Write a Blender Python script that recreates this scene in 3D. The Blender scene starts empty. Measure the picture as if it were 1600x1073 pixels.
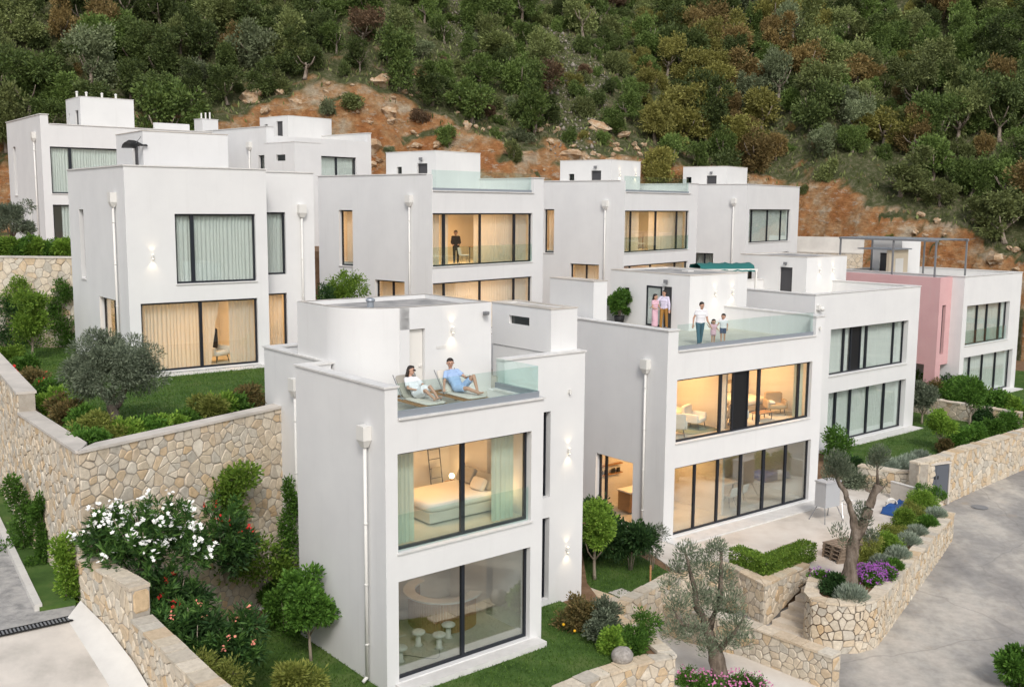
import bpy, math, random
import numpy as np
from mathutils import Vector, Matrix, noise as mnoise

rnd = random.Random(11)
scene = bpy.context.scene
COL = scene.collection

# ------------------------------------------------------------------ camera
CAM_Z = 12.05
FPX, CX, CY = 1600.7, 800.0, 536.5
PITCH, ROLL = math.radians(7.627), math.radians(-0.431)
_cp, _sp, _cr, _sr = math.cos(PITCH), math.sin(PITCH), math.cos(ROLL), math.sin(ROLL)
_right, _down, _fwd = Vector((1, 0, 0)), Vector((0, -_sp, -_cp)), Vector((0, _cp, -_sp))
R_, D_ = _cr * _right + _sr * _down, -_sr * _right + _cr * _down
cam_data = bpy.data.cameras.new("camera")
cam = bpy.data.objects.new("camera", cam_data)
COL.objects.link(cam)
m = Matrix.Identity(4)
for i in range(3):
    m[i][0], m[i][1], m[i][2] = R_[i], -D_[i], -_fwd[i]
m[2][3] = CAM_Z
cam.matrix_world = m
cam_data.sensor_width = 36.0
cam_data.sensor_fit = 'HORIZONTAL'
cam_data.lens = 36.0 * FPX / 1600.0
cam_data.clip_start, cam_data.clip_end = 0.1, 3000
scene.camera = cam

# ------------------------------------------------------------------ sky and sun (soft daylight from behind the viewer)
SUN_EL, SUN_AZ = math.radians(43), math.radians(172)      # azimuth measured from +Y clockwise
world = bpy.data.worlds.new("World")
scene.world = world
world.use_nodes = True
wn = world.node_tree
wn.nodes.clear()
wo = wn.nodes.new('ShaderNodeOutputWorld')
wb = wn.nodes.new('ShaderNodeBackground')
ws = wn.nodes.new('ShaderNodeTexSky')
ws.sky_type = 'NISHITA'
ws.sun_disc = False
ws.sun_elevation = SUN_EL
ws.sun_rotation = SUN_AZ
ws.air_density, ws.dust_density, ws.ozone_density = 1.2, 3.0, 1.0
wh = wn.nodes.new('ShaderNodeHueSaturation')
wh.inputs['Saturation'].default_value = 0.45
wn.links.new(ws.outputs[0], wh.inputs['Color'])
wn.links.new(wh.outputs[0], wb.inputs['Color'])
wb.inputs['Strength'].default_value = 0.15
wn.links.new(wb.outputs[0], wo.inputs['Surface'])
sl = bpy.data.lights.new("sun", 'SUN')
sl.energy, sl.angle, sl.color = 1.3, math.radians(11), (1.0, 0.96, 0.91)
sun = bpy.data.objects.new("sun", sl)
COL.objects.link(sun)
sd = Vector((math.sin(SUN_AZ) * math.cos(SUN_EL), math.cos(SUN_AZ) * math.cos(SUN_EL), math.sin(SUN_EL)))
sun.rotation_euler = sd.to_track_quat('Z', 'Y').to_euler()
sun.location = (20, -40, 60)
scene.view_settings.view_transform = 'Standard'
scene.view_settings.look = 'None'
scene.view_settings.exposure = 0.22
scene.view_settings.gamma = 1.0
scene.view_settings.use_curve_mapping = False
scene.render.engine = 'CYCLES'
scene.cycles.use_denoising = True
scene.cycles.max_bounces = 8
scene.cycles.transparent_max_bounces = 16
scene.cycles.transmission_bounces = 6
scene.cycles.sample_clamp_indirect = 4.0
scene.cycles.caustics_reflective = False
scene.cycles.caustics_refractive = False


# ------------------------------------------------------------------ pixel -> place helpers
def ray(px, py):
    return R_ * ((px - CX) / FPX) + D_ * ((py - CY) / FPX) + _fwd


def at_z(px, py, z):
    d = ray(px, py)
    t = (z - CAM_Z) / d.z
    return Vector((d.x * t, d.y * t, z))


def at_y(px, py, Y):
    d = ray(px, py)
    t = Y / d.y
    return Vector((d.x * t, Y, CAM_Z + d.z * t))


def proj(p):
    q = Vector(p) - Vector((0, 0, CAM_Z))
    w = q.dot(_fwd)
    return CX + FPX * q.dot(R_) / w, CY + FPX * q.dot(D_) / w, w


# ------------------------------------------------------------------ materials
MATS = {}


def newmat(name):
    mt = bpy.data.materials.new(name)
    mt.use_nodes = True
    nt = mt.node_tree
    nt.nodes.clear()
    out = nt.nodes.new('ShaderNodeOutputMaterial')
    MATS[name] = mt
    return mt, nt, out


def N(nt, typ, **kw):
    n = nt.nodes.new(typ)
    for k, v in kw.items():
        if k in n.inputs:
            n.inputs[k].default_value = v
        else:
            setattr(n, k, v)
    return n


def ramp(nt, fac, cols):
    r = nt.nodes.new('ShaderNodeValToRGB')
    el = r.color_ramp.elements
    while len(el) < len(cols):
        el.new(0.5)
    for e, (p, c) in zip(el, cols):
        e.position = p
        e.color = (*c, 1)
    nt.links.new(fac, r.inputs[0])
    return r.outputs[0]


def noise_fac(nt, scale, detail=4, rough=0.6, coord='Object', stretch=None):
    tc = nt.nodes.new('ShaderNodeTexCoord')
    src = tc.outputs[coord]
    if stretch:
        mp = nt.nodes.new('ShaderNodeMapping')
        mp.inputs['Scale'].default_value = stretch
        nt.links.new(src, mp.inputs[0])
        src = mp.outputs[0]
    n = nt.nodes.new('ShaderNodeTexNoise')
    n.inputs['Scale'].default_value = scale
    n.inputs['Detail'].default_value = detail
    n.inputs['Roughness'].default_value = rough
    nt.links.new(src, n.inputs['Vector'])
    return n.outputs['Fac']


def bsdf(nt, out, rough=0.8, spec=0.3):
    b = nt.nodes.new('ShaderNodeBsdfPrincipled')
    b.inputs['Roughness'].default_value = rough
    b.inputs['Specular IOR Level'].default_value = spec
    nt.links.new(b.outputs[0], out.inputs['Surface'])
    return b


def bump(nt, b, fac, strength=0.3, dist=0.02):
    bp = nt.nodes.new('ShaderNodeBump')
    bp.inputs['Strength'].default_value = strength
    bp.inputs['Distance'].default_value = dist
    nt.links.new(fac, bp.inputs['Height'])
    nt.links.new(bp.outputs[0], b.inputs['Normal'])


def mix(nt, fac, a, b, typ='MIX'):
    mx = nt.nodes.new('ShaderNodeMix')
    mx.data_type = 'RGBA'
    mx.blend_type = typ
    for key, v in ((0, fac), (6, a), (7, b)):
        if hasattr(v, 'links') or hasattr(v, 'is_linked'):
            nt.links.new(v, mx.inputs[key])
        else:
            mx.inputs[key].default_value = v if key == 0 else (*v, 1)
    return mx.outputs[2]


def noisy(name, cols, scale=3.0, rough=0.85, spec=0.25, bscale=None, bstr=0.3, bdist=0.02, coord='Object', stretch=None, detail=5):
    mt, nt, out = newmat(name)
    b = bsdf(nt, out, rough, spec)
    f = noise_fac(nt, scale, detail, 0.62, coord, stretch)
    k = len(cols)
    lo, hi = 0.32, 0.68
    c = ramp(nt, f, [(lo + (hi - lo) * i / (k - 1), cc) for i, cc in enumerate(cols)])
    nt.links.new(c, b.inputs['Base Color'])
    if bscale:
        bump(nt, b, noise_fac(nt, bscale, 6, 0.7, coord), bstr, bdist)
    return mt


def plain(name, col, rough=0.5, spec=0.4, metal=0.0):
    mt, nt, out = newmat(name)
    b = bsdf(nt, out, rough, spec)
    b.inputs['Base Color'].default_value = (*col, 1)
    b.inputs['Metallic'].default_value = metal
    return mt


def plaster(name, c1, c2):
    mt, nt, out = newmat(name)
    b = bsdf(nt, out, 0.9, 0.2)
    f = noise_fac(nt, 0.6, 6, 0.6)
    col = ramp(nt, f, [(0.3, c1), (0.7, c2)])
    st = noise_fac(nt, 2.2, 4, 0.6, 'Object', (1.6, 1.6, 0.12))          # faint rain streaks
    col = mix(nt, ramp(nt, st, [(0.56, (0, 0, 0)), (0.85, (0.22, 0.22, 0.22))]), col, (0.50, 0.49, 0.47))
    nt.links.new(col, b.inputs['Base Color'])
    bump(nt, b, noise_fac(nt, 40, 5, 0.7), 0.10, 0.01)


plaster('plaster', (0.675, 0.675, 0.675), (0.73, 0.73, 0.725))
plaster('plaster_inside', (0.66, 0.63, 0.58), (0.72, 0.69, 0.64))
plaster('plaster_pink', (0.60, 0.36, 0.365), (0.65, 0.41, 0.41))
noisy('coping', [(0.60, 0.59, 0.57), (0.70, 0.69, 0.67)], 3, 0.7)
noisy('roof_felt', [(0.20, 0.20, 0.20), (0.33, 0.32, 0.31), (0.42, 0.40, 0.38)], 1.4, 0.9)
noisy('tile_floor', [(0.50, 0.47, 0.41), (0.58, 0.55, 0.49)], 1.2, 0.6)
noisy('patio', [(0.52, 0.47, 0.41), (0.62, 0.57, 0.51), (0.68, 0.64, 0.58)], 0.7, 0.85, bscale=20, bstr=0.15)
noisy('step_stone', [(0.50, 0.43, 0.34), (0.63, 0.56, 0.47)], 1.6, 0.85, bscale=14, bstr=0.3, stretch=(1, 1, 3))
noisy('concrete', [(0.40, 0.37, 0.33), (0.53, 0.49, 0.44), (0.62, 0.57, 0.51)], 0.7, 0.9, bscale=18, bstr=0.2)
noisy('concrete_pale', [(0.55, 0.53, 0.50), (0.66, 0.64, 0.60)], 0.9, 0.9, bscale=18, bstr=0.2)
plain('frame', (0.014, 0.017, 0.024), 0.4, 0.4)
plain('frame_grey', (0.06, 0.06, 0.065), 0.45, 0.4)
plain('pipe_white', (0.70, 0.69, 0.66), 0.45, 0.4)
plain('steel', (0.45, 0.46, 0.47), 0.3, 0.5, 0.8)
plain('steel_grey', (0.20, 0.205, 0.215), 0.5, 0.4)
plain('channel', (0.30, 0.33, 0.37), 0.4, 0.5, 0.3)
plain('cabinet_grey', (0.10, 0.11, 0.13), 0.5, 0.4)
plain('bin_grey', (0.42, 0.43, 0.45), 0.5, 0.4)
plain('tarp_green', (0.02, 0.13, 0.12), 0.6, 0.3)
plain('tarp_blue', (0.025, 0.085, 0.27), 0.5, 0.3)
plain('black', (0.012, 0.012, 0.013), 0.6, 0.3)
plain('white_soft', (0.72, 0.70, 0.66), 0.8, 0.2)
plain('linen_grey', (0.33, 0.31, 0.27), 0.9, 0.1)
plain('fabric_tan', (0.42, 0.32, 0.20), 0.9, 0.1)
plain('fabric_pale', (0.62, 0.58, 0.52), 0.9, 0.1)
plain('rug_green', (0.20, 0.24, 0.19), 0.95, 0.1)
plain('terracotta', (0.30, 0.14, 0.07), 0.8, 0.2)
plain('skin', (0.47, 0.27, 0.19), 0.55, 0.35)
plain('hair_dark', (0.018, 0.012, 0.009), 0.6, 0.4)
plain('cloth_white', (0.72, 0.71, 0.74), 0.9, 0.1)
plain('cloth_pink', (0.62, 0.40, 0.47), 0.9, 0.1)
plain('cloth_teal', (0.06, 0.14, 0.19), 0.9, 0.1)
plain('cloth_blue', (0.33, 0.45, 0.66), 0.9, 0.1)
plain('cloth_navy', (0.07, 0.10, 0.17), 0.9, 0.1)
plain('cloth_tan', (0.32, 0.17, 0.05), 0.9, 0.1)
plain('cloth_lilac', (0.58, 0.54, 0.66), 0.9, 0.1)
plain('cloth_black', (0.02, 0.018, 0.018), 0.9, 0.1)
plain('shoe', (0.20, 0.20, 0.22), 0.7, 0.3)
plain('bottle_brown', (0.05, 0.018, 0.008), 0.2, 0.5)
plain('petal_white', (0.82, 0.82, 0.78), 0.8, 0.1)
plain('petal_red', (0.55, 0.03, 0.03), 0.8, 0.1)
plain('petal_coral', (0.75, 0.28, 0.20), 0.8, 0.1)
plain('petal_pink', (0.55, 0.20, 0.36), 0.8, 0.1)
plain('petal_purple', (0.30, 0.09, 0.36), 0.8, 0.1)
plain('petal_yellow', (0.75, 0.42, 0.03), 0.8, 0.1)
noisy('wood', [(0.30, 0.15, 0.06), (0.42, 0.24, 0.11)], 6, 0.6, stretch=(1, 8, 8))
noisy('wood_grey', [(0.20, 0.15, 0.11), (0.32, 0.25, 0.19)], 6, 0.85, stretch=(1, 8, 8))
noisy('bark', [(0.11, 0.085, 0.065), (0.25, 0.205, 0.165), (0.36, 0.31, 0.26)], 5, 0.95, bscale=16, bstr=0.8, bdist=0.04, stretch=(1, 1, 0.3))
noisy('bark_dark', [(0.07, 0.054, 0.042), (0.17, 0.135, 0.105), (0.24, 0.20, 0.165)], 6, 0.95, bscale=14, bstr=0.9, bdist=0.05, stretch=(1, 1, 0.3))
noisy('bark_pale', [(0.24, 0.20, 0.15), (0.34, 0.29, 0.23)], 7, 0.95, bscale=20, bstr=0.5, bdist=0.02, stretch=(1, 1, 0.3))
noisy('rock_grey', [(0.22, 0.20, 0.18), (0.40, 0.37, 0.34)], 3, 0.9, bscale=9, bstr=0.6, bdist=0.03)
noisy('rock_ochre', [(0.30, 0.17, 0.09), (0.46, 0.33, 0.21), (0.52, 0.45, 0.36)], 1.5, 0.95, bscale=6, bstr=0.8, bdist=0.08)
noisy('soil', [(0.13, 0.075, 0.04), (0.24, 0.15, 0.09)], 2.5, 0.95, bscale=14, bstr=0.6, bdist=0.04)
noisy('mortar', [(0.30, 0.265, 0.22), (0.42, 0.38, 0.325)], 4, 0.95, bscale=25, bstr=0.5)
noisy('lawn_base', [(0.036, 0.078, 0.014), (0.062, 0.120, 0.024), (0.105, 0.150, 0.042)], 0.9, 0.95, bscale=30, bstr=0.6, bdist=0.03, coord='Object')


def glass(name, tint, refl=0.05, rough=0.0):
    mt, nt, out = newmat(name)
    tr = N(nt, 'ShaderNodeBsdfTransparent')
    tr.inputs[0].default_value = (*tint, 1)
    gl = N(nt, 'ShaderNodeBsdfGlossy')
    gl.inputs['Roughness'].default_value = rough
    gl.inputs['Color'].default_value = (0.95, 1.0, 0.98, 1)
    lw = N(nt, 'ShaderNodeLayerWeight')
    lw.inputs['Blend'].default_value = 0.5
    pw = N(nt, 'ShaderNodeMath', operation='POWER')
    nt.links.new(lw.outputs['Facing'], pw.inputs[0])
    pw.inputs[1].default_value = 4.0
    ma = N(nt, 'ShaderNodeMath', operation='MULTIPLY_ADD')
    nt.links.new(pw.outputs[0], ma.inputs[0])
    ma.inputs[1].default_value = 0.85
    ma.inputs[2].default_value = refl
    ms = N(nt, 'ShaderNodeMixShader')
    nt.links.new(ma.outputs[0], ms.inputs[0])
    nt.links.new(tr.outputs[0], ms.inputs[1])
    nt.links.new(gl.outputs[0], ms.inputs[2])
    nt.links.new(ms.outputs[0], out.inputs['Surface'])


glass('glass', (0.95, 0.975, 0.965), 0.075)
glass('glass_rail', (0.90, 0.965, 0.95), 0.04)
glass('glass_mirror', (0.90, 0.93, 0.92), 0.20)
glass('glass_dark', (0.20, 0.24, 0.25), 0.10)


def curtain_mat(name, col, trans):
    mt, nt, out = newmat(name)
    d = N(nt, 'ShaderNodeBsdfDiffuse')
    d.inputs[0].default_value = (*col, 1)
    t = N(nt, 'ShaderNodeBsdfTranslucent')
    t.inputs[0].default_value = (*col, 1)
    s = N(nt, 'ShaderNodeMixShader')
    s.inputs[0].default_value = trans
    nt.links.new(d.outputs[0], s.inputs[1])
    nt.links.new(t.outputs[0], s.inputs[2])
    nt.links.new(s.outputs[0], out.inputs['Surface'])


curtain_mat('curtain', (0.80, 0.78, 0.73), 0.5)
curtain_mat('curtain_closed', (0.80, 0.83, 0.81), 0.18)
curtain_mat('curtain_sage', (0.60, 0.70, 0.62), 0.35)
curtain_mat('curtain_dark', (0.016, 0.020, 0.030), 0.1)


def emit(name, col, strength):
    mt, nt, out = newmat(name)
    e = N(nt, 'ShaderNodeEmission')
    e.inputs[0].default_value = (*col, 1)
    e.inputs[1].default_value = strength
    nt.links.new(e.outputs[0], out.inputs['Surface'])


emit('cove_glow', (1.0, 0.66, 0.28), 2.2)
emit('lamp_glow', (1.0, 0.80, 0.50), 5.0)


def island_rand(nt):
    g = nt.nodes.new('ShaderNodeNewGeometry')
    o = nt.nodes.new('ShaderNodeObjectInfo')
    a = N(nt, 'ShaderNodeMath', operation='ADD')
    nt.links.new(g.outputs['Random Per Island'], a.inputs[0])
    nt.links.new(o.outputs['Random'], a.inputs[1])
    f = N(nt, 'ShaderNodeMath', operation='FRACT')
    nt.links.new(a.outputs[0], f.inputs[0])
    return f.outputs[0], o.outputs['Random']


def stone_mat(name, cols):
    mt, nt, out = newmat(name)
    b = bsdf(nt, out, 0.88, 0.25)
    r, _ = island_rand(nt)
    k = len(cols)
    c = ramp(nt, r, [(i / (k - 1), cc) for i, cc in enumerate(cols)])
    v = ramp(nt, noise_fac(nt, 7, 6, 0.7), [(0.25, (0.72, 0.70, 0.67)), (0.75, (1.12, 1.12, 1.10))])
    c = mix(nt, 1.0, c, v, 'MULTIPLY')
    nt.links.new(c, b.inputs['Base Color'])
    bump(nt, b, noise_fac(nt, 22, 6, 0.7), 0.55, 0.02)


stone_mat('stone', [(0.616, 0.528, 0.418), (0.660, 0.594, 0.495), (0.550, 0.418, 0.275), (0.682, 0.627, 0.539), (0.484, 0.451, 0.396), (0.638, 0.539, 0.407), (0.539, 0.495, 0.429), (0.594, 0.440, 0.275), (0.682, 0.616, 0.517), (0.572, 0.506, 0.418)])


def leaf_mat(name, dark, light, trans=0.32, vary=0.12):
    mt, nt, out = newmat(name)
    b = nt.nodes.new('ShaderNodeBsdfPrincipled')
    b.inputs['Roughness'].default_value = 0.6
    b.inputs['Specular IOR Level'].default_value = 0.25
    r, orand = island_rand(nt)
    c = ramp(nt, r, [(0.0, dark), (0.6, tuple((a + q) / 2 for a, q in zip(dark, light))), (1.0, light)])
    hs = N(nt, 'ShaderNodeHueSaturation')
    mr = N(nt, 'ShaderNodeMapRange')
    nt.links.new(orand, mr.inputs[0])
    mr.inputs[3].default_value = 1 - vary * 2
    mr.inputs[4].default_value = 1 + vary * 2
    nt.links.new(mr.outputs[0], hs.inputs['Value'])
    nt.links.new(c, hs.inputs['Color'])
    nt.links.new(hs.outputs[0], b.inputs['Base Color'])
    t = N(nt, 'ShaderNodeBsdfTranslucent')
    nt.links.new(hs.outputs[0], t.inputs[0])
    s = N(nt, 'ShaderNodeMixShader')
    s.inputs[0].default_value = trans
    nt.links.new(b.outputs[0], s.inputs[1])
    nt.links.new(t.outputs[0], s.inputs[2])
    nt.links.new(s.outputs[0], out.inputs['Surface'])


leaf_mat('leaf_green', (0.045, 0.114, 0.017), (0.141, 0.283, 0.043))
leaf_mat('leaf_bright', (0.090, 0.184, 0.021), (0.283, 0.428, 0.064))
leaf_mat('leaf_yellow', (0.130, 0.165, 0.030), (0.320, 0.340, 0.085))
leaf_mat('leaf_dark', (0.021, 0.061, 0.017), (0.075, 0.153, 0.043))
leaf_mat('leaf_oleander', (0.032, 0.094, 0.021), (0.135, 0.260, 0.057))
leaf_mat('leaf_olive', (0.082, 0.111, 0.067), (0.283, 0.328, 0.224))
leaf_mat('leaf_lavender', (0.202, 0.253, 0.186), (0.472, 0.539, 0.438))
leaf_mat('leaf_reddish', (0.085, 0.085, 0.030), (0.240, 0.170, 0.065))
leaf_mat('hill_dark', (0.045, 0.069, 0.021), (0.137, 0.179, 0.054), 0.22, 0.16)
leaf_mat('hill_green', (0.065, 0.108, 0.025), (0.194, 0.273, 0.071), 0.22, 0.16)
leaf_mat('hill_olive', (0.098, 0.122, 0.040), (0.264, 0.305, 0.110), 0.22, 0.16)
leaf_mat('hill_grey', (0.126, 0.154, 0.079), (0.275, 0.320, 0.176), 0.25, 0.14)
leaf_mat('hill_yellow', (0.147, 0.143, 0.034), (0.353, 0.335, 0.098), 0.25, 0.14)
leaf_mat('hill_orange', (0.153, 0.113, 0.041), (0.353, 0.256, 0.102), 0.25, 0.14)
leaf_mat('hill_red', (0.106, 0.070, 0.041), (0.236, 0.154, 0.092), 0.25, 0.14)
leaf_mat('grass', (0.045, 0.100, 0.014), (0.130, 0.225, 0.042), 0.3)
leaf_mat('dry_grass', (0.16, 0.13, 0.06), (0.32, 0.26, 0.14), 0.2)


# ------------------------------------------------------------------ mesh helpers
def link(o, parent=None):
    COL.objects.link(o)
    if parent is not None:
        o.parent = parent
    return o


def np_mesh(name, V, F, mat):
    """V (n,3), F (m,k) constant k"""
    V = np.asarray(V, dtype=np.float32)
    F = np.asarray(F, dtype=np.int32)
    me = bpy.data.meshes.new(name)
    k = F.shape[1]
    me.vertices.add(len(V))
    me.vertices.foreach_set('co', V.ravel())
    me.loops.add(F.size)
    me.loops.foreach_set('vertex_index', F.ravel())
    me.polygons.add(len(F))
    me.polygons.foreach_set('loop_start', np.arange(0, F.size, k, dtype=np.int32))
    me.polygons.foreach_set('loop_total', np.full(len(F), k, dtype=np.int32))
    me.update(calc_edges=True)
    me.materials.append(MATS[mat])
    return me


class MB:
    def __init__(self):
        self.v, self.f = [], []

    def quad(self, a, b, c, d):
        i = len(self.v)
        self.v += [a, b, c, d]
        self.f.append((i, i + 1, i + 2, i + 3))

    def box(self, x0, x1, y0, y1, z0, z1):
        i = len(self.v)
        self.v += [(x0, y0, z0), (x1, y0, z0), (x1, y1, z0), (x0, y1, z0), (x0, y0, z1), (x1, y0, z1), (x1, y1, z1), (x0, y1, z1)]
        self.f += [(i, i + 3, i + 2, i + 1), (i + 4, i + 5, i + 6, i + 7), (i, i + 1, i + 5, i + 4), (i + 1, i + 2, i + 6, i + 5), (i + 2, i + 3, i + 7, i + 6), (i + 3, i, i + 4, i + 7)]
        return self

    def prism(self, poly, z0, z1):
        n = len(poly)
        i = len(self.v)
        zz0 = z0 if isinstance(z0, (list, tuple)) else [z0] * n
        zz1 = z1 if isinstance(z1, (list, tuple)) else [z1] * n
        self.v += [(p[0], p[1], z) for p, z in zip(poly, zz0)] + [(p[0], p[1], z) for p, z in zip(poly, zz1)]
        self.f.append(tuple(i + n + k for k in range(n)))
        self.f.append(tuple(i + n - 1 - k for k in range(n)))
        for k in range(n):
            q = (k + 1) % n
            self.f.append((i + k, i + q, i + n + q, i + n + k))
        return self

    def tube(self, pts, rads, n=8, cap=True):
        i0 = len(self.v)
        pts = [Vector(p) for p in pts]
        if not isinstance(rads, (list, tuple)):
            rads = [rads] * len(pts)
        for k, p in enumerate(pts):
            d = (pts[min(k + 1, len(pts) - 1)] - pts[max(k - 1, 0)]).normalized()
            ref = Vector((0, 0, 1)) if abs(d.z) < 0.95 else Vector((1, 0, 0))
            a = d.cross(ref).normalized()
            b = d.cross(a)
            for j in range(n):
                t = 2 * math.pi * j / n
                self.v.append(tuple(p + (a * math.cos(t) + b * math.sin(t)) * rads[k]))
        for k in range(len(pts) - 1):
            for j in range(n):
                q = (j + 1) % n
                self.f.append((i0 + k * n + j, i0 + (k + 1) * n + j, i0 + (k + 1) * n + q, i0 + k * n + q))
        if cap:
            self.f.append(tuple(i0 + j for j in range(n)))
            e = i0 + (len(pts) - 1) * n
            self.f.append(tuple(e + n - 1 - j for j in range(n)))
        return self

    def ball(self, c, r, n=8, m=6, sq=(1, 1, 1)):
        i0 = len(self.v)
        for a in range(m + 1):
            ph = math.pi * a / m
            for j in range(n):
                t = 2 * math.pi * j / n
                self.v.append((c[0] + r * sq[0] * math.sin(ph) * math.cos(t), c[1] + r * sq[1] * math.sin(ph) * math.sin(t), c[2] + r * sq[2] * math.cos(ph)))
        for a in range(m):
            for j in range(n):
                q = (j + 1) % n
                self.f.append((i0 + a * n + j, i0 + (a + 1) * n + j, i0 + (a + 1) * n + q, i0 + a * n + q))
        return self

    def build(self, name, mat, parent=None, smooth=False):
        me = bpy.data.meshes.new(name)
        me.from_pydata([tuple(p) for p in self.v], [], self.f)
        me.update()
        me.materials.append(MATS[mat])
        if smooth:
            me.shade_smooth()
        o = bpy.data.objects.new(name, me)
        return link(o, parent)


def B(parent, name, mat, *boxes):
    mb = MB()
    for b in boxes:
        mb.box(*b)
    return mb.build(name, mat, parent)


def tag(o, label, cat, group=None):
    o['label'] = label
    o['category'] = cat
    if group:
        o['group'] = group
    return o


def thing(name, label, cat, loc=(0, 0, 0), rz=0.0, group=None):
    o = bpy.data.objects.new(name, None)
    o.empty_display_size = 0.3
    link(o)
    o.location = loc
    o.rotation_euler = (0, 0, rz)
    return tag(o, label, cat, group)


def struct(o):
    o['kind'] = 'structure'
    return o
# ================================================================== SITE
def interp(x, pts):
    if x <= pts[0][0]:
        return pts[0][1]
    for (a, va), (b, vb) in zip(pts, pts[1:]):
        if x <= b:
            return va + (vb - va) * (x - a) / (b - a)
    return pts[-1][1]


# ---- hillside with the excavated red cut at its foot
YC = [(-90, 74), (-60, 80), (-40, 85), (-20, 91), (0, 96), (18, 101), (28, 101), (36, 96), (46, 88), (60, 80), (90, 70)]
ZB = [(-60, 9.3), (-10, 9.3), (8, 9.0), (18, 6.5), (28, 4.5), (60, 1.5), (90, -1)]
ZTP = [(-200, 190), (0, 215), (250, 212), (375, 188), (415, 150), (470, 128), (560, 136), (640, 162), (700, 198), (760, 226), (900, 230), (1000, 252),
       (1100, 262), (1225, 276), (1265, 284), (1330, 288), (1395, 316), (1430, 335), (1500, 352), (1560, 386), (1700, 420)]
ZT = []
for p_, q_ in ZTP:
    Yg = 95.0
    for _ in range(6):
        Yg = interp((p_ - 800) / 1600 * Yg, YC) + 3.5
    ZT.append(((p_ - 800) / 1600 * Yg, CAM_Z + Yg * (324 - q_) / 1600))


def terrain(x, y):
    yc, zb, zt = interp(x, YC), interp(x, ZB), interp(x, ZT)
    yc += 1.6 * mnoise.noise((x * 0.16, 3.1, 0))
    d = y - yc
    rough = 0
    if d < -4:
        return -5.2
    if d <= 0:
        h = zb
    else:
        wcut = max(0.5, (zt - zb) / 1.75)
        if d < wcut:
            t = d / wcut
            h = zb + (zt - zb) * (t * 0.8 + 0.2 * t * t * (3 - 2 * t))
            rough = 1.0 * math.sin(min(1, t) * math.pi) + 0.25
        else:
            e = d - wcut
            h = zt + e * 0.60 + 1.2 * math.sin(e * 0.11)
            rough = 0.5
    if rough:
        n = mnoise.fractal((x * 0.32, y * 0.32, h * 0.3), 1.0, 2.0, 5)
        n2 = mnoise.noise((x * 0.07, y * 0.07, 5.0))
        h += rough * (0.9 * n + 0.6 * n2)
        if 0 < d < 12:
            h += 0.8 * rough * abs(mnoise.noise((x * 0.7, y * 0.7, h * 0.9))) + 0.35 * rough * mnoise.cell((x * 0.8, y * 0.8, h * 0.8))
    return h


NXT, NYT = 420, 230
xs = np.linspace(-110, 110, NXT)
ys = np.concatenate([np.linspace(64, 114, 165), np.linspace(115, 230, NYT - 165)])
Vt = np.array([(x, y, terrain(x, y)) for y in ys for x in xs])
Ft = [(j * NXT + i, j * NXT + i + 1, (j + 1) * NXT + i + 1, (j + 1) * NXT + i) for j in range(NYT - 1) for i in range(NXT - 1)]
mt, nt, out = newmat('hill_ground')
b = bsdf(nt, out, 0.95, 0.15)
geo = N(nt, 'ShaderNodeNewGeometry')
sep = N(nt, 'ShaderNodeSeparateXYZ')
nt.links.new(geo.outputs['Normal'], sep.inputs[0])
n_big = noise_fac(nt, 0.35, 6, 0.65)
n_fine = noise_fac(nt, 1.8, 8, 0.75)
earth = ramp(nt, n_big, [(0.30, (0.34, 0.135, 0.05)), (0.44, (0.44, 0.21, 0.085)), (0.54, (0.47, 0.29, 0.15)), (0.64, (0.54, 0.45, 0.33))])
n_rock = noise_fac(nt, 0.9, 9, 0.72, 'Object', (1, 1, 2.4))
earth = mix(nt, ramp(nt, n_rock, [(0.55, (0, 0, 0)), (0.62, (0.85, 0.85, 0.85))]), earth, (0.52, 0.44, 0.34))
earth = mix(nt, 1.0, earth, ramp(nt, n_fine, [(0.3, (0.55, 0.5, 0.46)), (0.7, (1.2, 1.2, 1.2))]), 'MULTIPLY')
scrub = ramp(nt, n_fine, [(0.28, (0.045, 0.062, 0.020)), (0.5, (0.095, 0.105, 0.045)), (0.72, (0.27, 0.235, 0.165))])
sl_f = N(nt, 'ShaderNodeMapRange')
nt.links.new(sep.outputs[2], sl_f.inputs[0])
sl_f.inputs[1].default_value = 0.56
sl_f.inputs[2].default_value = 0.68
nt.links.new(mix(nt, sl_f.outputs[0], earth, scrub), b.inputs['Base Color'])
bump(nt, b, n_rock, 1.0, 0.8)
hill = bpy.data.objects.new('hillside', np_mesh('hillside', Vt, Ft, 'hill_ground'))
hill.data.shade_smooth()
struct(link(hill))


def terrace(name, poly, z0, z1, mat):
    return struct(MB().prism([(p[0], p[1]) for p in poly], z0, z1).build(name, mat))


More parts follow.
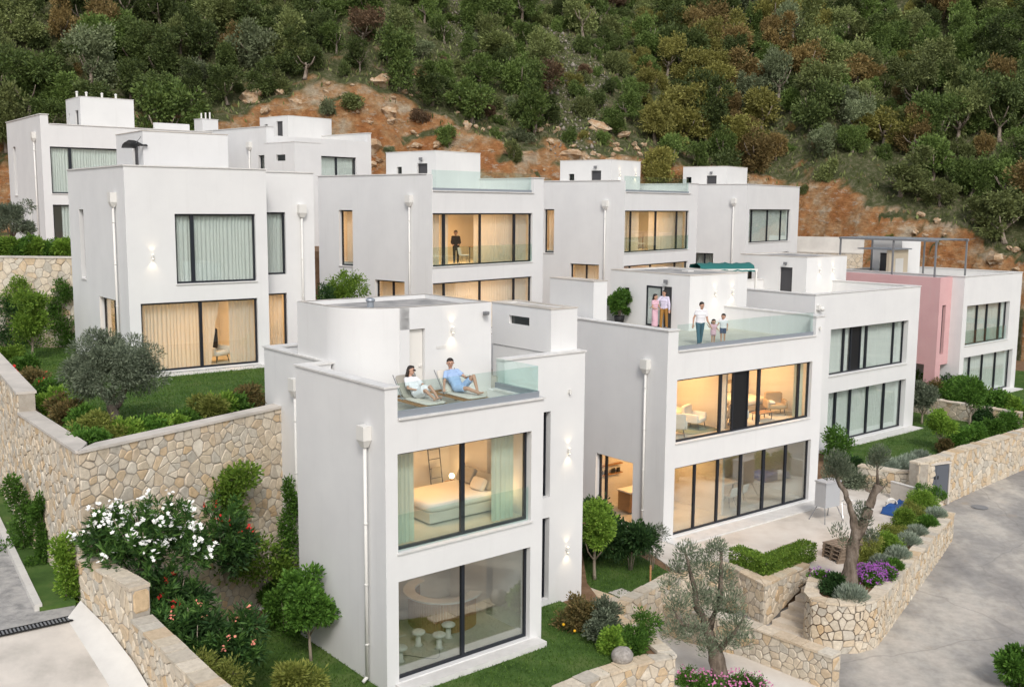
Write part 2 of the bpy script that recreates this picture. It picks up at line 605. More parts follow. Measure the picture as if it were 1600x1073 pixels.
# ---- base ground to the horizon, terraces of the three rows
struct(MB().prism([(-900, -300), (900, -300), (900, 1500), (-900, 1500)], -5.4, -5.0).build('ground', 'soil'))
terrace('terrace_middle', [(-70, 44), (-23.2, 43.4), (-18.4, 36.5), (-10.7, 25.25), (-7.25, 30.9), (-7.6, 33), (-2.5, 37.2), (-1.0, 47), (7, 57), (12, 66), (24, 80), (33, 92), (30, 112), (-70, 112)], -5, 5.42, 'soil')
terrace('terrace_upper', [(-70, 47.6), (-19.8, 47.0), (-13, 58), (-5, 67), (6, 79), (14, 92), (12, 112), (-70, 112)], 5.0, 9.35, 'soil')
terrace('terrace_lower', [at_z(906, 919, -.6) + Vector((-1.2, .4, 0)), at_z(971, 944, -.6) + Vector((0, .2, 0)), at_z(1058, 899, -.6) + Vector((0, .25, 0)), at_z(1138, 888, -.6) + Vector((0.1, .25, 0)),
                          at_z(1196, 915, -.6) + Vector((0, .25, 0)), at_z(1266, 893, -.6) + Vector((0, .2, 0)), at_z(1300, 910, -.6), at_z(1380, 900, -.6), at_z(1478, 806, -.6), at_z(1434, 726, 1.1) + Vector((0, .4, 0)),
                          at_z(1480, 713, 1.15) + Vector((-.1, .42, 0)), at_z(1600, 675, 1.05) + Vector((-.2, .42, 0)), at_z(1720, 642, 1.0) + Vector((-.2, .45, 0)), Vector((60, 88, 0)), Vector((30, 92, 0)), Vector((5, 60, 0)), Vector((-2, 45, 0)), Vector((-2, 36, 0))], -5, -0.66, 'soil')
# A's garden
terrace('garden_terrace', [(-10.6, 24.9), (-8.4, 22.9), (-5.9, 19.7), (-3, 15.6), (0.4, 22.4), at_z(905, 1070, -.25) + Vector((0, .25, 0)), at_z(940, 1052, -.25) + Vector((0, .2, 0)), at_z(1000, 1034, -.25) + Vector((0, .2, 0)), at_z(1045, 1022, -.25) + Vector((-.1, .1, 0)), at_z(1020, 998, -.25) + Vector((-.1, .05, 0)), at_z(955, 962, -.25), at_z(906, 928, -.25) + Vector((0.3, 1.0, 0)), (2.6, 36.5), (-2.2, 37.4), (-7.2, 31)], -5, -0.24, 'soil')


def street_z(y):
    return interp(y, [(31.0, -1.9), (39.0, -1.48), (44.5, -1.05), (50.0, -0.92), (80, -0.85)])


mt, nt, out = newmat('street_concrete')
b = bsdf(nt, out, 0.85, 0.3)
f1 = noise_fac(nt, 0.28, 5, 0.6, 'Object', (1, 0.6, 1))
c = ramp(nt, f1, [(0.38, (0.255, 0.245, 0.235)), (0.48, (0.335, 0.318, 0.295)), (0.56, (0.46, 0.43, 0.385)), (0.66, (0.55, 0.50, 0.44))])
c = mix(nt, 1.0, c, ramp(nt, noise_fac(nt, 3, 8, 0.7), [(0.25, (0.74, 0.73, 0.72)), (0.75, (1.12, 1.12, 1.12))]), 'MULTIPLY')
c = mix(nt, ramp(nt, noise_fac(nt, 0.22, 3, 0.5, 'Object', (2.2, 0.5, 1)), [(0.54, (0, 0, 0)), (0.60, (0.55, 0.55, 0.55))]), c, (0.20, 0.195, 0.19))
c = mix(nt, ramp(nt, noise_fac(nt, 1.1, 6, 0.7), [(0.60, (0, 0, 0)), (0.74, (0.5, 0.5, 0.5))]), c, (0.33, 0.26, 0.19))
vo = N(nt, 'ShaderNodeTexVoronoi', feature='DISTANCE_TO_EDGE')
tcn = N(nt, 'ShaderNodeTexCoord')
wv = N(nt, 'ShaderNodeVectorMath', operation='ADD')
nz = N(nt, 'ShaderNodeTexNoise')
nz.inputs['Scale'].default_value = 0.6
nt.links.new(tcn.outputs['Object'], nz.inputs['Vector'])
nt.links.new(tcn.outputs['Object'], wv.inputs[0])
nt.links.new(nz.outputs['Color'], wv.inputs[1])
nt.links.new(wv.outputs[0], vo.inputs['Vector'])
vo.inputs['Scale'].default_value = 0.09
c = mix(nt, ramp(nt, vo.outputs['Distance'], [(0.0, (0.35, 0.35, 0.35)), (0.003, (0, 0, 0))]), c, (0.16, 0.15, 0.14))
nt.links.new(c, b.inputs['Base Color'])
bump(nt, b, noise_fac(nt, 25, 6, 0.7), 0.25, 0.01)

# street: strip sheet, west edge along the garden walls, sloping gently
sv, sf = [], []
yy = list(np.linspace(-20, 130, 76))
for y in yy:
    xl = interp(y, [(-20, 4), (24.5, 4.2), (30, 4.6), (34, 8), (46, 17.5), (58, 28), (130, 70)])
    for k in range(8):
        sv.append((xl + (k / 7.0) ** 1.3 * 46, y, street_z(y)))
for j in range(len(yy) - 1):
    for k in range(7):
        sf.append((j * 8 + k, j * 8 + k + 1, j * 8 + 9 + k, j * 8 + 8 + k))
so = bpy.data.objects.new('street', np_mesh('street', sv, sf, 'street_concrete'))
struct(link(so))
mh = at_z(1528, 827, -2.1)
mh.z = street_z(mh.y) + 0.004
mhm = MB().tube([(0, 0, 0), (0, 0, 0.012)], 0.36, 20)
mhm.tube([(0, 0, 0.012), (0, 0, 0.02)], 0.29, 20)
mo = mhm.build('manhole_cover', 'steel_grey')
mo.location = mh
tag(mo, 'round grey manhole cover set in the street', 'manhole cover')

# driveway on the left: cobbled upper part, slot drain, concrete apron
DZ = 1.95
_d0, _d1 = at_z(-240, 1041, DZ), at_z(112, 966, DZ)
_dn = Vector((_d1.y - _d0.y, -(_d1.x - _d0.x), 0)).normalized()          # towards the viewer, downhill


def apron_z(x, y):
    return DZ - .23 * max(0.0, (Vector((x, y, 0)) - Vector((_d1.x, _d1.y, 0))).dot(_dn))


ap = [(_d0.x, _d0.y), (-24, 8), (-3.4, 16.0), (-8.62, 22.5), (-10.75, 24.7), (_d1.x, _d1.y)]
struct(MB().prism(ap, -5, [apron_z(x, y) for x, y in ap]).build('driveway_apron', 'concrete'))
noisy('cobbles', [(0.24, 0.235, 0.23), (0.36, 0.35, 0.335), (0.44, 0.42, 0.40)], 3.2, 0.9, bscale=5, bstr=0.7, bdist=0.05)
terrace('driveway_upper', [at_z(-240, 1035, DZ), at_z(112, 966, DZ), Vector((-11.0, 24.8, 0)), Vector((-18.3, 35.8, 0)), Vector((-24, 44, 0)), Vector((-60, 44, 0)), Vector((-60, 20, 0))], -5, DZ + 0.005, 'cobbles')
# slot drain
d0, d1 = at_z(-60, 1003, DZ), at_z(112, 966, DZ)
dd = (d1 - d0).normalized()
dn = Vector((-dd.y, dd.x, 0))
dr = thing('drain_channel', 'dark slotted drain across the driveway beside the stone wall', 'drain', (d0.x, d0.y, DZ + 0.006), math.atan2(dd.y, dd.x))
Ld = (d1 - d0).length
mb = MB()
mb.box(0, Ld, -0.17, -0.13, 0, 0.02)
mb.box(0, Ld, 0.13, 0.17, 0, 0.02)
mb.box(0, Ld, -0.13, 0.13, 0, 0.004)
mb.build('channel_frame', 'black', dr)
for k in range(int(Ld / 0.085)):
    if k == 0:
        bar0 = B(dr, 'grate_bar', 'steel_grey', (0, 0.04, -0.128, 0.128, 0.006, 0.018))
    else:
        o = bar0.copy()
        link(o, dr)
        o.location = (k * 0.085, 0, 0)
# pale concrete haunch along the low wall
hin = [(-10.78, 24.62), (-9.75, 23.58), (-8.66, 22.40), (-6.20, 19.30), (-4.1, 16.9)]
hou = [(-10.86, 23.98), (-10.10, 23.10), (-9.18, 22.02), (-6.70, 18.95), (-4.6, 16.5)]
hv = [(x, y, apron_z(x, y) + .22) for x, y in hin] + [(x, y, apron_z(x, y) + .015) for x, y in hou] + [(x, y, apron_z(x, y) - .3) for x, y in hou]
struct(link(bpy.data.objects.new('concrete_haunch', np_mesh('concrete_haunch', hv, [(i, i + 1, i + 6, i + 5) for i in range(4)] + [(i + 5, i + 6, i + 11, i + 10) for i in range(4)], 'concrete_pale'))))
# planted strip and kerb below the tall wall
struct(MB().prism([(-11.0, 24.85), (-18.1, 35.75), (-22, 41.5), (-22.65, 41.1), (-18.75, 35.33), (-11.72, 24.42)], DZ - .5, DZ + .1).build('planting_strip', 'lawn_base'))
kb = thing('kerb', 'pale concrete kerb edging the planted strip by the driveway', 'kerb', (-11.72, 24.36, DZ))
kd = (Vector((-18.75, 35.33, 0)) - Vector((-11.72, 24.42, 0)))
kn = kd.normalized()
for k in range(16):
    p = Vector((-0.05, 0.1, 0)) + kn * (k * 0.82)
    q = p + kn * 0.80
    w = Vector((-kn.y, kn.x, 0)) * 0.09
    MB().prism([p + w, p - w, q - w, q + w], -0.1, 0.17).build('kerb_stone', 'concrete_pale', kb)


# ---- stone walls built stone by stone
def clip(poly, nx, ny, c):
    res = []
    n = len(poly)
    for i in range(n):
        p, q = poly[i], poly[(i + 1) % n]
        dp, dq = nx * p[0] + ny * p[1] - c, nx * q[0] + ny * q[1] - c
        if dp <= 0:
            res.append(p)
        if (dp < 0 < dq) or (dq < 0 < dp):
            t = dp / (dp - dq)
            res.append((p[0] + (q[0] - p[0]) * t, p[1] + (q[1] - p[1]) * t))
    return res


def cells(L, H, sx, sz, rg):
    seeds = []
    nz_ = max(1, round(H / sz / .88))
    nx_ = max(1, round(L / sx / .88))
    for j in range(nz_):
        for i in range(nx_ + 1):
            seeds.append(((i + (0.5 if j % 2 else 0) + rg.uniform(-.46, .46)) * L / nx_, (j + .5 + rg.uniform(-.44, .44)) * H / nz_))
            if rg.random() < .14:
                q_ = seeds[-1]
                seeds.append((q_[0] + rg.uniform(-.5, .5) * sx, min(H * .98, max(H * .02, q_[1] + rg.uniform(-.5, .5) * sz))))
    seeds = [s for s in seeds if -0.2 * sx < s[0] < L + .2 * sx and rg.random() > 0.22]
    grid = {}
    for k, s in enumerate(seeds):
        grid.setdefault((int(s[0] // sx), int(s[1] // sz)), []).append(k)
    polys = []
    for k, s in enumerate(seeds):
        poly = [(max(0, s[0] - 2 * sx), max(0, s[1] - 2 * sz)), (min(L, s[0] + 2 * sx), max(0, s[1] - 2 * sz)), (min(L, s[0] + 2 * sx), min(H, s[1] + 2 * sz)), (max(0, s[0] - 2 * sx), min(H, s[1] + 2 * sz))]
        gx, gz = int(s[0] // sx), int(s[1] // sz)
        for a in range(gx - 3, gx + 4):
            for c_ in range(gz - 3, gz + 4):
                for q in grid.get((a, c_), ()):
                    if q == k:
                        continue
                    t = seeds[q]
                    nx, ny = t[0] - s[0], t[1] - s[1]
                    poly = clip(poly, nx, ny, (t[0] ** 2 + t[1] ** 2 - s[0] ** 2 - s[1] ** 2) / 2)
                    if len(poly) < 3:
                        break
                if len(poly) < 3:
                    break
            if len(poly) < 3:
                break
        if len(poly) >= 3:
            polys.append(poly)
    return polys


class Path:
    def __init__(self, pts, side):
        self.p = [Vector((p[0], p[1])) for p in pts]
        self.side = side
        self.a = [0.0]
        for u, v in zip(self.p, self.p[1:]):
            self.a.append(self.a[-1] + (v - u).length)
        self.L = self.a[-1]
        self.nrm = []
        for i in range(len(self.p)):
            d = (self.p[min(i + 1, len(self.p) - 1)] - self.p[max(i - 1, 0)]).normalized()
            self.nrm.append(Vector((-d.y, d.x)) * side)

    def at(self, a, d):
        a = min(max(a, 0), self.L)
        for i in range(len(self.p) - 1):
            if a <= self.a[i + 1] + 1e-9:
                t = (a - self.a[i]) / max(1e-9, self.a[i + 1] - self.a[i])
                n = (self.nrm[i] * (1 - t) + self.nrm[i + 1] * t).normalized()
                q = self.p[i].lerp(self.p[i + 1], t) + n * d
                return q
        return self.p[-1] + self.nrm[-1] * d

    def val(self, a, v):
        if not isinstance(v, (list, tuple)):
            return v
        return interp(a, list(zip(self.a, v)))


def stone_wall(name, label, runs, thick=0.4, sx=0.40, sz=0.30, cap='slabs', limit=300, seed=1):
    """runs: list of (points, side, ztop, zbottom); stones stand proud of a mortar core on the given side"""
    rg = random.Random(seed)
    o0 = Vector((runs[0][0][0][0], runs[0][0][0][1], 0))
    zb0 = runs[0][3] if not isinstance(runs[0][3], (list, tuple)) else runs[0][3][0]
    o0.z = zb0
    root = thing(name, label, 'wall', o0)
    core = MB()
    stones = []
    for ri, run in enumerate(runs):
        pts, side, zt, zb = run[:4]
        faces = run[4] if len(run) > 4 else (1,)
        ts, te = run[5] if len(run) > 5 else (None, None)
        if ts or te:
            P0 = Path(pts, side)
            aa_ = sorted(set([x for x in P0.a] + ([min(P0.L * .5, thick / ts)] if ts else []) + ([max(P0.L * .5, P0.L - thick / te)] if te else [])))
            if isinstance(zt, (list, tuple)):
                zt = [P0.val(a, zt) for a in aa_]
            if isinstance(zb, (list, tuple)):
                zb = [P0.val(a, zb) for a in aa_]
            pts = [tuple(P0.at(a, 0)) for a in aa_]
        P = Path(pts, side)
        k = len(P.p)

        def tk(a):
            r = thick
            if ts:
                r = min(r, max(.015, a * ts))
            if te:
                r = min(r, max(.015, (P.L - a) * te))
            return r
        i0 = len(core.v)
        for i in range(k):
            t_, b_ = P.val(P.a[i], zt), P.val(P.a[i], zb)
            f, r = P.p[i], P.p[i] - P.nrm[i] * tk(P.a[i])
            core.v += [(f.x - o0.x, f.y - o0.y, b_ - o0.z), (f.x - o0.x, f.y - o0.y, t_ - o0.z), (r.x - o0.x, r.y - o0.y, t_ - o0.z), (r.x - o0.x, r.y - o0.y, b_ - o0.z)]
        for i in range(k - 1):
            a_, c_ = i0 + 4 * i, i0 + 4 * i + 4
            core.f += [(a_, c_, c_ + 1, a_ + 1), (a_ + 1, c_ + 1, c_ + 2, a_ + 2), (a_ + 2, c_ + 2, c_ + 3, a_ + 3), (a_ + 3, c_ + 3, c_, a_)]
        core.f += [(i0, i0 + 1, i0 + 2, i0 + 3), (i0 + 4 * k - 4, i0 + 4 * k - 1, i0 + 4 * k - 2, i0 + 4 * k - 3)]
        H = sum(P.val(a, zt) - P.val(a, zb) for a in P.a) / k
        for fc in faces:
            for poly in cells(P.L, H, sx, sz, rg):
                n = len(poly)
                cx_, cz_ = sum(p[0] for p in poly) / n, sum(p[1] for p in poly) / n
                rr = min(math.hypot(p[0] - cx_, p[1] - cz_) for p in poly)
                if rr < 0.05:
                    continue
                s0 = 1 - min(0.3, 0.014 / rr)
                ring = []
                for i in range(n):
                    p, q, w = poly[i - 1], poly[i], poly[(i + 1) % n]
                    for t in (0.14,):
                        ring.append((q[0] + (p[0] - q[0]) * t, q[1] + (p[1] - q[1]) * t))
                        ring.append((q[0] + (w[0] - q[0]) * t, q[1] + (w[1] - q[1]) * t))
                dp = rg.uniform(0.010, 0.036)
                tx, tz = rg.uniform(-.06, .06), rg.uniform(-.06, .06)
                V = []
                for sc_, d_, tl in ((s0, -0.02, 0), (s0, dp * 0.55, 0), (s0 * 0.84, dp, 1)):
                    for (a, h) in ring:
                        aa, hh = cx_ + (a - cx_) * sc_, cz_ + (h - cz_) * sc_
                        dd_ = d_ + (tl * ((a - cx_) * tx + (h - cz_) * tz))
                        if fc < 0:
                            dd_ = -thick - dd_
                        q = P.at(aa, dd_)
                        bb, tt = P.val(aa, zb), P.val(aa, zt)
                        V.append((q.x - o0.x, q.y - o0.y, bb + hh / H * (tt - bb) - o0.z))
                m_ = len(ring)
                Fs = []
                for r_ in range(2):
                    for i in range(m_):
                        j = (i + 1) % m_
                        Fs.append((r_ * m_ + i, r_ * m_ + j, (r_ + 1) * m_ + j, (r_ + 1) * m_ + i))
                Fs.append(tuple(range(2 * m_, 3 * m_)))
                c3 = Vector(V[-1]) + o0
                px, py, w = proj(c3)
                vis = w > 0 and -30 < px < 1630 and -30 < py < 1103
                stones.append(((0 if vis else 1, w), V, Fs))
        if len(run) > 6:
            continue
        if cap == 'slabs':
            a = 0
            while a < P.L - 0.1:
                ln = min(rg.uniform(.34, .62), P.L - a)
                z_ = P.val(a, zt)
                z2 = P.val(a + ln, zt)
                th = rg.uniform(.05, .09)
                mb = MB()
                cs = [P.at(a + .008, .05 + rg.uniform(-.02, .02)), P.at(a + ln - .008, .05 + rg.uniform(-.02, .02)), P.at(a + ln - .008, -tk(a + ln) - .03), P.at(a + .008, -tk(a) - .03)]
                mb.prism([(q.x - o0.x, q.y - o0.y) for q in cs], [z_ - .005 - o0.z, z2 - .005 - o0.z, z2 - .005 - o0.z, z_ - .005 - o0.z], [z_ + th - o0.z, z2 + th - o0.z, z2 + th - o0.z, z_ + th - o0.z])
                mb.build('coping_stone', 'stone', root)
                a += ln
        elif cap == 'cement':
            a = 0
            mb = MB()
            kk = max(2, int(P.L / 0.4))
            for i in range(kk):
                a0, a1 = P.L * i / kk, P.L * (i + 1) / kk
                cs = [P.at(a0, .06), P.at(a1, .06), P.at(a1, -tk(a1) - (.05 if not (ts or te) else 0)), P.at(a0, -tk(a0) - (.05 if not (ts or te) else 0))]
                z_, z2 = P.val(a0, zt), P.val(a1, zt)
                mb.prism([(q.x - o0.x, q.y - o0.y) for q in cs], [z - .003 - o0.z for z in (z_, z2, z2, z_)], [z + .07 - o0.z for z in (z_, z2, z2, z_)])
            mb.build('coping', 'concrete', root)
    core.build('mortar_core', 'mortar', root)
    stones.sort(key=lambda s: s[0])
    rest = MB()
    for i, (_, V, Fs) in enumerate(stones):
        if i < limit:
            me = bpy.data.meshes.new('stone')
            me.from_pydata(V, [], Fs)
            me.materials.append(MATS['stone'])
            link(bpy.data.objects.new('stone', me), root)
        else:
            k = len(rest.v)
            rest.v += V
            rest.f += [tuple(k + q for q in f) for f in Fs]
    if rest.v:
        o = rest.build('stone_facing', 'stone', root)
        o['kind'] = 'stuff'
    return root


def arc(c, r, a0, a1, n):
    return [(c[0] + r * math.cos(math.radians(a0 + (a1 - a0) * i / n)), c[1] + r * math.sin(math.radians(a0 + (a1 - a0) * i / n))) for i in range(n + 1)]


def P2(px, py, z):
    v = at_z(px, py, z)
    return (v.x, v.y)


WC = (-10.8, 24.94)
w1b = P2(30, 645, 5.9)
stone_wall('retaining_wall', 'tall tan stone retaining wall holding up the garden with the round olive tree',
           [([WC, (-10.2, 25.9), (-7.3, 30.55), (-6.9, 31.2)], -1, 5.86, -0.35, (1,), (.62, None)), ([WC, (WC[0] + (w1b[0] - WC[0]) * .15, WC[1] + (w1b[1] - WC[1]) * .15), w1b], 1, 5.86, 1.9, (1,), (.62, None)), ([w1b, (-22.5, 42.2)], 1, 6.45, 1.9)], 0.45, 0.33, 0.25, 'cement', 300, 3)
stone_wall('driveway_wall', 'low stepped stone wall between the driveway drain and the white oleander',
           [([(-10.80, 24.72), (-8.70, 22.58)], -1, 3.22, [1.7, 1.0]), ([(-8.70, 22.56), (-6.18, 19.35), (-4.0, 16.8)], -1, 2.5, [1.0, .2, -.4]), ([(-8.69, 22.59), (-8.41, 22.87)], -1, 3.205, 2.5, (1,), (None, None), 'end')], 0.42, 0.34, 0.25, 'slabs', 300, 4)
stone_wall('lawn_wall', 'pale stone wall round the small lawn with the square drain cover',
           [([P2(903, 921, -.55), P2(971, 946, -.55)], -1, -0.58, -1.95, (1,), (None, 1.0)), ([P2(971, 946, -.55), P2(1040, 908, -.55), P2(1064, 897, -.55)], -1, -0.58, -1.95, (1,), (1.0, None))], 0.35, 0.32, 0.25, 'slabs', 300, 5)
stone_wall('patio_wall', 'stone patio wall with the clipped green hedge on top',
           [([P2(1064, 897, -.55), P2(1138, 888, -.5), P2(1195, 917, -.45)], -1, -0.42, -1.95, (1,), (None, 1.0)), ([P2(1195, 917, -.45), P2(1264, 884, -.45)], -1, -0.42, [-1.95, -0.95], (1,), (1.0, None))], 0.40, 0.33, 0.26, 'slabs', 300, 6)
stone_wall('garden_edge_wall', 'low stone wall edging the lawn beside the rounded grey boulder',
           [([P2(880, 1085, -.2), P2(940, 1058, -.2), P2(1010, 1036, -.2), P2(1055, 1027, -.2)], -1, -0.2, -1.95, (1,), (None, 1.0)), ([P2(1055, 1027, -.2), P2(1028, 1000, -.2), P2(965, 962, -.2)], -1, -0.2, -1.95, (1,), (1.0, None))], 0.40, 0.33, 0.26, 'slabs', 300, 7)
_e0, _e1 = at_z(1160, 976, -.8), at_z(1301, 1028, -.8)
_ed = (_e1 - _e0).normalized()
_e2 = _e1 + Vector((-_ed.y, _ed.x, 0)) * .41
stone_wall('street_wall', 'long low stone wall in front of the curving steps, ending at the street',
           [([P2(1036, 947, -.8), P2(1160, 976, -.8), P2(1301, 1028, -.8)], -1, -0.8, -2.1, (1, -1)), ([(_e1.x + _ed.x * .005, _e1.y + _ed.y * .005), (_e2.x + _ed.x * .005, _e2.y + _ed.y * .005)], -1, -0.815, -2.1, (1,), (None, None), 'end')], 0.42, 0.34, 0.26, 'slabs', 300, 8)
pl_top = [(1272, 893), (1262, 912), (1259, 928), (1270, 938), (1290, 943), (1315, 946), (1345, 945), (1372, 938), (1387, 922), (1440, 862), (1491, 803)]
plp = [P2(x, y, -.3) for x, y in pl_top]
stone_wall('planter_wall', 'curved stone planter wall below the pollarded olive and purple flowers',
           [(plp, -1, -0.3, [-0.9, -1.5, -1.95, -1.95, -1.95, -1.95, -1.95, -1.95, -1.95, -1.8, -1.6])], 0.38, 0.28, 0.25, 'slabs', 300, 9)
stone_wall('street_side_wall', 'long stone wall along the street rising beyond the grey cabinet doors',
           [([P2(1340, 727, .4), P2(1398, 737, .4), P2(1418, 737, .5), P2(1436, 724, 1.1)], -1, [.35, .35, .4, 1.05], -0.9), ([P2(1436, 724, 1.1), P2(1480, 713, 1.15), P2(1496, 706, 1.2), P2(1600, 675, 1.05), P2(1720, 642, 1.0)], -1, [1.05, 1.1, 1.15, 1.0, .95], -1.25)], 0.45, 0.35, 0.28, 'slabs', 300, 10)
stone_wall('boundary_wall', 'stone wall between the lawn and the shrubs below the pink house',
           [([P2(1426, 619, .45), P2(1500, 632, .45), P2(1594, 646, .45)], -1, 0.45, -0.7)], 0.4, 0.44, 0.32, 'slabs', 300, 11)
stone_wall('rear_garden_wall', 'tall stone wall behind the citrus tree, hedge along its top',
           [([(-33, 47.3), (-19.3, 46.6)], -1, 9.55, 5.2)], 0.45, 0.44, 0.34, 'cement', 300, 12)
stone_wall('quarry_wall', 'stone wall with concrete top below the red earth cut',
           [([(22.5, 91), (30.0, 88.0)], -1, 8.2, 4.0)], 0.5, 0.5, 0.4, 'cement', 120, 13)
cw = MB().prism([(22.4, 91.3), (30.1, 88.2), (30.3, 88.7), (22.6, 91.8)], 8.28, 9.6).build('parapet_wall', 'concrete_pale')
tag(cw, 'pale concrete parapet on the stone wall below the red earth cut', 'wall')

# ---- planted bank falling from the driveway wall to the front lawn
bw = [(-10.5, 24.85), (-8.35, 22.85), (-5.9, 19.65), (-3.7, 17.1)]
bo = [(-8.6, 26.4), (-6.7, 24.3), (-4.3, 21.4), (-2.2, 18.8)]
bv = [(x, y, 2.25) for x, y in bw] + [((x + a) / 2 - .25, (y + c_) / 2 - .2, 1.35) for (x, y), (a, c_) in zip(bw, bo)] + [(x, y, -.22) for x, y in bo] + [(-7.9, 28.6, -.22), (-10.6, 25.2, 1.8)]
struct(link(bpy.data.objects.new('planted_bank', np_mesh('planted_bank', bv, [(i + 4 * r, i + 1 + 4 * r, i + 5 + 4 * r, i + 4 + 4 * r) for r in range(2) for i in range(3)] + [(0, 4, 8, 13)], 'soil'))))

# ---- lawns (sheets just above the terraces)
LAWNS = []


def lawn(name, poly, z, dens=330, h=0.05):
    pl = [(p[0], p[1]) for p in poly]
    struct(MB().prism(pl, z - 0.05, z).build(name, 'lawn_base'))
    LAWNS.append((pl, z, dens, h))


lawn('front_lawn', [(-8.0, 25.6), (-6.6, 24.0), (-4.4, 21.4), (-2.2, 18.6), (0.3, 22.3), P2(918, 1066, -.2), P2(1000, 1038, -.2), P2(985, 1000, -.2), P2(900, 950, -.2), (1.2, 31.2), (-6.8, 30.7)], -0.185)
lawn('side_lawn', [P2(905, 917, -.6), P2(971, 940, -.6), P2(1056, 899, -.6), P2(1000, 868, -.6), P2(900, 850, -.6), (1.6, 34)], -0.60)
lawn('olive_lawn', [(-17.6, 36), (-10.75, 25.6), (-7.7, 30.6), (-7.4, 38), (-8.8, 42), (-18.8, 46.3), (-32, 46.8), (-22.5, 42.6)], 5.475, 260)
lawn('villa_lawn', [P2(1300, 712, -.55), P2(1346, 732, -.5), P2(1410, 733, -.5), P2(1438, 716, -.5), P2(1490, 703, -.5), P2(1596, 670, -.5), P2(1590, 652, -.5), P2(1500, 640, -.5), P2(1425, 625, -.5), (25, 64), (16, 53)], -0.52, 200)
lawn('far_lawn', [(33, 64), (40, 66), (46, 76), (38, 80), (30, 68)], -0.40, 120)

# ---- patio and steps
patio_poly = [P2(1062, 896, -.62), P2(1138, 886, -.62), P2(1192, 908, -.62), P2(1262, 884, -.62), P2(1300, 906, -.62), P2(1390, 890, -.62), P2(1476, 800, -.62), (17.6, 46.6), (15.2, 45.5), (4.9, 37.4)]
struct(MB().prism(patio_poly, -0.7, -0.62).build('patio', 'patio'))
st0, st1 = at_z(1268, 893, -.62), at_z(1302, 903, -.62)          # top tread ends
se0, se1 = at_z(1196, 985, -1.9), at_z(1252, 1003, -1.9)
stp = thing('garden_steps', 'curving pale stone steps descending beside the planter wall', 'steps', (st0.x, st0.y, -1.95))
for k in range(7):
    t0, t1 = k / 7.0, (k + 1) / 7.0 + 0.02
    q = []
    for t in (t0, t1):
        bow = math.sin(t * math.pi) * 0.25
        a = st0.lerp(se0, t) + Vector((bow * .6, -bow * .2, 0))
        c_ = st1.lerp(se1, t) + Vector((bow * .3, 0, 0))
        q.append((a + (a - c_) * .04, c_ + (c_ - a) * .06))
    zz = -0.80 - k * 0.165
    MB().prism([(p.x - st0.x, p.y - st0.y) for p in (q[0][0], q[1][0], q[1][1], q[0][1])], -0.4, zz + 1.95).build('tread', 'step_stone', stp)
struct(MB().prism([P2(1185, 985, -1.9), P2(1262, 1006, -1.9), P2(1300, 1030, -1.9), P2(1305, 1040, -1.9), P2(1260, 1035, -1.9), P2(1100, 990, -1.9)], -2.3, -1.79).build('landing', 'step_stone'))
struct(MB().prism([P2(930, 945, -1.9), P2(1000, 945, -1.9), P2(1060, 960, -1.9), P2(1200, 985, -1.9), P2(1296, 1022, -1.9), P2(1300, 1110, -1.9), P2(1200, 1180, -1.9), P2(990, 1120, -1.9)], -2.3, -1.80).build('path', 'patio'))
struct(MB().prism(plp[1:9] + [P2(1470, 818, -.3), P2(1440, 838, -.3), P2(1340, 892, -.3), P2(1285, 893, -.3)], -1.5, -0.38).build('planting_bed', 'soil'))
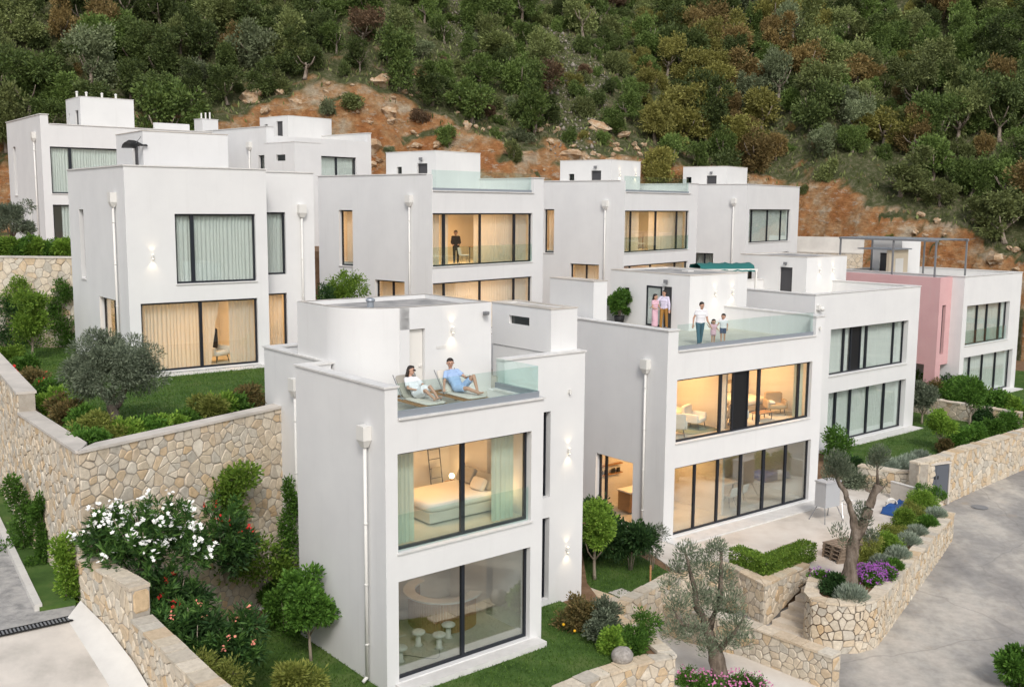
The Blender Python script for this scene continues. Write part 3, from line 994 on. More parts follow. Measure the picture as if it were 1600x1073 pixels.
# ================================================================== VILLAS
class Villa:
    def __init__(self, label, C, yaw, zg, category='house'):
        self.zg = zg
        self.root = thing('villa', label, category, (C[0], C[1], zg), math.radians(yaw), 'white villas on the slope')
        self.C, self.yaw = Vector((C[0], C[1])), math.radians(yaw)
        self.u = Vector((math.cos(self.yaw), math.sin(self.yaw)))
        self.v = Vector((-self.u.y, self.u.x))

    def world(self, s, t, z):
        p = self.C + self.u * s + self.v * t
        return Vector((p.x, p.y, z))

    def s_at(self, px, py, t):
        """s of the ray through a photo pixel where it meets the facade plane at depth t"""
        d = ray(px, py)
        p0 = self.C + self.v * t
        k = (self.v.dot(p0)) / (self.v.x * d.x + self.v.y * d.y)
        q = Vector((d.x * k, d.y * k)) - p0
        return q.dot(self.u), CAM_Z + d.z * k

    def box(self, name, mat, *bx, parent=None):
        mb = MB()
        for b in bx:
            mb.box(b[0], b[1], b[2], b[3], b[4] - self.zg, b[5] - self.zg)
        return mb.build(name, mat, parent or self.root)

    def wall(self, axis, a0, a1, z0, z1, d0, d1, holes=(), mat='plaster', name='wall'):
        A = sorted({a0, a1} | {min(max(h[k], a0), a1) for h in holes for k in (0, 1)})
        Z = sorted({z0, z1} | {min(max(h[k], z0), z1) for h in holes for k in (2, 3)})
        solid = [[not any(h[0] - 1e-6 <= (A[i] + A[i + 1]) / 2 <= h[1] + 1e-6 and h[2] - 1e-6 <= (Z[j] + Z[j + 1]) / 2 <= h[3] + 1e-6 for h in holes) for j in range(len(Z) - 1)] for i in range(len(A) - 1)]
        mb = MB()

        def P(a, d, z):
            return (a, d, z - self.zg) if axis == 'f' else (d, a, z - self.zg)
        fl = axis != 'f'

        def Q(*p):
            mb.quad(*(p[::-1] if fl else p))
        nI, nJ = len(A) - 1, len(Z) - 1
        for i in range(nI):
            for j in range(nJ):
                if not solid[i][j]:
                    continue
                a, b, c, d = A[i], A[i + 1], Z[j], Z[j + 1]
                Q(P(a, d0, c), P(b, d0, c), P(b, d0, d), P(a, d0, d))
                Q(P(a, d1, c), P(a, d1, d), P(b, d1, d), P(b, d1, c))
                if i == 0 or not solid[i - 1][j]:
                    Q(P(a, d1, c), P(a, d0, c), P(a, d0, d), P(a, d1, d))
                if i == nI - 1 or not solid[i + 1][j]:
                    Q(P(b, d0, c), P(b, d1, c), P(b, d1, d), P(b, d0, d))
                if j == 0 or not solid[i][j - 1]:
                    Q(P(a, d1, c), P(b, d1, c), P(b, d0, c), P(a, d0, c))
                if j == nJ - 1 or not solid[i][j + 1]:
                    Q(P(a, d0, d), P(b, d0, d), P(b, d1, d), P(a, d1, d))
        return mb.build(name, mat, self.root)

    def window(self, axis, a0, a1, z0, z1, d, mull=(), curtains=(), mat='frame', fw=0.075, pane='glass', rail=None, sill=True, dark=()):
        """frame set at depth d; mull = mullion positions; curtains = [(a0,a1,material)]; dark = opaque panels"""
        g = self.zg

        def bx(mb, x0, x1, dd0, dd1, c0, c1):
            if axis == 'f':
                mb.box(x0, x1, dd0, dd1, c0 - g, c1 - g)
            else:
                mb.box(dd0, dd1, x0, x1, c0 - g, c1 - g)
        e = 0.004
        fr = MB()
        bx(fr, a0 + e, a1 - e, d, d + .09, z0 + e, z0 + fw)
        bx(fr, a0 + e, a1 - e, d, d + .09, z1 - fw, z1 - e)
        bx(fr, a0 + e, a0 + fw, d + .002, d + .088, z0 + fw, z1 - fw)
        bx(fr, a1 - fw, a1 - e, d + .002, d + .088, z0 + fw, z1 - fw)
        for mm in mull:
            w = 0.045
            if isinstance(mm, tuple):
                mm, w = mm
            bx(fr, mm - w, mm + w, d - .01, d + .085, z0 + fw, z1 - fw)
        win = fr.build('window', mat, self.root)
        ed = [a0 + fw] + [mm[0] if isinstance(mm, tuple) else mm for mm in mull] + [a1 - fw]
        for p, q in zip(ed, ed[1:]):
            pm = MB()
            bx(pm, p + .02, q - .02, d + .035, d + .05, z0 + fw * .9, z1 - fw * .9)
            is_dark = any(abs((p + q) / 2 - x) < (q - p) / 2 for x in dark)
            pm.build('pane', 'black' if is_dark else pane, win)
        for cur in curtains:
            c0, c1, cm = cur[:3]
            off = cur[3] if len(cur) > 3 else 0.30
            gather = cur[4] if len(cur) > 4 else None
            n = max(8, int((c1 - c0) / 0.032))
            V, Fc = [], []
            rows = 9
            for k in range(n + 1):
                t = k / n
                for r_ in range(rows):
                    h = r_ / (rows - 1)
                    aa = c0 + (c1 - c0) * t
                    if gather:                      # swept aside towards the bottom
                        side_, amt = gather
                        sw = amt * (1 - h) ** 0.7 if h < .999 else 0
                        aa = (c0 + (c1 - c0) * t * (1 - sw)) if side_ < 0 else (c1 - (c1 - c0) * (1 - t) * (1 - sw))
                    dep = d + off + 0.045 * math.sin(aa * 42 + 1.3 * math.sin(aa * 7)) + 0.012 * math.sin(aa * 97 + h * 2)
                    zz = z0 + 0.03 + (z1 - z0 - .02) * h - g
                    V.append((aa, dep, zz) if axis == 'f' else (dep, aa, zz))
            for k in range(n):
                for r_ in range(rows - 1):
                    Fc.append((k * rows + r_, (k + 1) * rows + r_, (k + 1) * rows + r_ + 1, k * rows + r_ + 1))
            o = bpy.data.objects.new('curtain', np_mesh('curtain', V, Fc, cm))
            o.data.shade_smooth()
            link(o, win)
        if rail:
            pm = MB()
            bx(pm, a0 + .01, a1 - .01, d - .10, d - .085, z0 - .02, z0 + rail)
            pm.build('glass_guard', 'glass_rail', win)
        if sill:
            sm = MB()
            bx(sm, a0 - .03, a1 + .03, -0.045 if d < .5 else d - .30, d - .002, z0 - .045, z0 - .004)
            if d < 0.5:
                sm.build('sill', 'coping', win)
        return win

    def coping(self, *segs, z, w=0.36, th=0.05):
        """segs: (s0,s1,t0,t1) rectangles on the parapet top"""
        for i, (a, b, c, d) in enumerate(segs):
            self.box('coping', 'coping', (a, b, c, d, z + 0.001, z + th))

    def downpipe(self, s, t, ztop, zbot, axis='l'):
        g = self.zg
        mb = MB()
        if axis == 'l':
            cx_, cy_ = s - 0.10, t
        else:
            cx_, cy_ = s, t - 0.10
        mb.tube([(cx_, cy_, ztop - .5 - g), (cx_, cy_, zbot + .12 - g)], 0.047, 10)
        dx, dy = (-.14, 0) if axis == 'l' else (0, -.14)
        mb.tube([(cx_, cy_, zbot + .14 - g), (cx_ + dx, cy_ + dy, zbot + .03 - g)], 0.047, 10)
        for z in np.arange(zbot + 1.0, ztop - 1.0, 1.6):
            mb.tube([(cx_, cy_, z - g), (cx_, cy_, z + .04 - g)], 0.057, 10)
        p = mb.build('downpipe', 'pipe_white', self.root, True)
        h = MB()
        w, dp = 0.17, 0.24
        if axis == 'l':
            h.box(s - dp, s - .003, t - w, t + w, ztop - .36 - g, ztop - g)
            h.prism([(s - dp, t - w), (s - .003, t - w), (s - .003, t + w), (s - dp, t + w)], ztop - .362 - g, ztop - .361 - g)
            i = len(h.v)
            h.v += [(s - dp, t - w, ztop - .363 - g), (s - .003, t - w, ztop - .363 - g), (s - .003, t + w, ztop - .363 - g), (s - dp, t + w, ztop - .363 - g),
                    (s - .17, t - .08, ztop - .55 - g), (s - .04, t - .08, ztop - .55 - g), (s - .04, t + .08, ztop - .55 - g), (s - .17, t + .08, ztop - .55 - g)]
        else:
            h.box(s - w, s + w, t - dp, t - .003, ztop - .36 - g, ztop - g)
            i = len(h.v)
            h.v += [(s - w, t - dp, ztop - .363 - g), (s + w, t - dp, ztop - .363 - g), (s + w, t - .003, ztop - .363 - g), (s - w, t - .003, ztop - .363 - g),
                    (s - .08, t - .17, ztop - .55 - g), (s + .08, t - .17, ztop - .55 - g), (s + .08, t - .04, ztop - .55 - g), (s - .08, t - .04, ztop - .55 - g)]
        h.f += [(i, i + 1, i + 5, i + 4), (i + 1, i + 2, i + 6, i + 5), (i + 2, i + 3, i + 7, i + 6), (i + 3, i, i + 4, i + 7), (i + 4, i + 5, i + 6, i + 7)]
        h.build('rainwater_head', 'pipe_white', p)

    def wall_lamp(self, s, t, z, lit=True, power=9.0):
        g = self.zg
        mb = MB()
        mb.box(s - .04, s + .04, t - .04, t - .003, z - .05 - g, z + .05 - g)
        mb.tube([(s, t - .08, z - .08 - g), (s, t - .08, z + .08 - g)], 0.034, 10)
        o = mb.build('wall_lamp', 'pipe_white', self.root)
        if lit:
            l = MB().tube([(s, t - .08, z - .092 - g), (s, t - .08, z - .084 - g)], 0.03, 10)
            l.tube([(s, t - .08, z + .084 - g), (s, t - .08, z + .092 - g)], 0.03, 10)
            l.build('lamp_bulb', 'lamp_glow', o)
            for sg in (-1, 1):
                ld = bpy.data.lights.new('wall_lamp_light', 'SPOT')
                ld.energy, ld.color, ld.spot_size, ld.spot_blend, ld.shadow_soft_size = power * (1.0 if sg < 0 else .5), (1.0, .78, .48), math.radians(95), 0.9, 0.03
                lo = bpy.data.objects.new('wall_lamp_light', ld)
                link(lo, self.root)
                lo.location = (s, t - .10, z + sg * .11 - g)
                lo.rotation_euler = (0 if sg < 0 else math.pi, 0, 0)

    def room_light(self, s, t, z, power, w=1.6, d=1.2, col=(1.0, .52, .20)):
        ld = bpy.data.lights.new('ceiling_light', 'AREA')
        ld.shape, ld.size, ld.size_y, ld.energy, ld.color = 'RECTANGLE', w, d, power * 2.2, col
        lo = bpy.data.objects.new('ceiling_light', ld)
        link(lo, self.root)
        lo.location = (s, t, z - .06 - self.zg)
        self.box('ceiling_lamp', 'white_soft', (s - w / 2 - .03, s + w / 2 + .03, t - d / 2 - .03, t + d / 2 + .03, z - .05, z - .003))

    def cove(self, s0, s1, t, z):
        self.box('cove_light', 'cove_glow', (s0, s1, t, t + .05, z - .05, z - .02))

    def railing(self, pts, zb, h, panels, base=0.14):
        """pts: polyline (s,t); glass panels on a metal channel"""
        g = self.zg
        mb = MB()
        for (a, b), (c, d) in zip(pts, pts[1:]):
            dv = Vector((c - a, d - b))
            nn = Vector((-dv.y, dv.x)).normalized() * .05
            mb.prism([(a + nn.x, b + nn.y), (a - nn.x, b - nn.y), (c - nn.x, d - nn.y), (c + nn.x, d + nn.y)], zb + .002 - g, zb + base - g)
        r = mb.build('railing', 'channel', self.root)
        for ((a, b), (c, d)), n in zip(zip(pts, pts[1:]), panels):
            dv = Vector((c - a, d - b))
            nn = Vector((-dv.y, dv.x)).normalized() * .009
            e = dv.normalized() * .012
            for k in range(n):
                p = Vector((a, b)) + dv * (k / n) + e
                q = Vector((a, b)) + dv * ((k + 1) / n) - e
                MB().prism([(p.x + nn.x, p.y + nn.y), (p.x - nn.x, p.y - nn.y), (q.x - nn.x, q.y - nn.y), (q.x + nn.x, q.y + nn.y)], zb + .03 - g, zb + h - g).build('glass_panel', 'glass_rail', r)
        return r

    def hut(self, s, t, w, d, z0, z1, door=None, slot=None, side_door=None, roof='roof_felt', lamps=(), name='stair_tower', flood=True):
        """roof-top stair tower; side_door / slot are (t0,t1,z0,z1) openings drawn in its left face"""
        g = self.zg
        th = .22
        holes = [h for h in (side_door, slot) if h]
        tw = self.wall('l', t, t + d, z0, z1, s, s + th, holes, name=name)
        mb = MB()
        mb.box(s + th, s + w, t, t + th, z0 - g, z1 - g)
        mb.box(s + w - th, s + w, t + th, t + d, z0 - g, z1 - g)
        mb.box(s + th, s + w - th, t + d - th, t + d, z0 - g, z1 - g)
        mb.build('tower_wall', 'plaster', tw)
        B(tw, 'tower_roof', roof, (s + .05, s + w - .05, t + .05, t + d - .05, z1 - .25 - g, z1 - .03 - g))
        cp = MB()
        for a, b, c, dd in ((s - .02, s + w + .02, t - .02, t + .2), (s - .02, s + w + .02, t + d - .2, t + d + .02), (s - .02, s + .2, t + .2, t + d - .2), (s + w - .2, s + w + .02, t + .2, t + d - .2)):
            cp.box(a, b, c, dd, z1 + .001 - g, z1 + .035 - g)
        cp.build('tower_coping', roof if roof != 'roof_felt' else 'concrete', tw)
        if side_door:
            a, b, c, dd = side_door
            fm = MB()
            fm.box(s + .10, s + .15, a + .002, a + .06, c - g, dd - g)
            fm.box(s + .10, s + .15, b - .06, b - .002, c - g, dd - g)
            fm.box(s + .10, s + .15, a + .06, b - .06, dd - .06 - g, dd - .002 - g)
            fm.box(s + .12, s + .14, a + .06, b - .06, c - g, dd - .06 - g)
            fm.build('door', 'frame_grey', tw)
            if flood:
                fl = MB().box(s - .16, s - .10, (a + b) / 2 - .12, (a + b) / 2 + .12, dd + .16 - g, dd + .32 - g)
                fl.box(s - .10, s - .002, (a + b) / 2 - .02, (a + b) / 2 + .02, dd + .12 - g, dd + .2 - g)
                fl.build('floodlight', 'steel_grey', tw)
        if slot:
            a, b, c, dd = slot
            fm = MB().box(s + .11, s + .14, a + .002, b - .002, c + .002 - g, dd - .002 - g)
            fm.build('tower_window', 'glass_dark', tw)
        for (ls, lz) in lamps:
            self.wall_lamp(ls, t, lz)
        return tw

    def body(self, W, D, zf0, zf1, zp, zdeck, fh, lh, part_t=4.6, th=.30, mid=None, s0=0.0, floor='tile_floor', rh=()):
        """shell: front wall with holes fh, left wall with holes lh, right, back, slabs, inner partition"""
        self.wall('f', s0, W, self.zg - .8, zp, 0, th, fh)
        self.wall('l', th, D, self.zg - .8, zp, s0, s0 + th, lh)
        self.wall('l', th, D, self.zg - .8, zp, W - th, W, rh)
        self.wall('f', s0 + th, W - th, self.zg - .8, zp, D - th, D)
        i0, i1, j0, j1 = s0 + th - .01, W - th + .01, th - .01, D - th + .01
        self.box('ground_slab', floor, (i0, i1, j0, j1, zf0 - .3, zf0 - .01))
        self.box('floor_slab', 'plaster_inside', (i0, i1, j0, j1, zf1 - .45, zf1 - .06))
        self.box('floor_finish', floor, (i0, i1, j0, j1, zf1 - .058, zf1 - .01))
        self.box('roof_slab', 'plaster_inside', (i0, i1, j0, j1, zdeck - .40, zdeck - .05))
        self.box('roof_deck', floor, (i0, i1, j0, j1, zdeck - .048, zdeck))
        self.box('partition', 'plaster_inside', (i0, i1, part_t, part_t + .15, zf0, zdeck - .4))
        for q in (mid or ()):
            self.box('partition', 'plaster_inside', (q, q + .12, th + .45, part_t, zf0, zdeck - .4))


def villa_coping(vl, W, D, z, notch=None, s0=0.0, th=.30):
    o = .04
    if notch:
        if notch[0] > s0 + .05:
            vl.coping((s0 - o, notch[0] + o, -o, th + o), z=z)
        if notch[1] < W - .05:
            vl.coping((notch[1] - o, W + o, -o, th + o), z=z)
    else:
        vl.coping((s0 - o, W + o, -o, th + o), z=z)
    vl.coping((s0 - o, s0 + th + o, th + o, D + o), (W - th - o, W + o, th + o, D + o), (s0 + th + o, W - th - o, D - th - o, D + o), z=z)
    if notch:
        vl.box('sill_coping', 'coping', (notch[0] + .01, notch[1] - .01 if notch[1] < W else W, -o - .02, th + .02, notch[2] + .001, notch[2] + .05))


# ------------------------------------------------------------------ A: the small villa with the loungers on its roof
A = Villa('white two-storey villa with lounging couple on its roof terrace and glazed bedroom', (-3.09, 24.53), 39.4, -0.2)
BW, RT, RW = 5.15, 1.85, 8.45
A.wall('f', 0, BW, -1.2, 7.62, 0, .3, [(.36, 4.72, 0, 2.66), (.36, 4.72, 3.41, 5.95), (.37, BW, 6.80, 7.62)])
A.wall('l', .3, 4.6, -1.2, 7.62, 0, .3)
A.wall('f', .3, .95, -1.2, 7.62, 4.3, 4.6)
A.wall('l', 4.6, 8.5, -1.2, 7.62, .95, 1.25)
A.wall('l', .3, RT, -1.2, 6.80, BW - .3, BW)
A.wall('f', BW - .3, RW, -1.2, 7.62, RT, RT + .3, [(6.74, 7.06, .0, 2.62), (6.74, 7.06, 3.25, 5.92), (BW - .3, BW + .1, 6.8, 7.62)])
A.wall('l', RT + .3, 8.5, -1.2, 7.62, RW - .3, RW)
A.wall('f', 1.25, RW - .3, -1.2, 7.62, 8.2, 8.5)
for s_, z0_, z1_ in ((6.74, .0, 2.62), (6.74, 3.25, 5.92)):
    A.window('f', s_, s_ + .32, z0_, z1_, RT + .20, fw=.05, pane='glass_dark', sill=False)
A.box('ground_slab', 'tile_floor', (.29, BW - .29, .29, 4.31, -.4, -.01), (BW - .29, RW - .29, RT + .29, 8.2, -.4, -.012), (1.24, BW - .29, 4.31, 8.2, -.4, -.011))
A.box('floor_slab', 'plaster_inside', (.29, BW - .29, .29, 4.31, 2.9, 3.36), (BW - .29, RW - .29, RT + .29, 8.2, 2.9, 3.361), (1.24, BW - .29, 4.31, 8.2, 2.9, 3.362))
A.box('floor_finish', 'tile_floor', (.29, BW - .29, .29, 4.31, 3.363, 3.40))
A.box('roof_slab', 'plaster_inside', (.29, BW - .29, .29, 4.31, 6.05, 6.48), (BW - .29, RW - .29, RT + .29, 8.2, 6.05, 6.481), (1.24, BW - .29, 4.31, 8.2, 6.05, 6.482))
A.box('roof_deck', 'tile_floor', (.29, BW - .29, .29, 4.31, 6.483, 6.55), (BW - .29, RW - .29, RT + .29, 8.2, 6.483, 6.551), (1.24, BW - .29, 4.31, 8.2, 6.483, 6.552))
A.box('partition', 'plaster_inside', (.3, BW - .28, 4.0, 4.15, 0, 6.04))
A.box('partition', 'plaster_inside', (BW - .30, BW - .16, RT, 4.0, 0, 6.04))
A.window('f', .36, 4.72, 3.41, 5.95, .20, [(2.52, .06)], [(.44, 1.15, 'curtain_sage'), (3.75, 4.45, 'curtain_sage')], rail=.95)
A.window('f', .36, 4.72, 0.0, 2.66, .16, [(2.50, .05)], [], sill=False, pane='glass_mirror')
A.box('door_sill', 'coping', (.25, 5.0, -.42, -.002, -.22, -.03))
o_ = .04
A.coping((-o_, .37 + o_, -o_, .34), (-o_, .34, .34, 4.64), (.34, .95 + .34, 4.26, 4.64), (.95 - o_, 1.29, 4.64, 8.54), (BW + .1 - o_, RW + o_, RT - o_, RT + .34), (RW - .34, RW + o_, RT + .34, 8.54), (1.29, RW - .34, 8.16, 8.54), z=7.62)
A.box('sill_coping', 'coping', (.38, BW + .03, -.06, .32, 6.801, 6.85), (BW - .32, BW + .03, .32, RT, 6.801, 6.85))
A.railing([(.40, .10), (5.02, .10), (5.02, RT + .1)], 6.85, .86, (2, 1), .16)
A.downpipe(0, .79, 6.60, -.15)
A.downpipe(.95, 6.3, 6.95, -.15)
# curved stair tower on the roof
hs0, ht, hs1, hz0, hz1 = 1.0, 2.95, 5.62, 6.55, 9.22
cr = 1.7
outl = [(hs1, ht)] + [(hs0 + cr + cr * math.cos(math.radians(a)), ht + cr + cr * math.sin(math.radians(a))) for a in np.arange(270, 179.9, -1.5)] + [(hs0, ht + 3.4), (hs1, ht + 3.4)]
outl = [(a, b) for a, b in outl]
g = A.zg
mb = MB()
n_ = len(outl)
inn = []
cen = Vector(((hs0 + hs1) / 2, ht + 1.7))
for p in outl:
    d = Vector(p) - cen
    inn.append((cen.x + d.x * .93, cen.y + d.y * .90))
for k in range(n_):
    a, b = outl[k], outl[(k + 1) % n_]
    if k == 0:                                     # straight front stretch with the door opening
        segs = [(hs1, 3.22, hz0, hz1), (3.22, 2.38, 8.60, hz1), (2.38, outl[1][0], hz0, hz1)]
        for (x0, x1, z0_, z1_) in segs:
            mb.quad((x0, ht, z0_ - g), (x0, ht, z1_ - g), (x1, ht, z1_ - g), (x1, ht, z0_ - g))
        for x_ in (3.22, 2.38):
            mb.quad((x_, ht, hz0 - g), (x_, ht + .2, hz0 - g), (x_, ht + .2, 8.6 - g), (x_, ht, 8.6 - g))
        mb.quad((2.38, ht, 8.6 - g), (3.22, ht, 8.6 - g), (3.22, ht + .2, 8.6 - g), (2.38, ht + .2, 8.6 - g))
        mb.quad((outl[1][0], ht, hz1 - g), (hs1, ht, hz1 - g), (inn[0][0], inn[0][1], hz1 - g), (inn[1][0], inn[1][1], hz1 - g))
        mb.quad((inn[0][0], inn[0][1], hz1 - g), (inn[1][0], inn[1][1], hz1 - g), (inn[1][0], inn[1][1], hz1 - .4 - g), (inn[0][0], inn[0][1], hz1 - .4 - g))
        continue
    mb.quad((a[0], a[1], hz0 - g), (a[0], a[1], hz1 - g), (b[0], b[1], hz1 - g), (b[0], b[1], hz0 - g))
    ia, ib = inn[k], inn[(k + 1) % n_]
    mb.quad((a[0], a[1], hz1 - g), (ia[0], ia[1], hz1 - g), (ib[0], ib[1], hz1 - g), (b[0], b[1], hz1 - g))
    mb.quad((ia[0], ia[1], hz1 - g), (ia[0], ia[1], hz1 - .4 - g), (ib[0], ib[1], hz1 - .4 - g), (ib[0], ib[1], hz1 - g))
tower = mb.build('stair_tower', 'plaster', A.root)
rf = MB().prism(inn[::-1], hz1 - .30 - g, hz1 - .12 - g)
rf.build('tower_roof', 'roof_felt', tower)
rim = MB()
for k in range(n_):
    a, b, ia, ib = outl[k], outl[(k + 1) % n_], inn[k], inn[(k + 1) % n_]
    rim.quad((a[0], a[1], hz1 + .012 - g), (ia[0], ia[1], hz1 + .012 - g), (ib[0], ib[1], hz1 + .012 - g), (b[0], b[1], hz1 + .012 - g))
rim.build('tower_coping', 'concrete', tower)
dm = MB().box(2.40, 3.20, ht + .10, ht + .15, hz0 - g, 8.58 - g)
dm.box(3.06, 3.16, ht + .06, ht + .10, 7.50 - g, 7.55 - g)
dm.build('door', 'white_soft', tower)
A.wall_lamp(4.15, ht, 8.50)
lv = MB().box(3.62, 3.95, ht - .012, ht - .002, 7.98 - g, 8.06 - g)
lv.build('vent_grille', 'coping', tower)
cm_ = MB().box(5.30, 5.42, ht - .14, ht - .003, 8.86 - g, 8.94 - g).box(5.22, 5.36, ht - .24, ht - .10, 8.90 - g, 8.97 - g)
cm_.build('security_camera', 'steel_grey', tower)
ve = MB().tube([(2.2, 4.2, hz1 - .3 - g), (2.2, 4.2, hz1 + .12 - g)], .10, 12).ball((2.2, 4.2, hz1 + .14 - g), .14, 10, 6, (1, 1, .5))
ve.build('roof_vent', 'channel', tower)
A.hut(7.32, RT + .33, 1.08, 2.9, 7.62, 8.95, slot=(RT + 1.35, RT + 2.35, 8.35, 8.62), name='service_box', roof='concrete')
A.box('service_box_base', 'plaster', (7.35, RW - .31, RT + .36, RT + 3.2, 6.56, 7.60))
for z_ in (6.45, 4.6, 1.45):
    A.wall_lamp(7.78, RT, z_, z_ < 6)
A.room_light(2.6, 2.4, 6.02, 29, 1.6, 1.0)
A.room_light(3.0, 2.6, 2.86, 5, 1.2, .8)

# ------------------------------------------------------------------ L: villa behind the olive garden
L = Villa('white villa with wide lower curtained window behind the round olive tree', (-14.45, 38.47), 37.5, 5.42)
LW = 5.62
rt_ = 1.3
rs1 = L.s_at(490, 300, rt_)[0]
L.wall('f', 0, LW, 4.6, 13.42, 0, .3, [(.43, 5.13, 5.6, 8.27), (1.85, 5.12, 8.97, 11.66)])
L.wall('l', .3, 7.8, 4.6, 13.42, 0, .3, [(1.3, 3.85, 5.6, 8.3), (5.6, 6.3, 8.9, 11.78)])
L.wall('l', .3, 7.8, 4.6, 13.42, LW - .3, LW)
L.wall('f', LW, rs1, 4.6, 13.38, rt_, rt_ + .3, [(LW + .25, L.s_at(447, 400, rt_)[0], 5.6, 8.30), (LW + .25, L.s_at(447, 400, rt_)[0], 9.1, 11.72)])
L.wall('l', rt_ + .3, 7.8, 4.6, 13.38, rs1 - .3, rs1)
L.wall('f', .3, rs1 - .3, 4.6, 13.38, 7.5, 7.8)
for nm, mt_, z0_, z1_ in (('ground_slab', 'tile_floor', 5.2, 5.58), ('floor_slab', 'plaster_inside', 8.42, 8.92), ('roof_slab', 'roof_felt', 12.2, 12.7)):
    L.box(nm, mt_, (.29, LW - .29, .29, 7.51, z0_, z1_), (LW - .01, rs1 - .29, rt_ + .29, 7.51, z0_, z1_ - .001))
L.box('partition', 'plaster_inside', (.29, rs1 - .29, 4.6, 4.75, 5.58, 12.2))
lw1 = L.s_at(447, 400, rt_)[0]
L.window('f', .43, 5.13, 5.6, 8.27, .10, [(2.78, .06)], [(.5, 2.85, 'curtain'), (2.85, 3.75, 'curtain', .3, (-1, .55)), (4.05, 5.1, 'curtain')])
L.window('f', 1.85, 5.12, 8.97, 11.66, .10, [(2.55, .07)], [(1.9, 5.1, 'curtain_closed', .16)])
L.window('f', LW + .25, lw1, 5.6, 8.30, rt_ + .10, [], [(LW + .3, lw1 - .05, 'curtain', .25)])
L.window('f', LW + .25, lw1, 9.1, 11.72, rt_ + .10, [], [(LW + .3, lw1 - .05, 'curtain_closed', .16)])
L.window('l', 1.3, 3.85, 5.6, 8.3, .18, [2.4], [(1.4, 2.3, 'curtain')])
L.window('l', 5.6, 6.3, 8.9, 11.78, .18, [], [])
villa_coping(L, LW, 7.8, 13.42)
L.coping((LW + .05, rs1 + .04, rt_ - .04, rt_ + .34), (rs1 - .34, rs1 + .04, rt_ + .34, 7.84), z=13.38)
L.downpipe(0, 1.15, 12.45, 5.5)
L.downpipe((LW + rs1) / 2 + .75, rt_, 12.05, 5.5, 'f')
L.box('door_sill', 'coping', (.1, 5.8, -.55, -.002, 5.40, 5.52))
L.wall_lamp(.94, 0, 10.05)
L.hut(2.08, 4.1, 3.65, 3.6, 12.7, 15.0, side_door=(4.75, 5.5, 12.7, 14.5), flood=False)
L.box('dish_bracket', 'pipe_white', (1.55, 2.06, 4.5, 4.6, 14.40, 14.46))
L.room_light(2.7, 2.6, 8.38, 60, 2.2, 1.2)
L.room_light(rs1 - 1.6, 3.2, 8.38, 26, .9, .8)
L.cove(.5, 5.1, .62, 8.40)

# ------------------------------------------------------------------ M: middle villa with the glass roof rail
M_ = Villa('white villa with glass roof rail, warm curtained windows and dark figure upstairs', (-3.94, 50.22), 49.25, 5.42)
M_.body(8.6, 8.7, 5.6, 9.06, 13.55, 12.45, [(.05, 7.66, 9.07, 11.68), (.05, 7.66, 5.65, 8.26), (.05, 7.75, 12.74, 13.55)], [(5.9, 7.0, 8.85, 11.78), (1.97, 4.2, 5.65, 8.24)])
M_.window('f', .05, 7.66, 9.07, 11.68, .12, [(.95, .07), (3.60, .05), (6.30, .07)], [(.1, .9, 'curtain'), (1.0, 1.55, 'curtain'), (3.4, 3.62, 'curtain'), (3.62, 7.6, 'curtain')], rail=.95)
M_.window('f', .05, 7.66, 5.65, 8.26, .12, [(.95, .05), (3.60, .05), (6.30, .05)], [(.1, 7.6, 'curtain')])
M_.window('l', 5.9, 7.0, 8.85, 11.78, .18, [], [(5.95, 6.95, 'curtain', .3)])
M_.window('l', 1.97, 4.2, 5.65, 8.24, .18, [3.0], [(2.0, 4.15, 'curtain')])
villa_coping(M_, 8.6, 8.7, 13.55, (.05, 7.75, 12.74))
M_.railing([(.12, .14), (7.68, .14)], 12.79, .98, (4,), .12)
M_.downpipe(0, 1.5, 12.55, 5.5)
M_.hut(4.76, 4.5, 3.6, 4.0, 12.45, 15.0, side_door=(5.15, 5.95, 12.45, 14.35), slot=(7.2, 7.6, 13.3, 14.2), roof='coping')
M_.room_light(3.9, 2.4, 11.98, 95, 3.4, 1.3)
M_.room_light(3.9, 2.4, 8.58, 85, 3.4, 1.3)
M_.cove(.4, 8.2, .70, 11.99)
M_.cove(.4, 8.2, .70, 8.58)
M_.room_light(2.2, 6.4, 11.98, 40, 1.5, 1.3)

# ------------------------------------------------------------------ N: next villa to the right with lit lamps on its tower
NV = Villa('white villa with glass roof rail and a bright chair behind parted curtains', (6.89, 63.76), 52.77, 5.42)
NV.body(9.7, 8.6, 5.75, 9.22, 13.65, 12.6, [(.05, 8.50, 9.23, 11.83), (.05, 8.50, 5.8, 8.41), (.05, 8.62, 12.95, 13.65)], [(5.3, 6.1, 9.05, 11.87), (1.8, 4.0, 5.8, 8.42)])
NV.window('f', .05, 8.50, 9.23, 11.83, .12, [(.98, .05), (4.15, .06), (7.0, .06)], [(.1, .95, 'curtain'), (1.0, 2.4, 'curtain'), (3.7, 8.4, 'curtain')], rail=.95)
NV.window('f', .05, 8.50, 5.8, 8.41, .12, [(1.0, .05), (3.6, .05), (6.9, .05)], [(.1, 8.4, 'curtain')])
NV.window('l', 5.3, 6.1, 9.05, 11.87, .18, [], [(5.35, 6.05, 'curtain', .3)])
NV.window('l', 1.8, 4.0, 5.8, 8.42, .18, [2.85], [(1.85, 3.95, 'curtain')])
villa_coping(NV, 9.7, 8.6, 13.65, (.05, 8.62, 12.95))
NV.railing([(.12, .14), (8.55, .14)], 13.0, .95, (4,), .12)
NV.downpipe(0, 1.36, 12.45, 5.5)
NV.hut(5.1, 4.2, 3.9, 4.2, 12.6, 15.2, side_door=(5.0, 5.8, 12.6, 14.5), slot=(7.2, 7.65, 13.3, 14.3), roof='coping', lamps=((6.2, 14.3), (8.3, 14.3)))
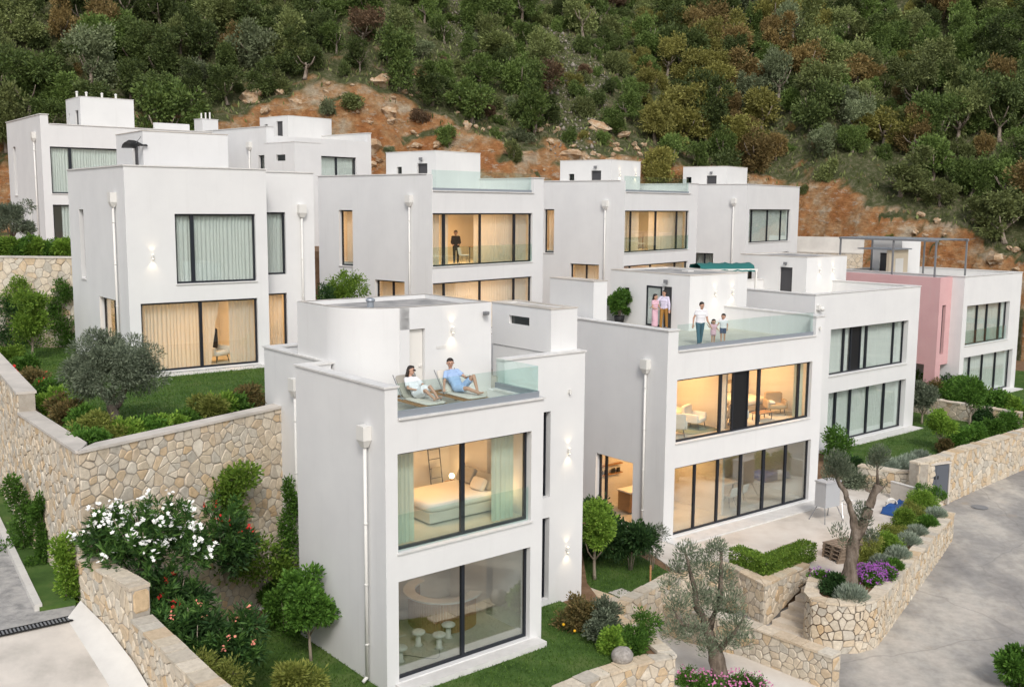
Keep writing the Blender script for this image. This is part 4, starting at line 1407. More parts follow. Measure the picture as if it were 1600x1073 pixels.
NV.room_light(4.3, 2.4, 12.12, 105, 3.6, 1.3)
NV.room_light(4.3, 2.4, 8.74, 90, 3.6, 1.3)
NV.cove(.4, 9.2, .70, 12.14)
NV.cove(.4, 9.2, .70, 8.74)
NV.room_light(2.2, 6.3, 12.12, 35, 1.5, 1.3)

# ------------------------------------------------------------------ O: rear villa, unlit
OV = Villa('plain white villa with pale closed curtains beside the red earth cut', (17.62, 77.96), 54, 5.42)
OV.body(10.8, 8.0, 5.9, 9.35, 13.8, 12.8, [(.55, 8.95, 9.40, 11.95), (.55, 8.95, 5.9, 8.5)], [(2.6, 4.2, 6.0, 8.55)])
OV.window('f', .55, 8.95, 9.40, 11.95, .14, [(1.4, .05), (4.5, .06), (7.3, .05)], [(.6, 8.9, 'curtain_closed', .15)])
OV.window('f', .55, 8.95, 5.9, 8.5, .14, [3.3, 6.1], [(.6, 8.9, 'curtain_closed', .15)])
OV.window('l', 2.6, 4.2, 6.0, 8.55, .18, [3.4], [(2.65, 4.15, 'curtain')], pane='glass')
villa_coping(OV, 10.8, 8.0, 13.8)
OV.downpipe(0, 1.03, 12.75, 5.5)
OV.hut(6.6, 4.7, 4.2, 4.0, 12.8, 15.45, side_door=(5.6, 6.5, 12.8, 14.7), slot=(7.9, 8.4, 13.8, 14.6), roof='roof_felt')

# ------------------------------------------------------------------ upper row, left
L2 = Villa('white villa at the upper left with four roof pipes and pale blue curtains', (-27.68, 61.03), 38, 9.35)
L2.body(10.4, 8.5, 9.2, 12.55, 16.62, 15.75, [(.47, 6.9, 12.6, 15.33), (.47, 6.9, 9.2, 11.93)], [(6.4, 7.1, 12.5, 15.55), (3.0, 3.9, 9.2, 11.9), (5.6, 6.4, 9.2, 11.9)])
L2.wall('f', 0, .45, 16.62, 17.15, 0, .3, name='parapet')
L2.wall('l', .3, 8.5, 16.62, 17.15, 0, .3, name='parapet')
L2.coping((-.04, .49, -.04, .34), (-.04, .34, .34, 8.54), z=17.15)
L2.coping((.49, 10.44, -.04, .34), (10.06, 10.44, .34, 8.5), z=16.62)
L2.window('f', .47, 6.9, 12.6, 15.33, .12, [(1.6, .08), (4.6, .06)], [(.5, 6.8, 'curtain_closed', .15)])
L2.window('f', .47, 6.9, 9.2, 11.93, .12, [(2.3, .05), (4.6, .06)], [(1.0, 6.8, 'curtain_closed', .15)])
L2.window('l', 6.4, 7.1, 12.5, 15.55, .2, [], [])
L2.window('l', 3.0, 3.9, 9.2, 11.9, .2, [], [(3.05, 3.5, 'curtain')])
L2.window('l', 5.6, 6.4, 9.2, 11.9, .2, [], [])
L2.downpipe(0, 1.27, 16.2, 9.3)
L2.hut(3.68, 5.0, 3.4, 3.3, 15.75, 18.8, side_door=(5.5, 6.2, 15.75, 18.0), slot=(7.5, 7.75, 17.0, 17.9), roof='coping', flood=False)
for k, q in enumerate((4.0, 4.6, 5.6, 6.5)):
    pp = MB().tube([(q, 6.8, 18.75 - 9.35), (q, 6.8, 19.25 - 9.35)], .07, 10).ball((q, 6.8, 19.25 - 9.35), .10, 8, 5, (1, 1, .7))
    pp.build('roof_pipe', 'pipe_white', L2.root)
L2.wall('f', 7.6, 9.9, 16.62, 17.25, 2.6, 2.9, name='parapet')

K = Villa('white villa in the upper row below the rocky orange excavation', (-16.4, 69.2), 48, 9.35)
K.body(9.0, 8.5, 9.2, 12.65, 16.6, 15.9, [(1.6, 7.6, 12.7, 15.42), (.5, 8.0, 9.2, 11.9)], [(.3, 1.0, 12.7, 15.3)])
K.wall('l', .3, 8.5, 16.6, 17.15, 0, .3, name='parapet')
K.wall('f', 0, .6, 16.6, 17.15, 0, .3, name='parapet')
K.wall('l', 0, 8.5, 16.6, 17.2, 8.7, 9.0, name='parapet')
K.coping((-.04, .64, -.04, .34), (-.04, .34, .34, 8.54), z=17.15)
K.coping((8.66, 9.04, -.04, 8.54), z=17.2)
K.window('f', 1.6, 7.6, 12.7, 15.42, .14, [(3.2, .05), (5.9, .06)], [(1.65, 7.5, 'curtain_closed', .15)])
K.window('f', .5, 8.0, 9.2, 11.9, .14, [3, 5.5], [(.6, 7.9, 'curtain')])
K.window('l', .3, 1.0, 12.7, 15.3, .18, [], [(.33, .97, 'curtain')])
K.downpipe(0, 1.9, 16.2, 9.3)
kb0 = at_y(460, 222, 66.4)
kl = Vector((kb0.x, kb0.y)) - K.C
ks, kt = kl.dot(K.u), kl.dot(K.v)
K.hut(ks, kt, 2.1, 3.3, 9.3, kb0.z, slot=(kt + 1.0, kt + 2.0, kb0.z - 1.15, kb0.z - .75), name='service_tower', roof='coping')
kh = at_y(450, 181, 77.0)
kl = Vector((kh.x, kh.y)) - K.C
ks, kt = kl.dot(K.u), kl.dot(K.v)
K.hut(ks, kt, 4.0, 3.6, 15.9, kh.z, side_door=(kt + .7, kt + 1.45, 15.9, kh.z - .35), slot=(kt + 2.6, kt + 3.0, 17.0, kh.z - .5), roof='coping', flood=False)
kc = at_y(316, 186, 76.0)
kl = Vector((kc.x, kc.y)) - K.C
sb = thing('roof_box', 'small white roof box with three vent pipes behind the upper villas', 'chimney', (kc.x, kc.y, 9.3), math.radians(48))
B(sb, 'box_wall', 'plaster', (0, 1.3, 0, 1.1, 0, kc.z - 9.3))
B(sb, 'box_coping', 'coping', (-.03, 1.33, -.03, 1.13, kc.z - 9.3 + .001, kc.z - 9.3 + .04))
for q in (.3, .65, 1.0):
    MB().tube([(q, .6, kc.z - 9.3), (q, .6, kc.z - 9.3 + .42 + .15 * q)], .06, 8).build('vent_pipe', 'pipe_white', sb)

# ------------------------------------------------------------------ R: large villa with the family on its terrace
RV = Villa('large white villa with a family walking on its glass-railed roof terrace', (5.81, 37.78), 37.66, -0.62)
RW_ = 9.58
RV.body(RW_, 10.5, -.5, 3.14, 7.48, 6.50, [(.55, 8.85, 3.16, 5.60), (.55, 9.0, -.50, 2.19), (.55, 8.98, 6.67, 7.48)], [(1.7, 3.85, -.5, 2.12)], mid=(4.2,))
RV.window('f', .55, 8.85, 3.16, 5.60, .14, [(3.20, .06), (3.95, .03), (4.85, .03), (5.55, .07), (8.15, .06)], [(8.25, 8.8, 'curtain_sage'), (3.4, 3.9, 'curtain'), (4.9, 5.2, 'curtain')], dark=(4.4,))
RV.window('f', .55, 9.0, -.50, 2.19, .14, [(1.85, .05), (3.20, .05), (4.6, .06), (6.05, .07), (7.5, .06)], [], sill=False, pane='glass_mirror')
RV.window('l', 1.7, 3.85, -.5, 2.12, .2, [3.45], [])
villa_coping(RV, RW_, 10.5, 7.48, (.55, 8.98, 6.67))
RV.railing([(.60, .12), (8.92, .12)], 6.72, .96, (6,), .14)
RV.downpipe(0, 1.04, 6.32, -.6)
RV.box('plinth_step', 'coping', (.05, 9.3, -.78, -.002, -.9, -.56))
RV.hut(6.87, 5.3, 3.95, 5.2, 6.50, 9.0, side_door=(6.4, 6.97, 6.5, 8.42), slot=(9.2, 9.55, 7.4, 8.2), roof='roof_felt', lamps=((8.55, 8.15), (9.75, 8.15)))
RV.hut(.62, 4.85, .75, 2.8, 6.50, 9.0, name='service_box', roof='concrete')
RV.box('open_door', 'frame', (6.84, 6.88, 7.0, 7.08, 6.52, 8.40), (6.84, 6.88, 7.92, 8.0, 6.52, 8.40), (6.84, 6.88, 7.08, 7.92, 8.32, 8.40), (6.84, 6.88, 7.08, 7.92, 6.52, 6.60))
RV.box('door_glass', 'glass', (6.855, 6.865, 7.08, 7.92, 6.60, 8.32))
RV.box('roof_bowl', 'coping', (9.0, 9.4, 7.4, 7.8, 8.98, 9.06))
RV.wall('f', RW_, 13.2, 6.0, 7.45, 8.6, 8.9, name='parapet')
RV.coping((RW_ + .02, 13.24, 8.56, 8.94), z=7.45)
RV.wall('l', 5.0, 8.6, -1.4, 6.9, 13.0, 13.2)
RV.box('rear_wing', 'plaster', (RW_ + .01, 12.99, 5.3, 10.4, -1.4, 6.48))
RV.room_light(2.2, 2.4, 5.99, 70, 1.8, 1.2)
RV.room_light(6.9, 2.4, 5.99, 85, 2.2, 1.2)
RV.room_light(2.4, 2.6, 2.64, 62, 1.6, 1.0)
RV.room_light(6.6, 2.6, 2.64, 14, 1.6, 1.0)
RV.wall_lamp(9.2, 0, 7.0, False)

# ------------------------------------------------------------------ Q: unlit villa by the right lawn
QV = Villa('white villa with long rows of closed pale curtains above the right lawn', (15.47, 52.2), 39.5, -0.55)
QW = 10.35
QV.body(QW, 9.0, -.4, 3.28, 7.66, 6.9, [(1.55, 9.25, 3.30, 5.78), (1.62, 9.35, -.42, 2.39)], [])
QV.window('f', 1.55, 9.25, 3.30, 5.78, .28, [(3.25, .06), (3.95, .05), (4.85, .05), (5.45, .07), (8.2, .05)], [(1.6, 3.9, 'curtain_closed', .15), (4.9, 9.2, 'curtain_closed', .15)], dark=(4.4,))
QV.window('f', 1.62, 9.35, -.42, 2.39, .28, [(2.75, .07), (4.15, .07), (5.85, .07), (7.55, .07)], [(1.65, 9.3, 'curtain_closed', .15)], sill=False)
villa_coping(QV, QW, 9.0, 7.66)
QV.box('door_sill', 'coping', (.6, 10.2, -.75, -.002, -.62, -.46))
QV.hut(7.3, 5.6, 4.2, 4.9, 6.9, 9.15, side_door=(6.6, 7.5, 6.9, 8.5), slot=(9.6, 10.0, 7.6, 8.3), roof='roof_felt', lamps=((8.6, 8.35), (10.0, 8.35)))
lm = MB().box(.15, .35, -.16, -.003, 6.9 - QV.zg, 7.15 - QV.zg).ball((.38, -.2, 6.95 - QV.zg), .13, 10, 6)
lm.build('security_camera', 'pipe_white', QV.root)

# ------------------------------------------------------------------ P: villa with the pink wing
PV = Villa('white villa with a dusty pink side wing and steel roof pergola', (29.19, 66.08), 40, -0.4)
PV.body(8.25, 9.0, -.3, 3.18, 7.74, 6.95, [(.55, 6.65, 3.2, 5.83), (.55, 7.6, -.3, 2.43)], [])
PV.window('f', .55, 6.65, 3.2, 5.83, .24, [(2.5, .06), (3.9, .06), (5.75, .06)], [(.6, 6.6, 'curtain_closed', .15)], rail=.95)
PV.window('f', .55, 7.6, -.3, 2.43, .24, [(1.9, .06), (3.7, .06), (5.6, .06)], [(.6, 7.5, 'curtain_closed', .15)], sill=False)
villa_coping(PV, 8.25, 9.0, 7.74)
PV.wall('f', -1.55, -.001, 2.0, 7.70, .82, 1.1, [(-1.1, -.65, 2.7, 5.9)], mat='plaster_pink', name='pink_wing')
PV.wall('l', 1.1, 9.0, 2.0, 7.70, -1.55, -1.3, mat='plaster_pink', name='pink_wing')
PV.box('pink_pier', 'plaster_pink', (-1.55, -.9, .83, 1.6, -.6, 1.998))
PV.box('pink_soffit', 'plaster_pink', (-1.3, -.002, 1.1, 9.0, 2.02, 2.25))
PV.window('f', -1.1, -.65, 2.7, 5.9, 1.0, fw=.05, sill=False)
PV.box('door_sill', 'coping', (.3, 8.1, -.7, -.002, -.5, -.34))
PV.hut(3.6, 6.5, 2.6, 2.4, 6.95, 9.9, side_door=(7.3, 8.2, 6.95, 8.9), roof='coping', flood=False)
# steel pergola on its roof
pg = thing('pergola', 'grey steel roof pergola with slatted blue-grey cover behind the pink wall', 'pergola', (PV.C.x, PV.C.y, 6.95), PV.yaw)
posts = [(-.9, 1.6), (3.2, 1.6), (-.9, 4.6), (-.9, 8.6), (3.2, 8.6), (3.2, 4.6)]
for (a, c_) in posts:
    B(pg, 'post', 'steel_grey', (a - .05, a + .05, c_ - .05, c_ + .05, 0, 3.0))
B(pg, 'beam', 'steel_grey', (-1.0, -.8, 1.5, 8.7, 3.001, 3.12))
B(pg, 'beam', 'steel_grey', (3.1, 3.3, 1.5, 8.7, 3.001, 3.12))
for k in range(18):
    c_ = 1.6 + k * .41
    B(pg, 'slat', 'channel', (-1.0, 3.3, c_ - .07, c_ + .07, 3.121, 3.15))
ex = thing('roof_shed', 'cream roof shed with white panel beside the pergola', 'shed', (PV.C.x, PV.C.y, 6.95), PV.yaw)
plain('cream', (0.60, 0.52, 0.40), 0.9, 0.2)
B(ex, 'shed_wall', 'cream', (.4, 2.9, 5.6, 5.8, 0, 2.3))
B(ex, 'shed_panel', 'pipe_white', (1.2, 2.2, 5.55, 5.598, 0, 1.7))
B(ex, 'shed_roof', 'channel', (.3, 3.0, 5.4, 8.0, 2.301, 2.38))
# ================================================================== PLANTS
RG = np.random.default_rng(5)


def rdirs(n, rg=RG):
    d = rg.normal(size=(n, 3))
    return d / np.linalg.norm(d, axis=1)[:, None]


def leaf_quads(C, Dv, size, aspect, rg=RG, droop=0.0):
    """one folded diamond leaf per point; Dv = growth direction"""
    n = len(C)
    Dv = Dv + np.array([0, 0, -droop])
    Dv = Dv / np.maximum(1e-6, np.linalg.norm(Dv, axis=1))[:, None]
    S = np.cross(Dv, rdirs(n, rg))
    S /= np.maximum(1e-6, np.linalg.norm(S, axis=1))[:, None]
    L_ = (size * rg.uniform(.65, 1.25, n))[:, None]
    W_ = L_ * aspect
    nrm = np.cross(Dv, S)
    base = C
    mid = C + Dv * L_ * .5 + nrm * L_ * .06
    V = np.stack([base, mid + S * W_ * .5, C + Dv * L_, mid - S * W_ * .5], 1).reshape(-1, 3)
    F = np.arange(4 * n).reshape(n, 4)
    return V, F


def clumps(k, rx, ry, rz, rg, low=-.7, shell=.62):
    """clump centres on the outer part of an uneven ellipsoid"""
    out_ = []
    while len(out_) < k:
        d = rdirs(1, rg)[0]
        if d[2] < low:
            continue
        r = shell + (1 - shell) * rg.random()
        wob = 1 + .22 * mnoise.noise(Vector(d * 1.9) + Vector((rg.random() * .3, k * .37, 0)))
        out_.append(d * r * wob * np.array([rx, ry, rz]))
    return np.array(out_)


def crown_mesh(name, mat, rx, ry, rz, k, per, leaf, aspect, seed, low=-.7, cr=.38, shell=.6, droop=.1, up=.25, dense=1.9):
    rg = np.random.default_rng(seed)
    per = int(per * dense)
    leaf *= 1.12
    cs = clumps(k, rx, ry, rz, rg, low, shell)
    rads = cr * (rx + ry + rz) / 3 * rg.uniform(.6, 1.25, k)
    P, D = [], []
    for c_, r in zip(cs, rads):
        d = rdirs(per, rg)
        rr = (rg.random(per) ** .45)[:, None]
        P.append(c_ + d * rr * r * np.array([1, 1, .8]))
        D.append(d * .9 + np.array([0, 0, up]) + rg.normal(size=(per, 3)) * .35)
    P, D = np.concatenate(P), np.concatenate(D)
    V, F = leaf_quads(P, D, leaf, aspect, rg, droop)
    return np_mesh(name, V, F, mat)


def lobed_crown(name, mat, R, lobes, per, leaf, aspect, seed, zs=1.0, clump=.30):
    """irregular crown of several unequal lobes, each a scatter of small leaf clumps"""
    rg = np.random.default_rng(seed)
    P, D = [], []
    for i in range(lobes):
        a = rg.uniform(0, 6.283)
        q = R * rg.uniform(.15, .72)
        c_ = np.array([math.cos(a) * q, math.sin(a) * q, R * zs * rg.uniform(-.55, .75)])
        lr = R * rg.uniform(.34, .62)
        nk = int(13 * (lr / R / .5) ** 2) + 4
        for k in range(nk):
            d = rdirs(1, rg)[0]
            cc = c_ + d * lr * rg.uniform(.6, 1.05) * np.array([1, 1, .85])
            n = int(per * rg.uniform(.5, 1.3))
            e = rdirs(n, rg)
            P.append(cc + e * (rg.random(n) ** .6)[:, None] * clump * R * rg.uniform(.45, 1.0))
            D.append(e * .8 + d * .5 + np.array([0, 0, .25]))
    V, F = leaf_quads(np.concatenate(P), np.concatenate(D), leaf, aspect, rg, .08)
    return np_mesh(name, V, F, mat)


def resample(pts, rads, k=5):
    P, Rr = [], []
    for i in range(len(pts) - 1):
        for j in range(k):
            t = j / k
            P.append(Vector(pts[i]).lerp(Vector(pts[i + 1]), t))
            Rr.append(rads[i] * (1 - t) + rads[i + 1] * t)
    return P + [Vector(pts[-1])], Rr + [rads[-1]]


def gnarl(mb, amp=.075, f=3.0):
    mb.v = [tuple(Vector(p) + Vector(mnoise.noise_vector(Vector(p) * f)) * amp + Vector(mnoise.noise_vector(Vector(p) * f * 3)) * amp * .35) for p in mb.v]
    return mb


def plant(name, label, cat, loc, parts, group=None, rz=0.0, scale=1.0):
    """parts: list of (part name, mesh or MB, local offset, material)"""
    o = thing(name, label, cat, loc, rz, group)
    o.scale = (scale, scale, scale) if not isinstance(scale, tuple) else scale
    for pn, me, off in parts:
        q = bpy.data.objects.new(pn, me)
        link(q, o)
        q.location = off
    return o


def mesh_of(mb, name, mat, smooth=True):
    me = bpy.data.meshes.new(name)
    me.from_pydata([tuple(p) for p in mb.v], [], mb.f)
    me.materials.append(MATS[mat])
    if smooth:
        me.shade_smooth()
    return me


def trunk_mesh(h, r0, r1, bend=.1, limbs=3, spread=.5, mat='bark', seed=1, n=8, limb_len=.6):
    rg = random.Random(seed)
    mb = MB()
    pts, rads = [], []
    bx, by = rg.uniform(-bend, bend), rg.uniform(-bend, bend)
    for i in range(6):
        t = i / 5
        pts.append((bx * math.sin(t * 2.2), by * math.sin(t * 1.7), h * t))
        rads.append((r0 * (1.25 if i == 0 else 1)) * (1 - t) + r1 * t)
    mb.tube(pts, rads, n)
    top = Vector(pts[-1])
    for k in range(limbs):
        a = 2 * math.pi * k / max(1, limbs) + rg.uniform(-.4, .4)
        st = Vector(pts[3 + k % 2])
        e = top + Vector((math.cos(a) * spread, math.sin(a) * spread, limb_len * rg.uniform(.7, 1.2)))
        mid_ = st.lerp(e, .5) + Vector((math.cos(a) * spread * .15, math.sin(a) * spread * .15, -.05))
        mb.tube([st, mid_, e], [r1 * .8, r1 * .6, r1 * .25], 6)
    return mesh_of(mb, 'trunk', mat)


def stems_mesh(n, h, spread, r, mat, seed):
    rg = random.Random(seed)
    mb = MB()
    for k in range(n):
        a = rg.uniform(0, 6.28)
        q = spread * rg.uniform(.2, 1)
        hh = h * rg.uniform(.7, 1)
        mb.tube([(math.cos(a) * .05, math.sin(a) * .05, 0), (math.cos(a) * q * .4, math.sin(a) * q * .4, hh * .5), (math.cos(a) * q, math.sin(a) * q, hh)], [r, r * .8, r * .4], 5)
    return mesh_of(mb, 'stem', mat)


def oleander_mesh(rx, ry, rz, tips, seed, mat='leaf_oleander', leaf=.20):
    """whorls of long strap leaves at the shoot tips"""
    rg = np.random.default_rng(seed)
    cs = clumps(tips, rx, ry, rz, rg, -.25, .45)
    P, D = [], []
    for c_ in cs:
        n = 34
        ax = c_ / (np.linalg.norm(c_) + 1e-6) * .5 + np.array([0, 0, .8])
        ax /= np.linalg.norm(ax)
        hgt = rg.random(n) * .35
        P.append(c_ - ax * hgt[:, None])
        D.append(rdirs(n, rg) * .85 + ax * .75)
    V, F = leaf_quads(np.concatenate(P), np.concatenate(D), leaf, .20, rg, .05)
    return np_mesh('foliage', V, F, mat), cs


def flower_mesh(points, r, mat, seed, per=5):
    rg = np.random.default_rng(seed)
    V, F = [], []
    for p in points:
        for k in range(per):
            c_ = p + rg.normal(size=3) * r * .9
            ax = rdirs(1, rg)[0] * .5 + np.array([0, -.35, .7])
            ax /= np.linalg.norm(ax)
            a = np.cross(ax, [1, .2, .1])
            a /= np.linalg.norm(a)
            b_ = np.cross(ax, a)
            rr = r * rg.uniform(.45, .8)
            for q in range(5):
                t0, t1, t2 = q * 1.2566 - .55, q * 1.2566, q * 1.2566 + .55
                i = len(V)
                V += [c_, c_ + (a * math.cos(t0) + b_ * math.sin(t0)) * rr * .75 + ax * .15 * rr, c_ + (a * math.cos(t1) + b_ * math.sin(t1)) * rr + ax * .25 * rr, c_ + (a * math.cos(t2) + b_ * math.sin(t2)) * rr * .75 + ax * .15 * rr]
                F.append((i, i + 1, i + 2, i + 3))
    return np_mesh('blossom', np.array(V), np.array(F), mat)


def spike_mesh(r, h, n, mat, seed, leaf=.16):
    """lavender-like mound of fine upright blades"""
    rg = np.random.default_rng(seed)
    d = rdirs(n, rg)
    d[:, 2] = np.abs(d[:, 2])
    P = d * np.array([r, r, h]) * (rg.random(n) ** .4)[:, None] * .8
    V, F = leaf_quads(P, d * .8 + np.array([0, 0, .5]), leaf, .16, rg)
    return np_mesh('foliage', V, F, mat)


# ---- hillside woodland: prototypes, then individual copies
PROTO = []
for i in range(9):
    zs = (.8, 1.0, 1.25)[i % 3]
    R0 = RG.uniform(1.75, 2.15)
    PROTO.append(('tree', lobed_crown('crown', 'hill_dark', R0, 6 + i % 4, 62, .21, .55, 100 + i, zs), trunk_mesh(1.5, .18, .09, .3, 5, 1.0, 'bark', 40 + i), R0 * zs * .80 + .35))
for i in range(6):
    PROTO.append(('bush', lobed_crown('crown', 'hill_dark', 1.15, 4 + i % 3, 50, .17, .5, 200 + i, .55), stems_mesh(6, 1.0, .6, .04, 'bark', 60 + i), .55))
KINDS = {
    'hill_dark': 'dense dark evergreen tree on the wooded hillside', 'hill_green': 'mid green tree on the wooded hillside', 'hill_olive': 'dull olive-green tree on the wooded hillside',
    'hill_grey': 'silvery grey-green tree on the wooded hillside', 'hill_yellow': 'yellowing autumn tree on the wooded hillside', 'hill_orange': 'orange-brown autumn tree on the wooded hillside', 'hill_red': 'dark reddish shrub-like tree on the wooded hillside'}
BUSHK = {k: v.replace('shrub-like tree', 'shrub').replace('tree', 'shrub') for k, v in KINDS.items()}


def hill_kind(px, py, r):
    if 1000 < px < 1260 and 40 < py < 300 and r < .42:
        return 'hill_orange' if r < .15 else 'hill_yellow'
    if px < 560:
        return 'hill_dark' if r < .40 else 'hill_olive' if r < .66 else 'hill_green' if r < .88 else 'hill_grey' if r < .96 else 'hill_orange'
    if px < 860:
        return 'hill_green' if r < .52 else 'hill_dark' if r < .68 else 'hill_olive' if r < .88 else 'hill_grey' if r < .95 else 'hill_red'
    return 'hill_olive' if r < .28 else 'hill_green' if r < .60 else 'hill_dark' if r < .80 else 'hill_yellow' if r < .90 else 'hill_grey' if r < .93 else 'hill_orange' if r < .985 else 'hill_red'


hr = random.Random(21)
placed = []
grid_h = {}
count_h = {}


def place_label(x, y, z, sc, base):
    px, py, w = proj((x, y, z))
    d = y - interp(x, YC) - (interp(x, ZT) - interp(x, ZB)) / 1.75
    size = 'large ' if sc > 1.08 else 'small ' if sc < .82 else ''
    where = 'above the upper left villas' if px < 380 else 'above the orange excavation' if px < 740 else 'beside the dry scree gully' if px < 1010 else 'above the plain rear villa' if px < 1240 else 'above the red earth bank' if px < 1430 else 'above the rock face'
    if d > 13:
        where = 'high on the slope ' + where
    elif d < 3.5:
        where = 'low on the slope ' + where
    return size + base.replace('on the wooded hillside', where)


def try_plant(x, y, kind, col, sc, mind):
    gx, gy = int(x // 4), int(y // 4)
    for a in range(gx - 1, gx + 2):
        for c_ in range(gy - 1, gy + 2):
            for (ox, oy, od) in grid_h.get((a, c_), ()):
                if (ox - x) ** 2 + (oy - y) ** 2 < (mind + od) ** 2 * .25:
                    return False
    grid_h.setdefault((gx, gy), []).append((x, y, mind))
    z = terrain(x, y)
    cand = [p for p in PROTO if p[0] == kind]
    pr = hr.choice(cand)
    tree = kind == 'tree'
    lab = place_label(x, y, z, sc, KINDS[col] if tree else BUSHK[col])
    root = thing({'hill_dark': 'evergreen_tree', 'hill_green': 'broadleaf_tree', 'hill_olive': 'hillside_tree', 'hill_grey': 'silver_leaved_tree'}.get(col, 'autumn_tree') if tree else {'hill_dark': 'evergreen_shrub', 'hill_green': 'broadleaf_shrub', 'hill_olive': 'hillside_shrub', 'hill_grey': 'silver_leaved_shrub'}.get(col, 'autumn_shrub'), lab, 'tree' if tree else 'shrub', (x, y, z - .15), hr.uniform(0, 6.28), 'woodland: ' + lab)
    root.scale = (sc * hr.uniform(.8, 1.2), sc * hr.uniform(.8, 1.2), sc * hr.uniform(.75, 1.35))
    c_ = bpy.data.objects.new('crown', pr[1])
    link(c_, root)
    c_.location = (0, 0, pr[3])
    c_.material_slots[0].link = 'OBJECT'
    c_.material_slots[0].material = MATS[col]
    t = bpy.data.objects.new('trunk' if tree else 'stem', pr[2])
    link(t, root)
    count_h[lab] = count_h.get(lab, 0) + 1
    return True


def bare(px, py):
    """the dry scree gully and the open slopes seen in the photograph"""
    g1 = abs(px - interp(py, [(-50, 850), (30, 845), (120, 900), (200, 905), (280, 880)])) < interp(py, [(-50, 22), (40, 30), (110, 55), (200, 40), (280, 30)])
    g2 = abs(px - interp(py, [(-50, 690), (60, 715), (120, 770)])) < 14 and py < 120
    g3 = 1180 < px < 1420 and 250 < py < 290
    return g1 or g2 or g3


def try_spot(kind, mind, smin, smax, prob=1.0):
    x, y = hr.uniform(-86, 86), hr.uniform(76, 168)
    d = y - interp(x, YC)
    wc = (interp(x, ZT) - interp(x, ZB)) / 1.75
    if d < .6:
        return
    z = terrain(x, y)
    px, py, w = proj((x, y, z))
    green_cut = px < 372 or 1020 < px < 1225                 # overgrown stretches of the cut
    if d < wc + (0.1 if kind == 'bush' else .7) and not (green_cut and d > wc * .15) and not (kind == 'bush' and d > wc * .35 and hr.random() < .20):
        return
    if not (-90 < px < 1690) or py < -60:
        return
    if bare(px, py) and hr.random() > (.22 if kind == 'bush' else .02):
        return
    if kind == 'tree' and 560 < px < 1010 and hr.random() > interp(px, [(560, .85), (700, .5), (900, .5), (1010, .9)]):
        return
    col = hill_kind(px, py, hr.random())
    grow = 1.18 if kind == 'tree' and (px > 1010 or px < 560) else 1.0
    try_plant(x, y, kind, col, hr.uniform(smin, smax) * grow, mind)


for _ in range(9500):
    try_spot('tree', 2.55, .55, 1.25)
for _ in range(12000):
    try_spot('bush', 1.25, .5, 1.3)
# a few big dark oaks at the upper left
for (px, py) in ((300, 60), (210, 55), (380, 70), (120, 80), (60, 120), (160, 140), (450, 40)):
    p = None
    for Yq in np.arange(88, 130, .5):
        q = at_y(px, py + 40, Yq)
        if terrain(q.x, q.y) >= q.z:
            p = q
            break
    if p:
        try_plant(p.x, p.y, 'tree', 'hill_dark' if px != 60 else 'hill_olive', 1.75, 1.2)

# rubble and boulders on the cut
bm_rocks = []
for i in range(5):
    mb = MB().ball((0, 0, 0), 1, 7, 5)
    mb.v = [tuple(Vector(p) * (1 + .62 * mnoise.noise(Vector(p) * 1.4 + Vector((i * 7, 0, 0))))) for p in mb.v]
    bm_rocks.append(mesh_of(mb, 'boulder', 'rock_ochre', False))
nrk = 0
for _ in range(1500):
    x, y = hr.uniform(-48, 52), hr.uniform(80, 112)
    d = y - interp(x, YC)
    wc = (interp(x, ZT) - interp(x, ZB)) / 1.75
    px, py, w = proj((x, y, terrain(x, y)))
    if d < .5 or d > wc + 2.5 or nrk >= 200 or not (360 < px < 1010 or 1430 < px < 1600):
        continue
    o = bpy.data.objects.new('boulder', hr.choice(bm_rocks))
    link(o)
    s_ = hr.uniform(.12, .42) if hr.random() < .85 else hr.uniform(.5, .95)
    o.scale = (s_ * hr.uniform(.8, 1.4), s_ * hr.uniform(.8, 1.4), s_ * hr.uniform(.5, .9))
    o.rotation_euler = (hr.uniform(-.4, .4), hr.uniform(-.4, .4), hr.uniform(0, 6))
    o.location = (x, y, terrain(x, y) + s_ * .2)
    tag(o, 'loose ochre rock lying on the red earth cut', 'rock', 'rocks on the excavated slope')
    nrk += 1

# pale scree in the dry gully: uncountable stones
sv_, sf_ = [], []
oc = np.array([(1, 0, 0), (0, 1, 0), (-1, 0, 0), (0, -1, 0), (0, 0, 1), (0, 0, -1)], float)
of = [(0, 1, 4), (1, 2, 4), (2, 3, 4), (3, 0, 4), (1, 0, 5), (2, 1, 5), (3, 2, 5), (0, 3, 5)]
srg = np.random.default_rng(91)
for _ in range(9000):
    x, y = srg.uniform(-12, 22), srg.uniform(96, 150)
    d = y - interp(x, YC)
    wc = (interp(x, ZT) - interp(x, ZB)) / 1.75
    if d < wc * .6:
        continue
    z = terrain(x, y)
    px, py, w = proj((x, y, z))
    if not bare(px, py) or px > 1100 or py < -40:
        continue
    r = srg.uniform(.05, .17) * (2.2 if srg.random() < .05 else 1)
    q = oc * srg.uniform(.6, 1.25, (6, 1)) * r + np.array([x, y, z + r * .3])
    k = len(sv_) * 6
    sv_.append(q)
    sf_ += [tuple(k + i for i in f) for f in of]
if sv_:
    noisy('scree_stone', [(0.20, 0.175, 0.145), (0.32, 0.29, 0.245)], 3, 0.95)
    o = bpy.data.objects.new('scree', np_mesh('scree', np.concatenate(sv_), sf_, 'scree_stone'))
    o['kind'] = 'stuff'
    link(o)

